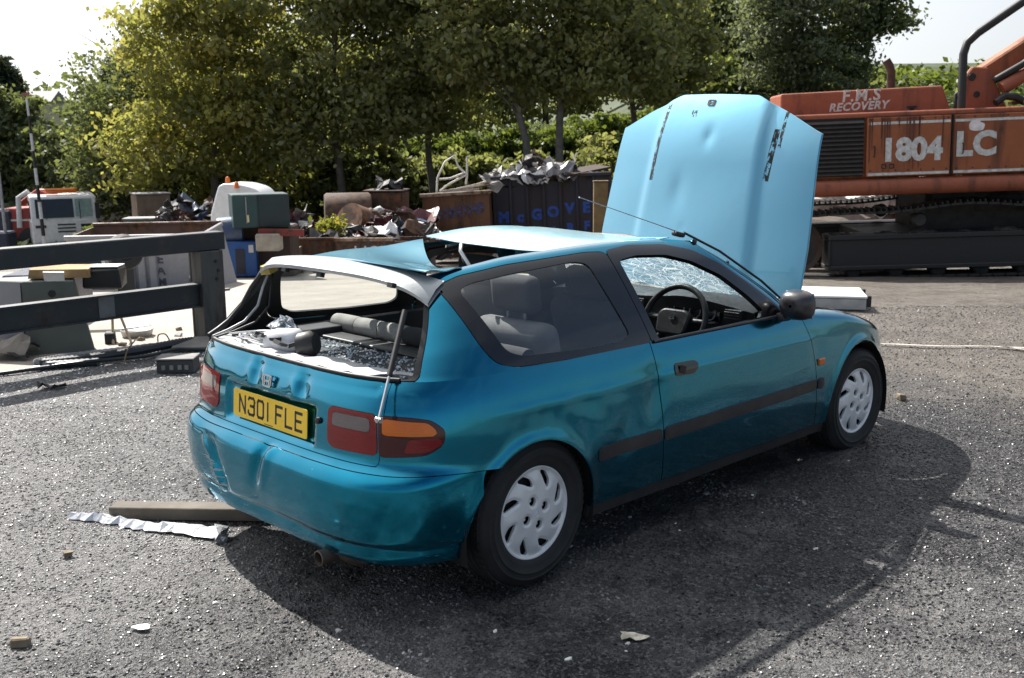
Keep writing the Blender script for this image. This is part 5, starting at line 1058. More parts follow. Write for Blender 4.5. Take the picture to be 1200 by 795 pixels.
# sills
s_ = GA.copy(); s_.clip(s_.bz-.2645); s_.clip(.2-s_.bx); s_.clip(s_.bx-2.3); s_.clip(arch_r(s_)); s_.clip(arch_f(s_))
for s in (1, -1):
    q = s_.copy(); q.clip(-s*q.us); q.push(-.004); q.build('sill', [GREYTRIM, LINER], car, .02)
# doors: skin, window frame, handle, rubbing strip
for s in (1, -1):
    dr = GA.copy(); dr.clip(-s*dr.us); dr.clip(DOOR_R(dr.bz)+.0025-dr.bx); dr.clip(dr.bx-DOOR_F(dr.bz)+.0025); dr.clip(.2695-dr.bz); dr.clip(dr.bz-.8755)
    door = dr.build('door', [PAINT, TRIM], car, .014)
    f_ = GB.copy(); f_.clip(-s*f_.us); f_.clip(f_.side(DW)); f_.clip(-f_.side(DI)); f_.push(.003); f_.build('window_frame', [FRIT, RUBBER], door, .025)
    # rubber strip along the sill of the window
    mb = MB(); P = []
    for xx in np.linspace(.735, 1.86, 14): P.append((xx, -s*(float(Wz(.885))+.004), .880))
    mb.tube(P, .0085, 6); mb.build('window_seal', RUBBER, door, smooth=60)
    def strip(x0, x1, name, par):
        m = GA.copy(); m.clip(-s*m.us)
        mid = lambda X: .482+.017*np.clip((X-.3)/1.8, 0, 1)
        pl = rounded([(x0, mid(x0)-.029), (x1, mid(x1)-.029), (x1, mid(x1)+.029), (x0, mid(x0)+.029)], .014)
        m.clip(m.side(pl)); dd = m.side(pl); m.push(.004+.011*sstep(0, .018, -dd)); m.N = m.N*1.0; m.build(name, [GREYTRIM, GREYTRIM], par, .018)
    strip(.755, 2.035, 'rubbing_strip', door); strip(.325, .735, 'rubbing_strip', car); strip(2.055, 2.115, 'rubbing_strip', car)
    # handle: shallow dark cup with a flap
    hp = rounded([(.838, .722), (.842, .776), (.985, .772), (1.012, .757), (1.005, .735), (.975, .715)], .018)
    m = GA.copy(); m.clip(-s*m.us); m.clip(m.side(hp)); dd = m.side(hp); m.push(.003+.010*sstep(.0, .012, -dd)-.012*gau(m.bx-.885, .022)*sstep(.0, .02, -dd))
    hd = m.build('handle', [FRIT, FRIT], door, .012)
    mb = MB(); mb.box((.885, -s*.834, .747), (.045, .004, .034), (0, .3, 0)); mb.build('latch_flap', RUBBER, door, bevel=.004)
# front wings, front bumper, head lamps
for s in (1, -1):
    fd = GA.copy(); fd.clip(-s*fd.us); fd.clip(DOOR_F(fd.bz)+.0025-fd.bx); fd.clip(arch_f(fd)); fd.clip(np.where(fd.bx > 2.6, .515-fd.bz, .267-fd.bz)); UF = GA.us.max()-.52; fd.clip(A_(fd)-UF)
    c = GC.copy(); c.clip(-s*c.us); c.clip(1.905-c.x); c.clip(A_(c)-UF); fd.join(c); wing = fd.build('front_wing', [PAINT, LINER], car, .012)
    hl = GA.copy(); hl.clip(-s*hl.us); hl.clip(UF+.003-A_(hl)); hl.clip(.52-hl.bz); hl.clip(UF+.30-A_(hl)-.6+.3); 
    hl2 = GA.copy(); hl2.clip(-s*hl2.us); hl2.clip(UF+.003-A_(hl2)); hl2.clip(A_(hl2)-UF-.36); hl2.clip(.52-hl2.bz); hl2.build('headlamp', [L_CLR, LAMPRIM], car, .02)
    mb = MB(); mb.box((2.085, -s*.842, .612), (.060, .014, .036)); mb.build('side_repeater', L_AMB, wing, bevel=.005, seg=2)
fb = GA.copy(); fb.clip(2.6-fb.bx); fb.clip(fb.bz-.511); fb.clip(arch_f(fb)); fb.build('front_bumper', [PAINT, LINER], car, .01)
gr = GA.copy(); gr.clip(GA.us.max()-.155-A_(gr)); gr.clip(.52-gr.bz); gr.clip(gr.bz-.60); gr.build('grille', [TRIM, LINER], car, .02)

# glass ------------------------------------------------------------------
for s in (1, -1):
    g1 = GB.copy(); g1.clip(-s*g1.us); g1.clip(np.where(A_(g1) > .8, g1.side(QW), 1)+.002); g1.push(.001)
    fr = g1.copy(); fr.clip(-fr.side(QG)); h = fr.build('quarter_window_border', [FRIT, RUBBER], car, .012)
    gl = g1.copy(); gl.clip(gl.side(QG)-.001); gl.push(-.004); gl.build('quarter_window', [GLASS], h, 0)
rf = GB.copy(); rf.clip(rf.rear(RW)+.002); rf.clip(-rf.rear(RWI)); rf.clip(rf.tt-1.0); rf.push(.003)
frame_o = rf.build('rear_window_frame', [RUBBER, RUBBER], car, .022, 'black frame of the missing rear window')
wf = GB.copy(); wf.clip(ws(wf, .002)); wf.clip(-ws(wf, .03)); wf.push(.002); wf.build('windscreen_frame', [FRIT, RUBBER], car, .012)
def crackle():
    g = N('shattered_glass'); v = g.coord()
    e = g.voro(17, v, 'DISTANCE_TO_EDGE'); e2 = g.voro(75, v, 'DISTANCE_TO_EDGE'); n1 = g.noise(3.2, 5, .6, v); nl = g.noise(9, 6, .7, v)
    c1 = g.ramp(e, .0, .05, (1, 1, 1), (0, 0, 0)); c2 = g.ramp(e2, .0, .10, (1, 1, 1), (0, 0, 0))
    c = g.math('MAXIMUM', c1, g.math('MULTIPLY', c2, g.ramp(n1, .30, .62)))
    c = g.math('MAXIMUM', c, g.math('MULTIPLY', g.ramp(nl, .50, .62), .45))
    t = g.n('BsdfTransparent'); t.inputs[0].default_value = (.62, .68, .70, 1)
    df = g.n('BsdfDiffuse'); df.inputs[0].default_value = (.36, .39, .40, 1); tl = g.n('BsdfTranslucent'); tl.inputs[0].default_value = (.38, .42, .43, 1)
    gl = g.n('BsdfGlossy'); gl.inputs['Roughness'].default_value = .12
    a = g.n('AddShader'); g.l(df.outputs[0], a.inputs[0]); g.l(tl.outputs[0], a.inputs[1])
    m1 = g.n('MixShader'); m1.inputs[0].default_value = .18; g.l(t.outputs[0], m1.inputs[1]); g.l(gl.outputs[0], m1.inputs[2])
    m = g.n('MixShader'); g.l(g.math('MULTIPLY', c, .88), m.inputs[0]); g.l(m1.outputs[0], m.inputs[1]); g.l(a.outputs[0], m.inputs[2]); g.l(m.outputs[0], g.out.inputs[0]); return g.m
SHATTER = crackle()
wg = GB.copy(); wg.clip(ws(wg, .028)); wg.push(-.035*gau(wg.y+.15, .45)*gau(wg.tt-.45, .3)+.010*wob(wg.y, wg.tt, wg.y, 11, .8)+.006*wob(wg.y, wg.z, wg.tt, 27, 2.1))
wg.build('windscreen', [SHATTER], car, 0, 'windscreen crazed white all over')

def bonnet_mat():
    g = N('skylit_bonnet_paint'); v = g.coord()
    base = (.150, .42, .575)  # body teal made paler: the bright sky reflection is put into the colour
    n1 = g.noise(40, 8, .75, v); m = g.n('Mapping'); m.inputs['Scale'].default_value = (2.2, 13, 1); g.l(v, m.inputs[0]); n2 = g.noise(3.4, 8, .78, m.outputs[0], dist=1.2)
    sp_ = g.n('SeparateXYZ'); g.l(v, sp_.inputs[0]); X, Y = sp_.outputs[0], sp_.outputs[1]
    def band(c0, k, w_, l0, l1):
        dY = g.math('ABSOLUTE', g.math('ADD', g.math('SUBTRACT', Y, c0), g.math('MULTIPLY', X, k)))
        a = g.math('LESS_THAN', dY, w_); b_ = g.math('MULTIPLY', g.math('GREATER_THAN', X, l0), g.math('LESS_THAN', X, l1)); return g.math('MULTIPLY', a, b_)
    bands = g.math('MAXIMUM', g.math('MAXIMUM', band(.345, .03, .013, .60, 1.05), band(-.385, .03, .017, .64, .92)), g.math('MAXIMUM', band(-.46, -.02, .009, .82, 1.04), band(.12, 0, .02, .97, 1.01)))
    ch = g.math('MULTIPLY', bands, g.ramp(g.math('ADD', g.math('MULTIPLY', n2, .55), g.math('MULTIPLY', n1, .45)), .472, .486))
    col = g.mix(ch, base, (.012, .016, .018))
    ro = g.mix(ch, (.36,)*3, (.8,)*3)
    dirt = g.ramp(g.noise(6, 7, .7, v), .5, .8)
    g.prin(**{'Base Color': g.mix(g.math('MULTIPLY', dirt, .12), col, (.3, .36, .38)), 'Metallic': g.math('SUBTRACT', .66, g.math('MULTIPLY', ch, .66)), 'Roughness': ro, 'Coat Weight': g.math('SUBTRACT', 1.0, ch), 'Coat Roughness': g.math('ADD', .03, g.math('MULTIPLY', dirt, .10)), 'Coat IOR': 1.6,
              'Normal': g.bump(g.math('ADD', g.noise(4, 3), g.math('MULTIPLY', ch, -.3)), .10, .02)}); return g.m
# ---------------------------------------------------------------- roof in two torn pieces
def BON_ROOF():
    g = N('sunlit_roof_paint'); v = g.coord(); d_ = g.noise(7, 7, .7, v)
    g.prin(**{'Base Color': g.mix(g.ramp(d_, .3, .75), (.24, .50, .60), (.52, .68, .73)), 'Metallic': .45, 'Roughness': .42, 'Coat Weight': .8, 'Coat Roughness': .12, 'Normal': g.bump(g.noise(5, 3, .5, v), .06, .02)}); return g.m  # whitened teal: sun and sky sheen on the roof painted into the base
def zroof(X, Y): return rail(X)+.026+.042*(1-(Y/.56)**2)*sstep(-.5, .3, X)
def spline_rows(nr, nc, fn): return [[fn(i/(nr-1), j/(nc-1)) for j in range(nc)] for i in range(nr)]
def rear_roof(a, c):          # a: spoiler -> torn edge, c: right -> left
    y_ = -.535+1.06*c; x0 = -.30-.02*(1-abs(2*c-1)**2)+.16*c**2
    x1 = -.12+.70*c**1.25
    x_ = x0+(x1-x0)*a
    zz = 1.232+(.0*a)-.035*c*(1-a)+.012*a*c-.050*math.sin(PI*min(1, c*1.02))*a**1.3*(1-.55*c)-.018*math.sin(PI*a)*math.sin(PI*c)
    zz += .020*(1-(2*c-1)**2)*(1-a)
    return (x_, y_, zz+.004*math.sin(9*a+5*c)-.004*abs(math.sin(2.4*a+2.9*c+.3))*math.sin(PI*a)*math.sin(PI*c)-.010*a*c)
mb = MB(); mb.sheet(spline_rows(26, 40, rear_roof), 0, .004)
ROOF_LIT = BON_ROOF(); BON = bonnet_mat()
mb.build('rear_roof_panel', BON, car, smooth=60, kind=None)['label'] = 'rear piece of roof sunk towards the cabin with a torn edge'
FRX = tab([0, .1, .5, .75, .9, 1], [.47, .40, .355, .42, .52, .63], .05); FRZ = tab([0, .1, .5, .75, 1], [1.262, 1.251, 1.266, 1.273, 1.252], .05)
def front_roof(a, c):         # a: rear edge bent down -> crest -> screen, c: right -> left
    y_ = (-.515+1.06*c); xr = float(FRX(c)); x_ = xr+(1.24-.05*(2*c-1)**2-xr)*a
    sn = math.sin(PI*min(1, max(0, c)))
    zr = float(FRZ(c)); zc = 1.262+.062*sn**.75-.012*c; zf = 1.278-.030*sn-.055*float(sstep(.5, 1, c))
    ac = .36; t = a/ac if a < ac else (a-ac)/(1-ac)
    zz = zr+(zc-zr)*math.sin(PI/2*t)**.9 if a < ac else zc+(zf-zc)*(1-math.cos(PI/2*t)*1.0)
    return (x_, y_, zz+.003*math.sin(8*c+5*a)*min(1, 3*a)-.006*math.exp(-((c-.42-.25*a)/.03)**2)*sn*min(1, 4*a))
mb = MB(); mb.sheet(spline_rows(36, 40, front_roof), 0, .004); mb.build('front_roof_panel', ROOF_LIT, car, smooth=60)['label'] = 'front piece of roof bent up along its cut edge'
# the cut edge turned down under the lifted piece, a bent stay and a torn slot
mb = MB(); mb.sheet(spline_rows(8, 16, lambda a, c: (.50+.10*c+.05*a+.015*math.sin(6*c), -.47+.50*c, 1.238-.12*a+.008*math.sin(8*c+a*3))), 0, .003); mb.build('torn_roof_flap', PAINT, car, smooth=60)
mb = MB(); mb.tube([(.34, -.02, 1.262), (.30, -.06, 1.24), (.33, -.12, 1.14)], .008, 6); mb.build('roof_stay', plain('pale_metal', (.5, .52, .53), .4, .3), car, smooth=60)
mb = MB(); mb.sheet(spline_rows(3, 8, lambda a, c: (front_roof(.58+.12*c, .60-.15*c)[0], front_roof(.58+.12*c, .60-.15*c)[1]+.035*a*math.sin(PI*c), front_roof(.58+.12*c, .60-.15*c)[2]+.004)), 0, .003); mb.build('roof_slit', RUBBER, car)
# headlining and cross bow of the roof still in place
mb = MB()
for X in (.72, 1.2): mb.tube([(X, -.52, 1.235), (X, -.25, 1.262), (X, .25, 1.25), (X, .5, 1.19)], .018, 6)
mb.build('roof_bow', TRIM, car, smooth=60)
# rear lip spoiler over the empty window
GREYSP = plain('sunlit_teal_grey', (.33, .35, .36), .40, .1, var=.25, scale=5, coat=.3)  # grey lightened, sunlight on the spoiler is part of the colour
def spoil(a, c):              # a around the section, c left to right
    y_ = .575-1.15*c; e = abs(2*c-1)
    xt = -.40+.075*e**2.5; zt = 1.212-.052*e**3; xl = -.275+.02*(1-e)+.03*e**4; zl = 1.238-.040*e**2.4
    sec = [(0, 0), (.5, .012), (1, .003), (1, -.016), (.5, -.014), (.05, -.016)]
    k = a*len(sec); i = int(k) % len(sec); f = k-int(k); p = sec[i]; q = sec[(i+1) % len(sec)]
    s_, h_ = p[0]+(q[0]-p[0])*f, p[1]+(q[1]-p[1])*f
    return (xt+(xl-xt)*s_, y_*(1-.0*s_), zt+(zl-zt)*s_+h_-.035*e**8*(1-s_))
mb = MB(); mb.sheet([[spoil(a, c) for a in np.linspace(0, .9999, 19)] for c in np.linspace(0, 1, 41)]); 
sp = mb.build('rear_spoiler', [GREYSP], car, smooth=40)
mb = MB(); mb.box((-.31, .50, 1.163), (.06, .05, .03), (0, -.2, .3), jit=.006); mb.build('torn_foam', plain('yellow_foam', (.42, .33, .10), .9), sp)
for y_ in (.27, .02, -.43): mb = MB(); mb.box((-.372, y_, 1.183), (.02, .03, .018), (0, .3, 0)); mb.build('clip', RUBBER, sp)

# ---------------------------------------------------------------- bonnet, propped right up
def bon(l, yv):
    """bonnet-local: l from hinge to nose, yv across, height of the outer skin"""
    hw = float(np.interp(l, [0, .3, .9, 1.0, 1.1], [.69, .688, .645, .60, .40]))
    h = .035-.05*(yv/.69)**2-.16*max(0, l-.72)**2*3.0-.02*(abs(yv)/.69)**4
    cr = .40-.06*l
    h += -.019*float(sstep(cr-.03, cr+.03, abs(yv)))+.019
    h -= .010*math.exp(-((yv+.02)/.03)**2-((l-.86)/.05)**2)+.006*math.exp(-((yv-.12)/.05)**2-((l-.55)/.1)**2)
    h += .0025*math.sin(yv*7+l*5)*math.sin(l*6)
    h -= .004*math.exp(-((yv-.05)/.012)**2-((l-.35)/.012)**2)
    return h
def bon_edge(yv): # nose outline: length at yv
    a = abs(yv); return float(np.interp(a, [0, .25, .33, .45, .63, .70], [1.105, 1.10, 1.06, 1.01, .92, .895]))
NB = 46; rows = []
for i in range(NB):
    t = i/(NB-1); r_ = []
    for j in range(61):
        k = 2*j/60-1
        yy = k*.69; le = bon_edge(yy*.96); l = .005+t*(le-.005)
        hw = np.interp(l, [0, .3, .9, 1.13], [.69, .688, .648, .66]); yy = k*hw
        r_.append((l, yy, bon(l, yy)))
    rows.append(r_)
mb = MB(); mb.sheet(rows, 0, -.006 if False else .006)
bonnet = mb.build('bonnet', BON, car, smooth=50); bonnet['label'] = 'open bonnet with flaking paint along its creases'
ed = [rows[-1][j] for j in range(61)]+[rows[i][60] for i in range(NB-2, -1, -1)]; ed = [rows[i][0] for i in range(NB)]+ed[1:]
mb = MB(); mb.tube([Vector(p)-Vector((0, 0, .004)) for p in ed], .0055, 6); mb.build('folded_edge', BON, bonnet, smooth=60)
mb = MB()
for k in (-.55, -.2, .2, .55): mb.tube([(.05, k, bon(.05, k)-.03), (.5, k*.9, bon(.5, k*.9)-.03), (.92, k*.75, bon(.92, k*.75)-.035)], .016, 6)
for l in (.06, .55, .9): mb.tube([(l, y_, bon(l, y_)-.035) for y_ in np.linspace(-.58, .58, 9)], .018, 6)
mb.build('inner_frame', PAINT, bonnet, smooth=60)
BANG = math.radians(79.5)
ax = Vector((math.cos(BANG), 0, math.sin(BANG))); ay = Vector((0, 1, 0)); az = ax.cross(ay)     # az: outer side, facing back
Mb = Matrix((ax, ay, az)).transposed().to_4x4(); Mb.translation = Vector((2.04, -.005, .90)); Mb = Mb @ Matrix.Rotation(math.radians(-2.2), 4, 'Z')
bonnet.matrix_local = Mb
# badge shapes: a letter H in a rounded frame
def badge(name, M, sz, par, mat):
    mb = MB(); o = rounded([(-.5, -.42), (.5, -.42), (.58, .42), (-.58, .42)], .18); i = rounded([(-.40, -.33), (.40, -.33), (.47, .33), (-.47, .33)], .12)
    n = len(o); vs = [(p[0]*sz, p[1]*sz, 0) for p in o]+[(p[0]*sz, p[1]*sz, 0) for p in i]+[(p[0]*sz, p[1]*sz, .006) for p in o]+[(p[0]*sz, p[1]*sz, .006) for p in i]
    for k in range(n):
        j = (k+1) % n; mb.add([vs[q] for q in (2*n+k, 2*n+j, 3*n+j, 3*n+k)], [(0, 1, 2, 3)]); mb.add([vs[q] for q in (k, j, 2*n+j, 2*n+k)], [(0, 1, 2, 3)]); mb.add([vs[q] for q in (3*n+k, 3*n+j, n+j, n+k)], [(0, 1, 2, 3)])
    for s in (-1, 1): mb.prism([(s*.26*sz-.075*sz, -.30*sz), (s*.26*sz+.075*sz, -.30*sz), (s*.33*sz+.08*sz, .31*sz), (s*.33*sz-.08*sz, .31*sz)], .006)
    mb.bb(-.28*sz, .28*sz, -.07*sz, .07*sz, 0, .0055)
    ob = mb.build(name, mat, par); ob.matrix_local = M; return ob
badge('badge', frame((-.636, 0.005, .797), (0, -1, 0), (.17, 0, 1)), .056, car, STEEL)
nb = MB(); l_ = 1.055; yb = .03
badge('badge', Matrix.Translation((l_, yb, bon(l_, yb)+.004)) @ Matrix.Rotation(-PI/2, 4, 'Z') @ Matrix.Rotation(math.radians(-20), 4, 'X'), .045, bonnet, LAMPRIM)
mb = MB()
for s in (1, -1):
    mb.lathe([(0, .012), (.009, .010), (.012, 0)], Matrix.Translation((.19, s*.18-.1, bon(.19, s*.18-.1))), 10)
mb.build('washer_jet', RUBBER, bonnet)
for s in (1, -1):
    mb = MB(); mb.box((2.03, s*.60, .885), (.10, .03, .04), (0, -.7, 0)); mb.tube([(1.99, s*.6, .86), (2.05, s*.6, .93)], .010, 6); mb.build('bonnet_hinge', STEEL, car)

# ---------------------------------------------------------------- number plate
def plate_mat():
    g = N('yellow_plate'); d_ = g.noise(30, 8, .7)
    g.prin(**{'Base Color': g.mix(g.ramp(d_, .55, .75), (.95, .60, .012), (.60, .40, .03)), 'Roughness': .3, 'Coat Weight': .4}); return g.m
PBLACK = plain('plate_black', (.008, .008, .008), .35)
mb = MB(); mb.prism(rounded([(-.26, -.0555), (.26, -.0555), (.26, .0555), (-.26, .0555)], .012), .003)
pl = mb.build('number_plate', [plate_mat()], car); pl.matrix_local = frame((-.6365, .003, .674), (0, -1, 0), (.06, 0, 1)); pl['label'] = 'yellow rear number plate N301 FLE'
CH = {'N': [[(0, 0), (0, 1)], [(0, 1), (1, 0)], [(1, 0), (1, 1)]], '3': [[(0, .9), (.15, 1), (.85, 1), (1, .9), (1, .6), (.85, .52), (.35, .52)], [(.85, .52), (1, .44), (1, .1), (.85, 0), (.15, 0), (0, .1), (0, .2)]],
      '0': [[(.15, 0), (0, .12), (0, .88), (.15, 1), (.85, 1), (1, .88), (1, .12), (.85, 0), (.15, 0)]], '1': [[(.5, 0), (.5, 1)]], 'F': [[(0, 0), (0, 1), (1, 1)], [(0, .53), (.8, .53)]], 'L': [[(0, 1), (0, 0), (1, 0)]], 'E': [[(1, 0), (0, 0), (0, 1), (1, 1)], [(0, .53), (.85, .53)]]}
cx = -.213; w_, h_, st = .042, .066, .0115
for ch in 'N301 FLE':
    if ch == ' ': cx += .026; continue
    ww = .014 if ch == '1' else w_; mb = MB()
    for line in CH[ch]:
        pts = [Vector((cx+(p[0] if ch != '1' else .5)*ww, (p[1]-.5)*h_, .0032)) for p in line]
        for a_, b_ in zip(pts, pts[1:]):
            dr = (b_-a_).normalized(); nn = Vector((-dr.y, dr.x, 0))*st/2; e = dr*st*.42
            mb.add([a_-nn-e, b_-nn+e, b_+nn+e, a_+nn-e], [(0, 1, 2, 3)])
    mb.build('plate_letter', PBLACK, pl); cx += ww+.0245
mb = MB(); mb.add([(-.03, -.052, .0034), (.03, -.052, .0034), (.03, -.049, .0034), (-.03, -.049, .0034)], [(0, 1, 2, 3)])
for q in (-.1, .185): mb.lathe([(0, .006), (.004, .005), (.005, .0032)], Matrix.Translation((q, .0 if q > 0 else .02, 0)), 8)
mb.build('plate_fixing', PBLACK, pl)
mb = MB(); mb.lathe([(0, .008), (.012, .006), (.013, -.004)], frame((-.640, -.330, .705), (0, -1, 0), (0, 0, 1)), 14); mb.build('tailgate_lock', RUBBER, car, smooth=60)

# ---------------------------------------------------------------- wheels
TYRE = plain('tyre_rubber', (.020, .020, .021), .75, bump=.25, bscale=120, var=.35)
HUB = plain('silver_hubcap', (.80, .81, .83), .32, .15, var=.08, bump=.06, coat=.25)
RX90 = Matrix.Rotation(PI/2, 4, 'X')
def wheel(xc, side, hubz_world, turn=0):
    root = bpy.data.objects.new('wheel', None); COL.objects.link(root); root.empty_display_size = .1; root.parent = car
    root.location = (xc, -side*.800, .317); root.rotation_euler = (0, 0, (0 if side > 0 else PI)+turn)
    prof = [(.170, -.03), (.176, .0), (.186, .010), (.205, .017), (.226, .021), (.229, .024), (.233, .024), (.236, .0205), (.250, .0205), (.252, .0225), (.256, .0225), (.258, .0185), (.270, .012), (.282, .0), (.2885, -.014)]
    h = -.022
    for g_ in range(4):
        prof += [(.291, h), (.291, h-.024), (.2835, h-.026), (.2835, h-.031)]; h -= .033
    prof += [(.291, h), (.289, h-.012), (.278, h-.026), (.25, h-.035), (.20, h-.03), (.17, h-.02)]
    mb = MB(); mb.lathe(prof, RX90, 96)
    lim = -(hubz_world-.004)
    out = []
    for v in mb.v:
        x_, y_, z_ = v
        if z_ < lim: k_ = lim-z_; z_ = lim; y_ += (-.35*k_ if y_ > -.06 else .0)*-1*(-1)
        else: y_ = y_-(max(0, .09-(z_-lim))*.12 if y_ < -.0 and False else 0)
        out.append((x_, y_, z_))
    mb.v = out
    mb.build('tyre', TYRE, root, smooth=35)
    # tread blocks across the shoulders
    mb = MB()
    for k in range(60):
        a = 2*PI*k/60
        for yy, sk in ((.020, 1), (.142, -1)):
            if .2905*math.sin(a) < lim+.01: continue
            mb.box((.2905*math.cos(a), yy, .2905*math.sin(a)), (.004, .034, .018), (0, -a, 0))
    mb.build('tread_block', TYRE, root, kind='stuff')
    # trim: polar sheet with eight swirling slots and four nut recesses
    rs = np.linspace(.012, .190, 46); th = np.linspace(0, 2*PI, 289)[:-1]; rr, aa = np.meshgrid(rs, th, indexing='ij')
    X, Y = rr*np.cos(aa), rr*np.sin(aa)
    H = .016-.022*(rr/.19)**2.2+.010*gau(rr-.181, .007)
    sl = np.full(X.shape, 9.0)
    for k in range(8):
        a0_ = 2*PI*k/8+.2; pts = [(.116, a0_), (.132, a0_+.08), (.149, a0_+.20), (.158, a0_+.32)]; rad = [.007, .0145, .0145, .007]
        for i in range(3):
            for t in np.linspace(0, 1, 5):
                r0 = pts[i][0]+(pts[i+1][0]-pts[i][0])*t; an = pts[i][1]+(pts[i+1][1]-pts[i][1])*t; q_ = rad[i]+(rad[i+1]-rad[i])*t
                sl = np.minimum(sl, np.hypot(X-r0*math.cos(an), Y-r0*math.sin(an))-q_)
        # raised blade beside each slot
        an = a0_-.24; H = H+.004*gau(np.hypot(X-.13*math.cos(an+.1), Y-.13*math.sin(an+.1)), .022)
    for k in range(4):
        an = PI/2*k+.35; sl = np.minimum(sl, np.hypot(X-.052*math.cos(an), Y-.052*math.sin(an))-.0175)
    H = H+.004*sstep(.012, 0, sl)*-1
    Gp = np.stack([X, Y, H], 2); Gp = np.concatenate([Gp, Gp[:, :1]], 1); slp = np.concatenate([sl, sl[:, :1]], 1)
    P = grid_patch(Gp, np.stack([slp, slp, slp, slp], 2), 1)
    if P.N[:, 2].mean() < 0: P = grid_patch(Gp, np.stack([slp, slp, slp, slp], 2), -1)
    P.clip(-P.us); o = P.build('hubcap', [HUB, LINER], root, .012); o.matrix_local = Matrix.Translation((0, .0, 0)) @ RX90
    mb = MB(); mb.lathe([(0, .014), (.010, .0145), (.013, .013)], RX90, 20); mb.lathe([(.186, -.006), (.191, .004), (.194, -.002), (.192, -.012)], RX90, 64)
    for k in range(4):
        an = PI/2*k+.35; mb.lathe([(0, -.004), (.007, -.004), (.008, -.014)], RX90 @ Matrix.Translation((.052*math.cos(an), .052*math.sin(an), 0)), 6)
    mb.build('wheel_nut', HUB, root, smooth=45)
    mb = MB(); mb.lathe([(0, -.025), (.18, -.025), (.185, -.02)], RX90, 40); mb.build('wheel_disc', LINER, root)
    return root
wheel(0, 1, .302); wheel(0, -1, .302); wheel(2.57, 1, .257, math.radians(-3)); wheel(2.57, -1, .257, math.radians(-3))
# arch liners, floor, inner structure
for xc, r_ in ((-.025, .345), (2.545, .36)):
    for s in (1, -1):
        mb = MB(); M = Matrix.Translation((xc, -s*.52, .29)) @ RX90
        z0, z1 = (0, .305) if s > 0 else (-.305, 0)
        mb.lathe([(.02, z0 if s > 0 else z1), (r_, z0 if s > 0 else z1), (r_, z1 if s > 0 else z0)], M, 40, 0, -.25, PI+.25); mb.build('arch_liner', LINER, car, smooth=40)
mb = MB(); mb.bb(-.50, 3.0, -.48, .48, .245, .28); mb.bb(.36, 2.15, -.74, .74, .235, .285); mb.bb(1.97, 2.0, -.68, .68, .28, .85); mb.bb(-.56, -.54, -.48, .48, .28, .78); mb.bb(-.56, .30, -.48, .48, .28, .34)
for s in (1, -1): mb.bb(-.50, .42, s*.47, s*.60, .28, .74); mb.bb(2.1, 3.0, s*.50, s*.53, .28, .70)
mb.build('floor_pan', LINER, car)
mb = MB(); mb.bb(2.3, 2.8, -.35, .30, .35, .72); mb.bb(2.36, 2.72, -.22, .2, .72, .78); mb.bb(2.1, 2.25, .15, .42, .5, .74); mb.bb(3.0, 3.06, -.5, .5, .3, .66)
mb.tube([(2.4, -.2, .74), (2.3, -.35, .76), (2.15, -.4, .70)], .03, 8); mb.build('engine', plain('oily_engine', (.05, .05, .052), .5, .3, var=.4), car, bevel=.02)
# exhaust
mb = MB(); mb.lathe([(.024, -.12), (.028, -.12), (.029, 0), (.024, .002), (.022, -.02), (.022, -.11)], Matrix.Translation((-.70, -.395, .215)) @ Matrix.Rotation(-PI/2, 4, 'Y') , 20)
mb.lathe([(.0, 0), (.07, 0), (.085, .02), (.085, .16), (.07, .18), (0, .18)], Matrix.Translation((-.56, -.56, .255)) @ Matrix.Rotation(PI/2, 4, 'X') @ Matrix.Translation((0, 0, -.25)), 20)
mb.build('exhaust', plain('rusty_pipe', (.12, .095, .08), .55, .6, var=.4), car, smooth=50)

# ---------------------------------------------------------------- interior
def cushion(name, c, size, rot, m, par, bev=.045):
    mb = MB(); mb.box((0, 0, 0), size); o = mb.build(name, m, par, bevel=bev, seg=4, smooth=50); o.location = c; o.rotation_euler = rot; return o
# parcel shelf strewn with broken glass
SHELF = plain('speckled_shelf', (.070, .072, .078), .8, var=.5, scale=40, bump=.5, bscale=150)
mb = MB(); mb.bb(-.50, .10, -.64, .64, .800, .815); mb.bb(-.545, -.50, -.48, .48, .80, .850); mb.build('parcel_shelf', SHELF, car, bevel=.006)
mb = MB(); mb.bb(-.20, .09, -.66, -.56, .815, .845); mb.bb(-.20, .12, .56, .70, .815, .86); mb.bb(-.02, .10, -.56, .56, .815, .832); mb.build('shelf_edge', GREYTRIM, car, bevel=.02, seg=2)
SHARD = N('glass_crumbs'); SHARD.prin(**{'Base Color': SHARD.mix(SHARD.ramp(SHARD.noise(30, 2), .3, .7), (.45, .55, .62), (.9, .95, 1)), 'Roughness': .12, 'Coat Weight': .6, 'Specular IOR Level': .8}); SHARD = SHARD.m
mb = MB()
for k in range(2600):
    x_ = RNG.uniform(-.56, .0); y_ = RNG.uniform(-.6, .6); zt_ = .858 if x_ < -.5 else .819
    if x_ > -.3 and RNG.random() < .45: continue
    s_ = RNG.uniform(.003, .010)
    mb.box((x_, y_, zt_), (s_, s_*RNG.uniform(.5, 1.4), s_*.6), (RNG.uniform(-.7, .7), RNG.uniform(-.7, .7), RNG.uniform(0, 3)))
mb.build('broken_glass', SHARD, car, kind='stuff')
# a sheet of glass crumbs still lying on the lip, catching the sun
PALE = plain('dusty_white_plastic', (.62, .63, .64), .5, var=.2, scale=14, bump=.4, bscale=90)
mb = MB(); mb.sheet(spline_rows(10, 30, lambda a, c: (-.575+.045*(2*c-1)**4+.25*a, .60-1.12*c, .884-.012*a-.03*a*a+.006*math.sin(c*23)*a+.005*math.sin(c*51+a*4))), 0, .004); mb.build('tailgate_lining', PALE, car, smooth=50)
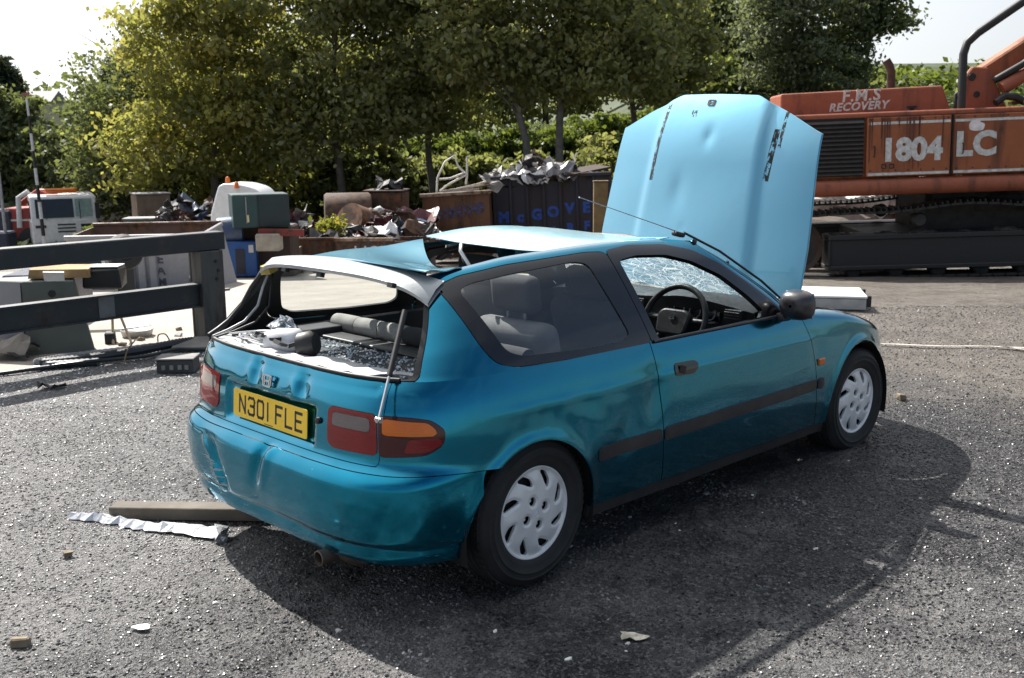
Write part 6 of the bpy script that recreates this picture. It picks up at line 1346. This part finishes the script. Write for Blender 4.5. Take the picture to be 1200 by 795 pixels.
# wiper motor cover, wires and torn trim in the left corner
mb = MB(); M = frame((-.43, .12, .885), (.35, -1, .05), (0, 0, 1)); mb.lathe([(0, -.09), (.045, -.085), (.055, -.03), (.052, .05), (.035, .075), (0, .08)], Matrix.Translation((-.44, .17, .905)) @ Euler((PI/2*.95, 0, .5)).to_matrix().to_4x4(), 16)
mb.build('motor_cover', plain('white_cover', (.60, .60, .62), .4), car, smooth=50)
mb = MB(); mb.lathe([(0, -.02), (.05, -.02), (.055, .03), (.04, .05), (0, .05)], Matrix.Translation((-.43, .055, .905)) @ Euler((PI/2*.9, 0, .5)).to_matrix().to_4x4(), 14)
for k in range(9): mb.box((-.47+RNG.uniform(-.05, .07), .22+RNG.uniform(-.14, .16), .895+RNG.uniform(0, .03)), (.05, .035, .012), (RNG.uniform(-.6, .6), RNG.uniform(-.6, .6), RNG.uniform(0, 3)), jit=.006)
mb.build('torn_black_trim', RUBBER, car, smooth=50)
for k in range(7):
    mb = MB(); P = []; a0_ = RNG.uniform(0, 6)
    for i in range(14):
        t = i/13; P.append((-.50+.10*t+.035*math.sin(a0_+t*7), .50-.42*t+.03*math.sin(a0_*2+t*9), .900+.035*math.sin(PI*t)*abs(math.sin(a0_+t*3))))
    mb.tube(P, .0045 if k % 3 else .007, 6); mb.build('loose_wire', RUBBER if k % 2 else plain('white_wire', (.6, .6, .6), .4), car, smooth=60)
FOIL = plain('crumpled_foil', (.75, .76, .78), .22, .9, var=.1, bump=.9, bscale=25)
mb = MB(); mb.sheet(spline_rows(9, 9, lambda a, c: (-.36+.10*a+RNG.uniform(-.012, .012), .36+.09*c+RNG.uniform(-.012, .012), .915+.05*math.sin(PI*a)*math.sin(PI*c)+RNG.uniform(-.014, .014))), 0, .002); mb.build('foil_scrap', FOIL, car)
# hanging seal along the left pillar and a second looser one
for r_, off, m in ((.010, 0, RUBBER), (.006, .035, plain('grey_hose', (.35, .36, .37), .4)), (.005, .06, RUBBER)):
    mb = MB(); mb.tube([(-.33+off, .53, 1.14), (-.36+off, .565-off, 1.08), (-.39+off*1.3, .60-off*1.6, 1.00), (-.45+off, .61-off*2.0, .94), (-.51+off*.4, .60-off*1.6, .91), (-.565, .58-off, .892)], r_, 8); mb.build('hanging_seal', m, car, smooth=60)
r_ = GB.A[:, 1] < 1e-6; r_ &= (np.abs(GB.us) < uA-.05); o_ = np.argsort(GB.us[r_]); P = (GB.V[r_]+GB.N[r_]*.004)[o_][::5]
mb = MB(); mb.tube([Vector(p)+Vector((0, 0, .004)) for p in P], .008, 8); mb.build('window_rubber', RUBBER, car, smooth=60)
# pillar trims on the left, inner side panels
for s in (1, -1):
    mb = MB(); mb.bb(-.12, .74, s*.705, s*.725, .70, .862); mb.build('side_trim', CLOTHD, car, bevel=.01)
# rear seat: folded back with a rolled edge, then two seats with head restraints
mb = MB()
for a_, b_, m in ((.66, .12, 0), (.12, -.62, 1)):
    n = 3
    for i in range(n):
        y0 = a_+(b_-a_)*i/n; y1 = a_+(b_-a_)*(i+1)/n; s_ = 1 if y1 > y0 else -1
        P = [(.15, y0+s_*.002, .862), (.15, y0+s_*.03, .862), (.15, (y0+y1)/2, .862), (.15, y1-s_*.03, .862), (.15, y1-s_*.002, .862)]; mb.tube(P, [.040, .0425, .043, .0425, .040], 16, m)
seat = mb.build('folded_rear_seat', [plain('sunlit_cloth', (.36, .35, .33), .95, bump=.5, bscale=400), CLOTHD], car, smooth=60)  # left half in sun, right half in shade, painted as two cloths
for yy in (-.38,):
    root = bpy.data.objects.new('rear_seat', None); COL.objects.link(root); root.empty_display_size = .1; root.parent = car; root.location = (.34, yy, .5)
    cushion('backrest', (.02, 0, .22), (.13, .44, .52), (0, -.22, 0), CLOTH, root, .055); cushion('headrest', (-.02, 0, .585), (.08, .25, .16), (0, -.15, 0), CLOTHD, root, .035)
    cushion('seat_cushion', (.24, 0, -.02), (.46, .52, .14), (0, .05, 0), CLOTH, root)
    mb = MB()
    for q in (-.05, .05): mb.tube([(-.01, q, .44), (-.02, q, .54)], .007, 6)
    mb.build('headrest_post', STEEL, root)
for yy in (-.36, .36):
    root = bpy.data.objects.new('front_seat', None); COL.objects.link(root); root.empty_display_size = .1; root.parent = car; root.location = (.98, yy, .42)
    cushion('backrest', (-.08, 0, .33), (.14, .46, .56), (0, -.30, 0), CLOTH if yy > 0 else CLOTHD, root, .06); cushion('headrest', (-.17, 0, .665), (.09, .26, .15), (0, -.2, 0), CLOTHD, root, .04)
    cushion('seat_cushion', (.2, 0, .04), (.50, .48, .15), (0, -.06, 0), CLOTHD, root)
# dashboard with hood, vents, wheel
DASH = plain('dash_plastic', (.055, .057, .06), .55, bump=.35, bscale=260, var=.25)
def dash(a, c):
    y_ = .68-1.36*c; hood = math.exp(-((y_+.35)/.20)**2)
    sec = [(2.02, .895), (1.86, .930+.012*hood), (1.70-.03*hood, .928+.038*hood), (1.63-.06*hood, .915+.035*hood), (1.66, .86), (1.67, .74), (1.72, .60), (1.78, .50)]
    k = a*(len(sec)-1); i = min(int(k), len(sec)-2); f = k-i; f = f*f*(3-2*f)*.5+f*.5
    p, q = sec[i], sec[i+1]; e = abs(2*c-1)**6
    return (p[0]+(q[0]-p[0])*f+.05*e, y_, p[1]+(q[1]-p[1])*f-.03*e)
mb = MB(); mb.sheet([[dash(a, c) for a in np.linspace(0, 1, 29)] for c in np.linspace(0, 1, 40)], 0, .01); db = mb.build('dashboard', DASH, car, smooth=50)
mb = MB(); mb.box((1.655, -.35, .86), (.02, .33, .09), (0, .2, 0)); mb.build('instrument_panel', FRIT, db, bevel=.01)
GLOSSW = plain('dial_print', (.5, .5, .5), .5)
for yy in (-.26, -.36, -.45):
    mb = MB(); mb.lathe([(.030, 0), (.034, .004), (.037, 0)], frame((1.640, yy, .865), (0, -1, 0), (.2, 0, 1)), 20); mb.build('dial', GLOSSW, db)
for yy in (0.0, .12, -.60):
    mb = MB(); mb.box((1.63, yy, .875), (.03, .10, .055))
    for q in (-.015, 0, .015): mb.box((1.612, yy, .875+q), (.012, .09, .004), mat=0)
    mb.build('air_vent', TRIM, db, bevel=.004)
mb = MB(); mb.bb(1.60, 1.68, -.06, .16, .62, .83); mb.build('centre_console', TRIM, db, bevel=.015)
for k, (q, z_) in enumerate(((0, .78), (0, .72), (.08, .78))):
    mb = MB(); mb.box((1.593, .05+q*.6, z_), (.012, .07, .03)); mb.build('console_button', GREYTRIM, db, bevel=.004)
sw = bpy.data.objects.new('steering_wheel', None); COL.objects.link(sw); sw.empty_display_size = .1; sw.parent = car
sw.matrix_local = frame((1.47, -.355, .835), (0, -1, 0), (.42, 0, 1))
WHL = plain('wheel_leather', (.012, .012, .013), .42, bump=.2, bscale=300)
mb = MB(); mb.tube([(.182*math.cos(a), .182*math.sin(a), 0) for a in np.linspace(0, 2*PI, 49)[:-1]], .0155, 10, closed=True); mb.build('rim', WHL, sw, smooth=60)
mb = MB(); mb.prism(rounded([(-.085, -.075), (.085, -.075), (.10, .03), (.07, .06), (-.07, .06), (-.10, .03)], .03), .05, Matrix.Translation((0, 0, -.03))); hubp = mb.build('airbag_cover', WHL, sw, bevel=.012, seg=3, smooth=50)
badge('badge', Matrix.Translation((0, .015, .022)), .03, sw, STEEL)
mb = MB()
for p, q in (((-.09, .01), (-.178, .015)), ((.09, .01), (.178, .015)), ((-.06, -.06), (-.11, -.145)), ((.06, -.06), (.11, -.145))): mb.tube([(p[0], p[1], -.02), (q[0], q[1], -.004)], [.022, .013], 8)
mb.build('spoke', WHL, sw, smooth=60)
mb = MB(); mb.tube([(0, 0, -.03), (0, 0, -.25)], .035, 10); mb.tube([(-.02, .0, -.07), (.20, .03, -.06)], .008, 6); mb.tube([(.02, .0, -.07), (-.20, .02, -.06)], .008, 6); mb.build('column', TRIM, sw, smooth=60)
mb = MB(); mb.box((1.42, .0, 1.20), (.025, .20, .06), (0, .1, .2)); mb.tube([(1.42, 0, 1.2), (1.36, 0, 1.24)], .008, 6); mb.build('interior_mirror', TRIM, car, bevel=.012, seg=2)

# ---------------------------------------------------------------- outside fittings
for s in (1,):
    rootm = bpy.data.objects.new('door_mirror', None); COL.objects.link(rootm); rootm.empty_display_size = .05; rootm.parent = car; rootm.location = (1.74, -s*.80, .90)
    mb = MB(); NBm = 12
    def shell(a, c):
        th_ = a*PI*.5; ph = c*2*PI; rx, ry, rz_ = .075, .088, .074
        return (.045-.085*math.cos(th_)**.8, -.065*s+ry*math.sin(th_)**.7*math.copysign(abs(math.cos(ph))**.75, math.cos(ph)), .040+rz_*math.sin(th_)**.7*math.copysign(abs(math.sin(ph))**.75, math.sin(ph)))
    mb.sheet([[shell(a, c) for c in np.linspace(0, 1, 33)] for a in np.linspace(0.02, 1, 12)]); mb.build('mirror_housing', plain('scuffed_mirror', (.035, .032, .036), .32, var=.5, scale=25, coat=.4), rootm, smooth=60)
    mb = MB(); mb.box((.046, -.065*s, .040), (.006, .155, .125)); mb.build('mirror_glass', plain('mirror_silver', (.75, .75, .75), .04, 1.0, var=.02, bump=0), rootm, bevel=.003)
    mb = MB(); mb.box((.06, .005*s, -.022), (.17, .07, .035), (0, 0, -.1)); mb.box((.05, -.03, -.01), (.07, .07, .05)); mb.build('mirror_foot', TRIM, rootm, bevel=.012, seg=2)
# gas strut left hanging at the right of the window
mb = MB(); A0, A1, A2 = Vector((-.405, -.545, 1.105)), Vector((-.555, -.64, .905)), Vector((-.64, -.688, .775)); mb.tube([A0, A1], .0105, 10); st = mb.build('gas_strut', RUBBER, car, smooth=60)
mb = MB(); mb.tube([A1, A2], .0055, 8); mb.tube([A2-Vector((0, .012, 0)), A2+Vector((0, .012, 0))], .010, 8); mb.tube([A2+Vector((0.012, 0, .0)), A2+Vector((-.01, 0, 0))], .009, 8); mb.build('strut_rod', STEEL, st, smooth=60)
# aerial on the right screen pillar
mb = MB(); mb.box((1.22, -.545, 1.292), (.07, .035, .022), (0, .2, 0)); an = mb.build('aerial_base', RUBBER, car, bevel=.008, seg=2)
mb = MB(); mb.tube([(1.23, -.545, 1.30), (.62, -.46, 1.475)], [.0028, .0018], 6); mb.lathe([(0, -.004), (.004, 0), (0, .004)], Matrix.Translation((.62, -.46, 1.475)), 6); mb.build('aerial_rod', STEEL, an)
mb = MB(); mb.tube([(1.24, -.56, 1.30), (1.45, -.62, 1.205), (1.7, -.70, 1.05), (1.85, -.755, .93)], .006, 6); mb.build('pillar_moulding', RUBBER, car, smooth=60)
# ================================================================ litter in the foreground
WOODG = plain('weathered_board', (.115, .098, .078), .85, var=.3, scale=5, bump=.6, bscale=40)
t = thing('wooden_plank', 'weathered wooden plank on the ground under the rear bumper', 'plank', -1.82, 4.42, .0, math.radians(-3))
mb = MB(); mb.box((.62, .06, .030), (1.30, .10, .058), None, jit=.004); ex('board', mb, WOODG, t, bevel=.004)
def strip_obj(name, label, cat, pts, w, h, m, kind=None, jag=.007):
    rng = np.random.default_rng(len(label)); L_ = []; R_q = []
    for i, p in enumerate(pts):
        a = pts[max(i-1, 0)]; b = pts[min(i+1, len(pts)-1)]; dx, dy = b[0]-a[0], b[1]-a[1]; q = math.hypot(dx, dy); nx, ny = -dy/q, dx/q; ww = w*(.45+.75*i/len(pts))*(.9+.2*rng.random())/2
        L_.append((p[0]+nx*ww+rng.normal()*jag*.3, p[1]+ny*ww+rng.normal()*jag*.3, h*(.4+rng.random()*.4))); R_q.append((p[0]-nx*ww+rng.normal()*jag, p[1]-ny*ww+rng.normal()*jag, .004))
    M_q = [((l[0]+r_[0])/2, (l[1]+r_[1])/2, h*(.8+.5*rng.random())) for l, r_ in zip(L_, R_q)]
    t = thing(name, label, cat, 0, 0, 0); mb = MB(); mb.sheet([L_, M_q, R_q], 0, .003); ex('strip', mb, m, t); return t
pts = [(-2.03+.80*i/29, 4.455-.25*i/29+.010*math.sin(i*.35), 0) for i in range(30)]
t = strip_obj('foil_strip', 'crumpled silver-white foil strip lying in front of the plank', 'foil', pts, .074, .030, plain('silver_foil', (.70, .70, .72), .35, .5, var=.1, bump=1.0, bscale=45))
mb = MB(); mb.box((-1.27, 4.20, .022), (.05, .085, .04), (.2, .3, .3), jit=.012); ex('torn_end', mb, plain('bright_foil', (.85, .86, .88), .2, .8, bump=.8, bscale=40), t)
t = thing('stone_block', 'small brown block lying at the bottom left corner', 'stone', -1.69, 3.235, 0, .15); mb = MB(); mb.box((0, 0, .018), (.062, .035, .036), None, 0, (.95, .9), .004); ex('block', mb, plain('brown_stone', (.20, .16, .11), .85, var=.3, scale=30, bump=.6), t, bevel=.005)
t = thing('crumb_of_rubble', 'tiny dark stone on the lit ground left of the foil strip', 'stone', -1.86, 4.02, 0); mb = MB(); mb.box((0, 0, .01), (.03, .022, .022), (0, .2, .6), jit=.005); ex('stone', mb, plain('brown_stone', (.20, .16, .11), .85), t)
def flake(name, label, cat, r, d, rad, m, seed, zmax=.012, asp=.6):
    rng = np.random.default_rng(seed); t = thing(name, label, cat, r, d, 0); n = 14; rows = []
    for k in (.02, .55, 1.0): rows.append([(rad*k*(1+.25*math.sin(3*a+seed)+.1*rng.normal())*math.cos(a), asp*rad*k*(1+.2*math.sin(2*a+seed))*math.sin(a), .005+zmax*rng.random()*k) for a in np.linspace(0, 2*PI, n+1)])
    for r_ in rows: r_[-1] = r_[0]
    mb = MB(); mb.sheet(rows, 0, .002); ex('sheet', mb, m, t, smooth=60); return t
LEAFP = plain('pale_dead_leaf', (.50, .46, .36), .7, var=.5, scale=40)
flake('dead_leaf', 'pale dead leaf lying in the shadow of the car near the bottom edge', 'leaf', .405, 3.26, .048, LEAFP, 2)
flake('paint_flake', 'flat white flake on the lit ground below the foil strip', 'flake', -1.32, 3.36, .034, plain('white_flake', (.75, .76, .78), .4), 4, .006)
flake('rag', 'dark crumpled scrap on the lit ground near the concrete edge', 'rag', -3.25, 7.0, .10, plain('dark_rag', (.05, .05, .055), .8), 7, .06)
# ribbed hoses, cables and boxes along the edge of the concrete
def hose(label, pts, r, m, n=70, rib=True, name='ribbed_hose', cat='hose', group=None):
    P = np.array(pts, float); s = np.linspace(0, 1, len(P)); u = np.linspace(0, 1, n)
    from_ = [np.interp(u, s, P[:, k]) for k in range(3)]
    k_ = np.exp(-.5*(np.arange(-4, 5)/2.0)**2); k_ /= k_.sum(); sm = [np.convolve(np.pad(q, 4, 'edge'), k_, 'valid') for q in from_]
    t = thing(name, label, cat, P[0][0], P[0][1], 0, 0, group); o = Vector((P[0][0], P[0][1], 0))
    mb = MB(); mb.tube([Vector(p)-o for p in zip(*sm)], [r*(1+(.16 if rib and i % 2 else 0)) for i in range(n)], 8); ex('tube', mb, m, t, smooth=40); return t
HOSE = plain('black_ribbed_plastic', (.035, .036, .038), .35, bump=.2); HOSEG = plain('grey_ribbed_plastic', (.22, .22, .23), .35)
hose('black ribbed hose nearest the car, along the concrete edge', [(-3.62, 7.62, .05), (-3.3, 7.80, .05), (-3.0, 8.02, .06), (-2.75, 8.30, .07), (-2.55, 8.5, .06)], .034, HOSE, 90, group=None)
hose('grey ribbed hose bent back on itself at the concrete edge', [(-3.2, 7.78, .03), (-3.55, 7.62, .04), (-3.66, 7.68, .05), (-3.5, 7.80, .06), (-3.1, 8.02, .07), (-2.7, 8.42, .06)], .026, HOSEG, 100)
hose('thin black cable looping over the ribbed hoses', [(-3.68, 7.58, .02), (-3.3, 7.66, .05), (-2.9, 7.95, .03), (-2.72, 8.1, .06), (-2.5, 8.2, .03)], .014, HOSE, 50, False, 'cable', 'cable')
hose('black cable lying flat on the ground at the left edge', [(-4.2, 7.25, .02), (-3.8, 7.42, .02), (-3.5, 7.62, .03), (-3.2, 7.74, .02)], .016, HOSE, 40, False, 'cable', 'cable')
hose('bent brown wire standing up from the hoses', [(-3.0, 7.7, .0), (-2.98, 7.75, .12), (-2.92, 7.8, .2)], .006, plain('brown_wire', (.2, .13, .06), .6), 20, False, 'wire', 'wire')
hose('thin twisted wire beside the barrier post', [(-2.98, 8.45, .0), (-2.99, 8.47, .11), (-2.92, 8.47, .12), (-2.88, 8.46, .05)], .006, plain('brown_wire', (.2, .13, .06), .6), 24, False, 'wire', 'wire')
t = thing('battery_box', 'flat dark grey box with embossed end beside the left rear lamp', 'box', -2.52, 7.45, 0, .05); mb = MB(); mb.box((0, .1, .05), (.28, .20, .10), None, 0, (.97, .97), .004); ex('case', mb, plain('dark_grey_case', (.045, .045, .047), .5), t, bevel=.008); mb = MB(); mb.box((0, .1, .108), (.29, .21, .012)); ex('lid', mb, plain('dusty_lid', (.16, .155, .15), .7), t, bevel=.004)
for q in (-.08, -.02, .04, .09): mb = MB(); mb.bb(q-.014, q+.014, -.008, .0, .03, .065); ex('embossed_mark', mb, GREYS, t)
t = thing('flat_plate', 'flat grey-brown plate leaning at the foot of the barrier post', 'plate', -2.66, 8.3, 0, .3); mb = MB(); mb.box((0, 0, .06), (.30, .20, .03), (.3, 0, 0)); ex('plate', mb, plain('taupe_sheet', (.20, .185, .165), .6), t, bevel=.006)
t = thing('metal_dish', 'round metal dish lying on the concrete right of the grey cabinet', 'dish', -3.33, 8.93, 0); mb = MB(); mb.lathe([(0, .055), (.10, .06), (.135, .075), (.14, .07), (.12, .0), (0, 0)], Matrix.Translation((0, 0, 0)), 20); ex('dish', mb, plain('dull_aluminium', (.36, .35, .34), .45, .6), t, smooth=50); mb = MB(); mb.box((0, -.02, .095), (.24, .08, .012), (0, -.08, .2)); ex('lid_strip', mb, WHS, t)
for k, (a, b, lb) in enumerate((((-3.42, 8.75, .30), (-3.27, 8.62, .01), 'pale thin stick leaning on the right end of the grey cabinet'), ((-3.48, 8.80, .34), (-3.40, 8.55, .01), 'second pale stick leaning closer to the grey cabinet'))):
    t = thing('stick', lb, 'stick', a[0], a[1], 0); mb = MB(); mb.tube([(0, 0, a[2]), (b[0]-a[0], b[1]-a[1], b[2])], .012, 6); ex('stick', mb, plain('pale_wood', (.48, .40, .28), .8), t)
t = thing('dark_block', 'small dark block on the concrete at the foot of the grey cabinet', 'block', -3.45, 8.62, 0); mb = MB(); mb.box((0, 0, .05), (.09, .12, .11), (0, 0, .3), jit=.01); ex('block', mb, BLACKST, t, bevel=.01)
crumple('cardboard_scrap', 'torn open cardboard box at the left edge in front of the grey cabinet', -4.02, 8.02, .06, (.34, .25, .22), plain('grey_cardboard', (.24, .215, .19), .85), 61, 'cardboard', n=5, bendy=.18)
rng = np.random.default_rng(12)
lbs = ['loose stone on the concrete right of the grey cabinet', 'loose stone by the round metal dish', 'loose dark lump beyond the round metal dish', 'pale chip at the foot of the grey cabinet', 'pale chip near the barrier post', 'white chip on the dirt behind the car front', 'brown lump on the dirt right of the front wheel']
for k, (r_, d_) in enumerate(((-3.30, 8.5), (-3.22, 8.72), (-3.05, 9.2), (-3.6, 8.0), (-2.95, 8.9), (3.0, 9.2), (2.55, 6.5))):
    t = thing('stone', lbs[k], 'stone', r_, d_, 0); mb = MB(); mb.box((0, 0, .02), (.06, .05, .04), (0, .2, 1.1*k), jit=.012); ex('stone', mb, plain('pale_rubble', (.42, .40, .38), .85) if k in (3, 4, 5) else plain('brown_stone', (.20, .16, .11), .85), t, bevel=.006)
# faint pale drag marks on the dirt beyond the car
def mark(pts, w, lift=.006):
    L_, R_q = [], []
    for i, p in enumerate(pts):
        a = pts[max(i-1, 0)]; b = pts[min(i+1, len(pts)-1)]; dx, dy = b[0]-a[0], b[1]-a[1]; q = math.hypot(dx, dy); ww = w*(.5+.9*RNG.random())/2
        for s, A in ((1, L_), (-1, R_q)): r_, d_ = p[0]-dy/q*ww*s, p[1]+dx/q*ww*s; A.append(yw(r_, d_, tz(r_, d_)+.022))
    mb = MB(); mb.sheet([L_, R_q]); o = mb.build('drag_mark', plain('chalky_drag_mark', (.42, .39, .35), .9, var=.3, scale=20)); o['kind'] = 'structure'
mark([(2.9+.12*i, 8.25-.02*i+.02*math.sin(i), 0) for i in range(20)], .03); mark([(3.95+.06*i, 8.1-.055*i+.015*math.sin(i*2), 0) for i in range(9)], .028)
# gravel: pebbles scattered over the near ground by geometry nodes
def pebble(seed, m):
    rng = np.random.default_rng(seed); mb = MB(); bm = bmesh.new(); bmesh.ops.create_icosphere(bm, subdivisions=1, radius=1)
    for v in bm.verts: v.co = Vector((v.co.x*rng.uniform(.7, 1.3), v.co.y*rng.uniform(.6, 1.0), v.co.z*rng.uniform(.45, .8)))
    me = bpy.data.meshes.new('pebble'); bm.to_mesh(me); bm.free(); me.materials.append(m); return me
def stone_mat(name, a, b, ro, lite=None):
    g = N(name); oi = g.n('ObjectInfo'); r = g.ramp(oi.outputs['Random'], 0, 1, a, b)
    if lite:
        ps = g.n('NewGeometry').outputs['Position']; sp_ = g.n('SeparateXYZ'); g.l(ps, sp_.inputs[0]); q = g.math('ADD', g.math('SUBTRACT', g.math('MULTIPLY', g.noise(.9, 6, .65, ps), 1.7), .38), sun_tone_field(g, sp_))  # pebbles take the same painted sunlit tone as the ground
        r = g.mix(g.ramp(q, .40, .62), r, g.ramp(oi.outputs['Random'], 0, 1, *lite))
    g.prin(**{'Base Color': r, 'Roughness': ro, 'Specular IOR Level': .4}); return g.m
def scatter(name, r0, r1, d0, d1, dens, smin, smax, m, seed, nx=90, zoff=.0):
    G, rr_, dd_ = yard_sheet(np.linspace(r0, r1, nx), np.linspace(d0, d1, nx))
    G[..., 2] += (np.sin(rr_*3.1+np.sin(dd_*2.3)*1.3)*np.sin(dd_*2.7+1.1*np.sin(rr_*1.9))*.006+np.sin(rr_*7.3+dd_*4.1)*np.sin(dd_*8.9-rr_*3.3)*.003)+zoff
    mb = MB(); mb.sheet(list(G)); o = mb.build(name, m, kind='stuff')
    src = bpy.data.objects.new('pebble', pebble(seed, m)); bpy.data.collections.new('unlinked')      # the source is only referenced by the node group
    ng = bpy.data.node_groups.new(name, 'GeometryNodeTree'); ng.interface.new_socket('Geometry', in_out='INPUT', socket_type='NodeSocketGeometry'); ng.interface.new_socket('Geometry', in_out='OUTPUT', socket_type='NodeSocketGeometry')
    gi = ng.nodes.new('NodeGroupInput'); go = ng.nodes.new('NodeGroupOutput'); ds_ = ng.nodes.new('GeometryNodeDistributePointsOnFaces'); ds_.inputs['Density'].default_value = dens; ds_.inputs['Seed'].default_value = seed
    ob = ng.nodes.new('GeometryNodeObjectInfo'); ob.inputs[0].default_value = src; ob.inputs['As Instance'].default_value = True
    ins = ng.nodes.new('GeometryNodeInstanceOnPoints'); rv = ng.nodes.new('FunctionNodeRandomValue'); rv.data_type = 'FLOAT_VECTOR'; rv.inputs[0].default_value = (-.5, -.5, 0); rv.inputs[1].default_value = (.5, .5, 6.28)
    rs_ = ng.nodes.new('FunctionNodeRandomValue'); rs_.data_type = 'FLOAT'; rs_.inputs[2].default_value = 0; rs_.inputs[3].default_value = 1; pw = ng.nodes.new('ShaderNodeMath'); pw.operation = 'POWER'; pw.inputs[1].default_value = 3.0
    ma = ng.nodes.new('ShaderNodeMath'); ma.operation = 'MULTIPLY_ADD'; ma.inputs[1].default_value = smax-smin; ma.inputs[2].default_value = smin
    lk = ng.links.new; lk(gi.outputs[0], ds_.inputs[0]); lk(ds_.outputs[0], ins.inputs['Points']); lk(ob.outputs['Geometry'], ins.inputs['Instance']); lk(rv.outputs[0], ins.inputs['Rotation']); lk(rs_.outputs[1], pw.inputs[0]); lk(pw.outputs[0], ma.inputs[0]); lk(ma.outputs[0], ins.inputs['Scale']); lk(ins.outputs[0], go.inputs[0])
    md = o.modifiers.new('scatter', 'NODES'); md.node_group = ng; return o
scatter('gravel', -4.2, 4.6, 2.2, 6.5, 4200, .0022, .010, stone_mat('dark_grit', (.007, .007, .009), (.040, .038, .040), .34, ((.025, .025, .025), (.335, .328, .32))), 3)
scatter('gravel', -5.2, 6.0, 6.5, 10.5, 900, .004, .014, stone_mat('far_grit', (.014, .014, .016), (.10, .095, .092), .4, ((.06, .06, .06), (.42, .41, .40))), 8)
scatter('litter_chips', -4.2, 4.6, 2.2, 9.5, 6, .004, .016, stone_mat('pale_chips', (.30, .30, .28), (.75, .74, .70), .6), 14)
scatter('broken_glass', -5.4, -2.3, 6.3, 8.3, 260, .003, .013, stone_mat('glass_crumb', (.45, .48, .50), (.9, .93, .95), .15), 21)
scatter('broken_glass', -2.4, .2, 6.4, 8.6, 60, .003, .011, stone_mat('glass_crumb_grey', (.35, .38, .40), (.85, .88, .9), .15), 22)
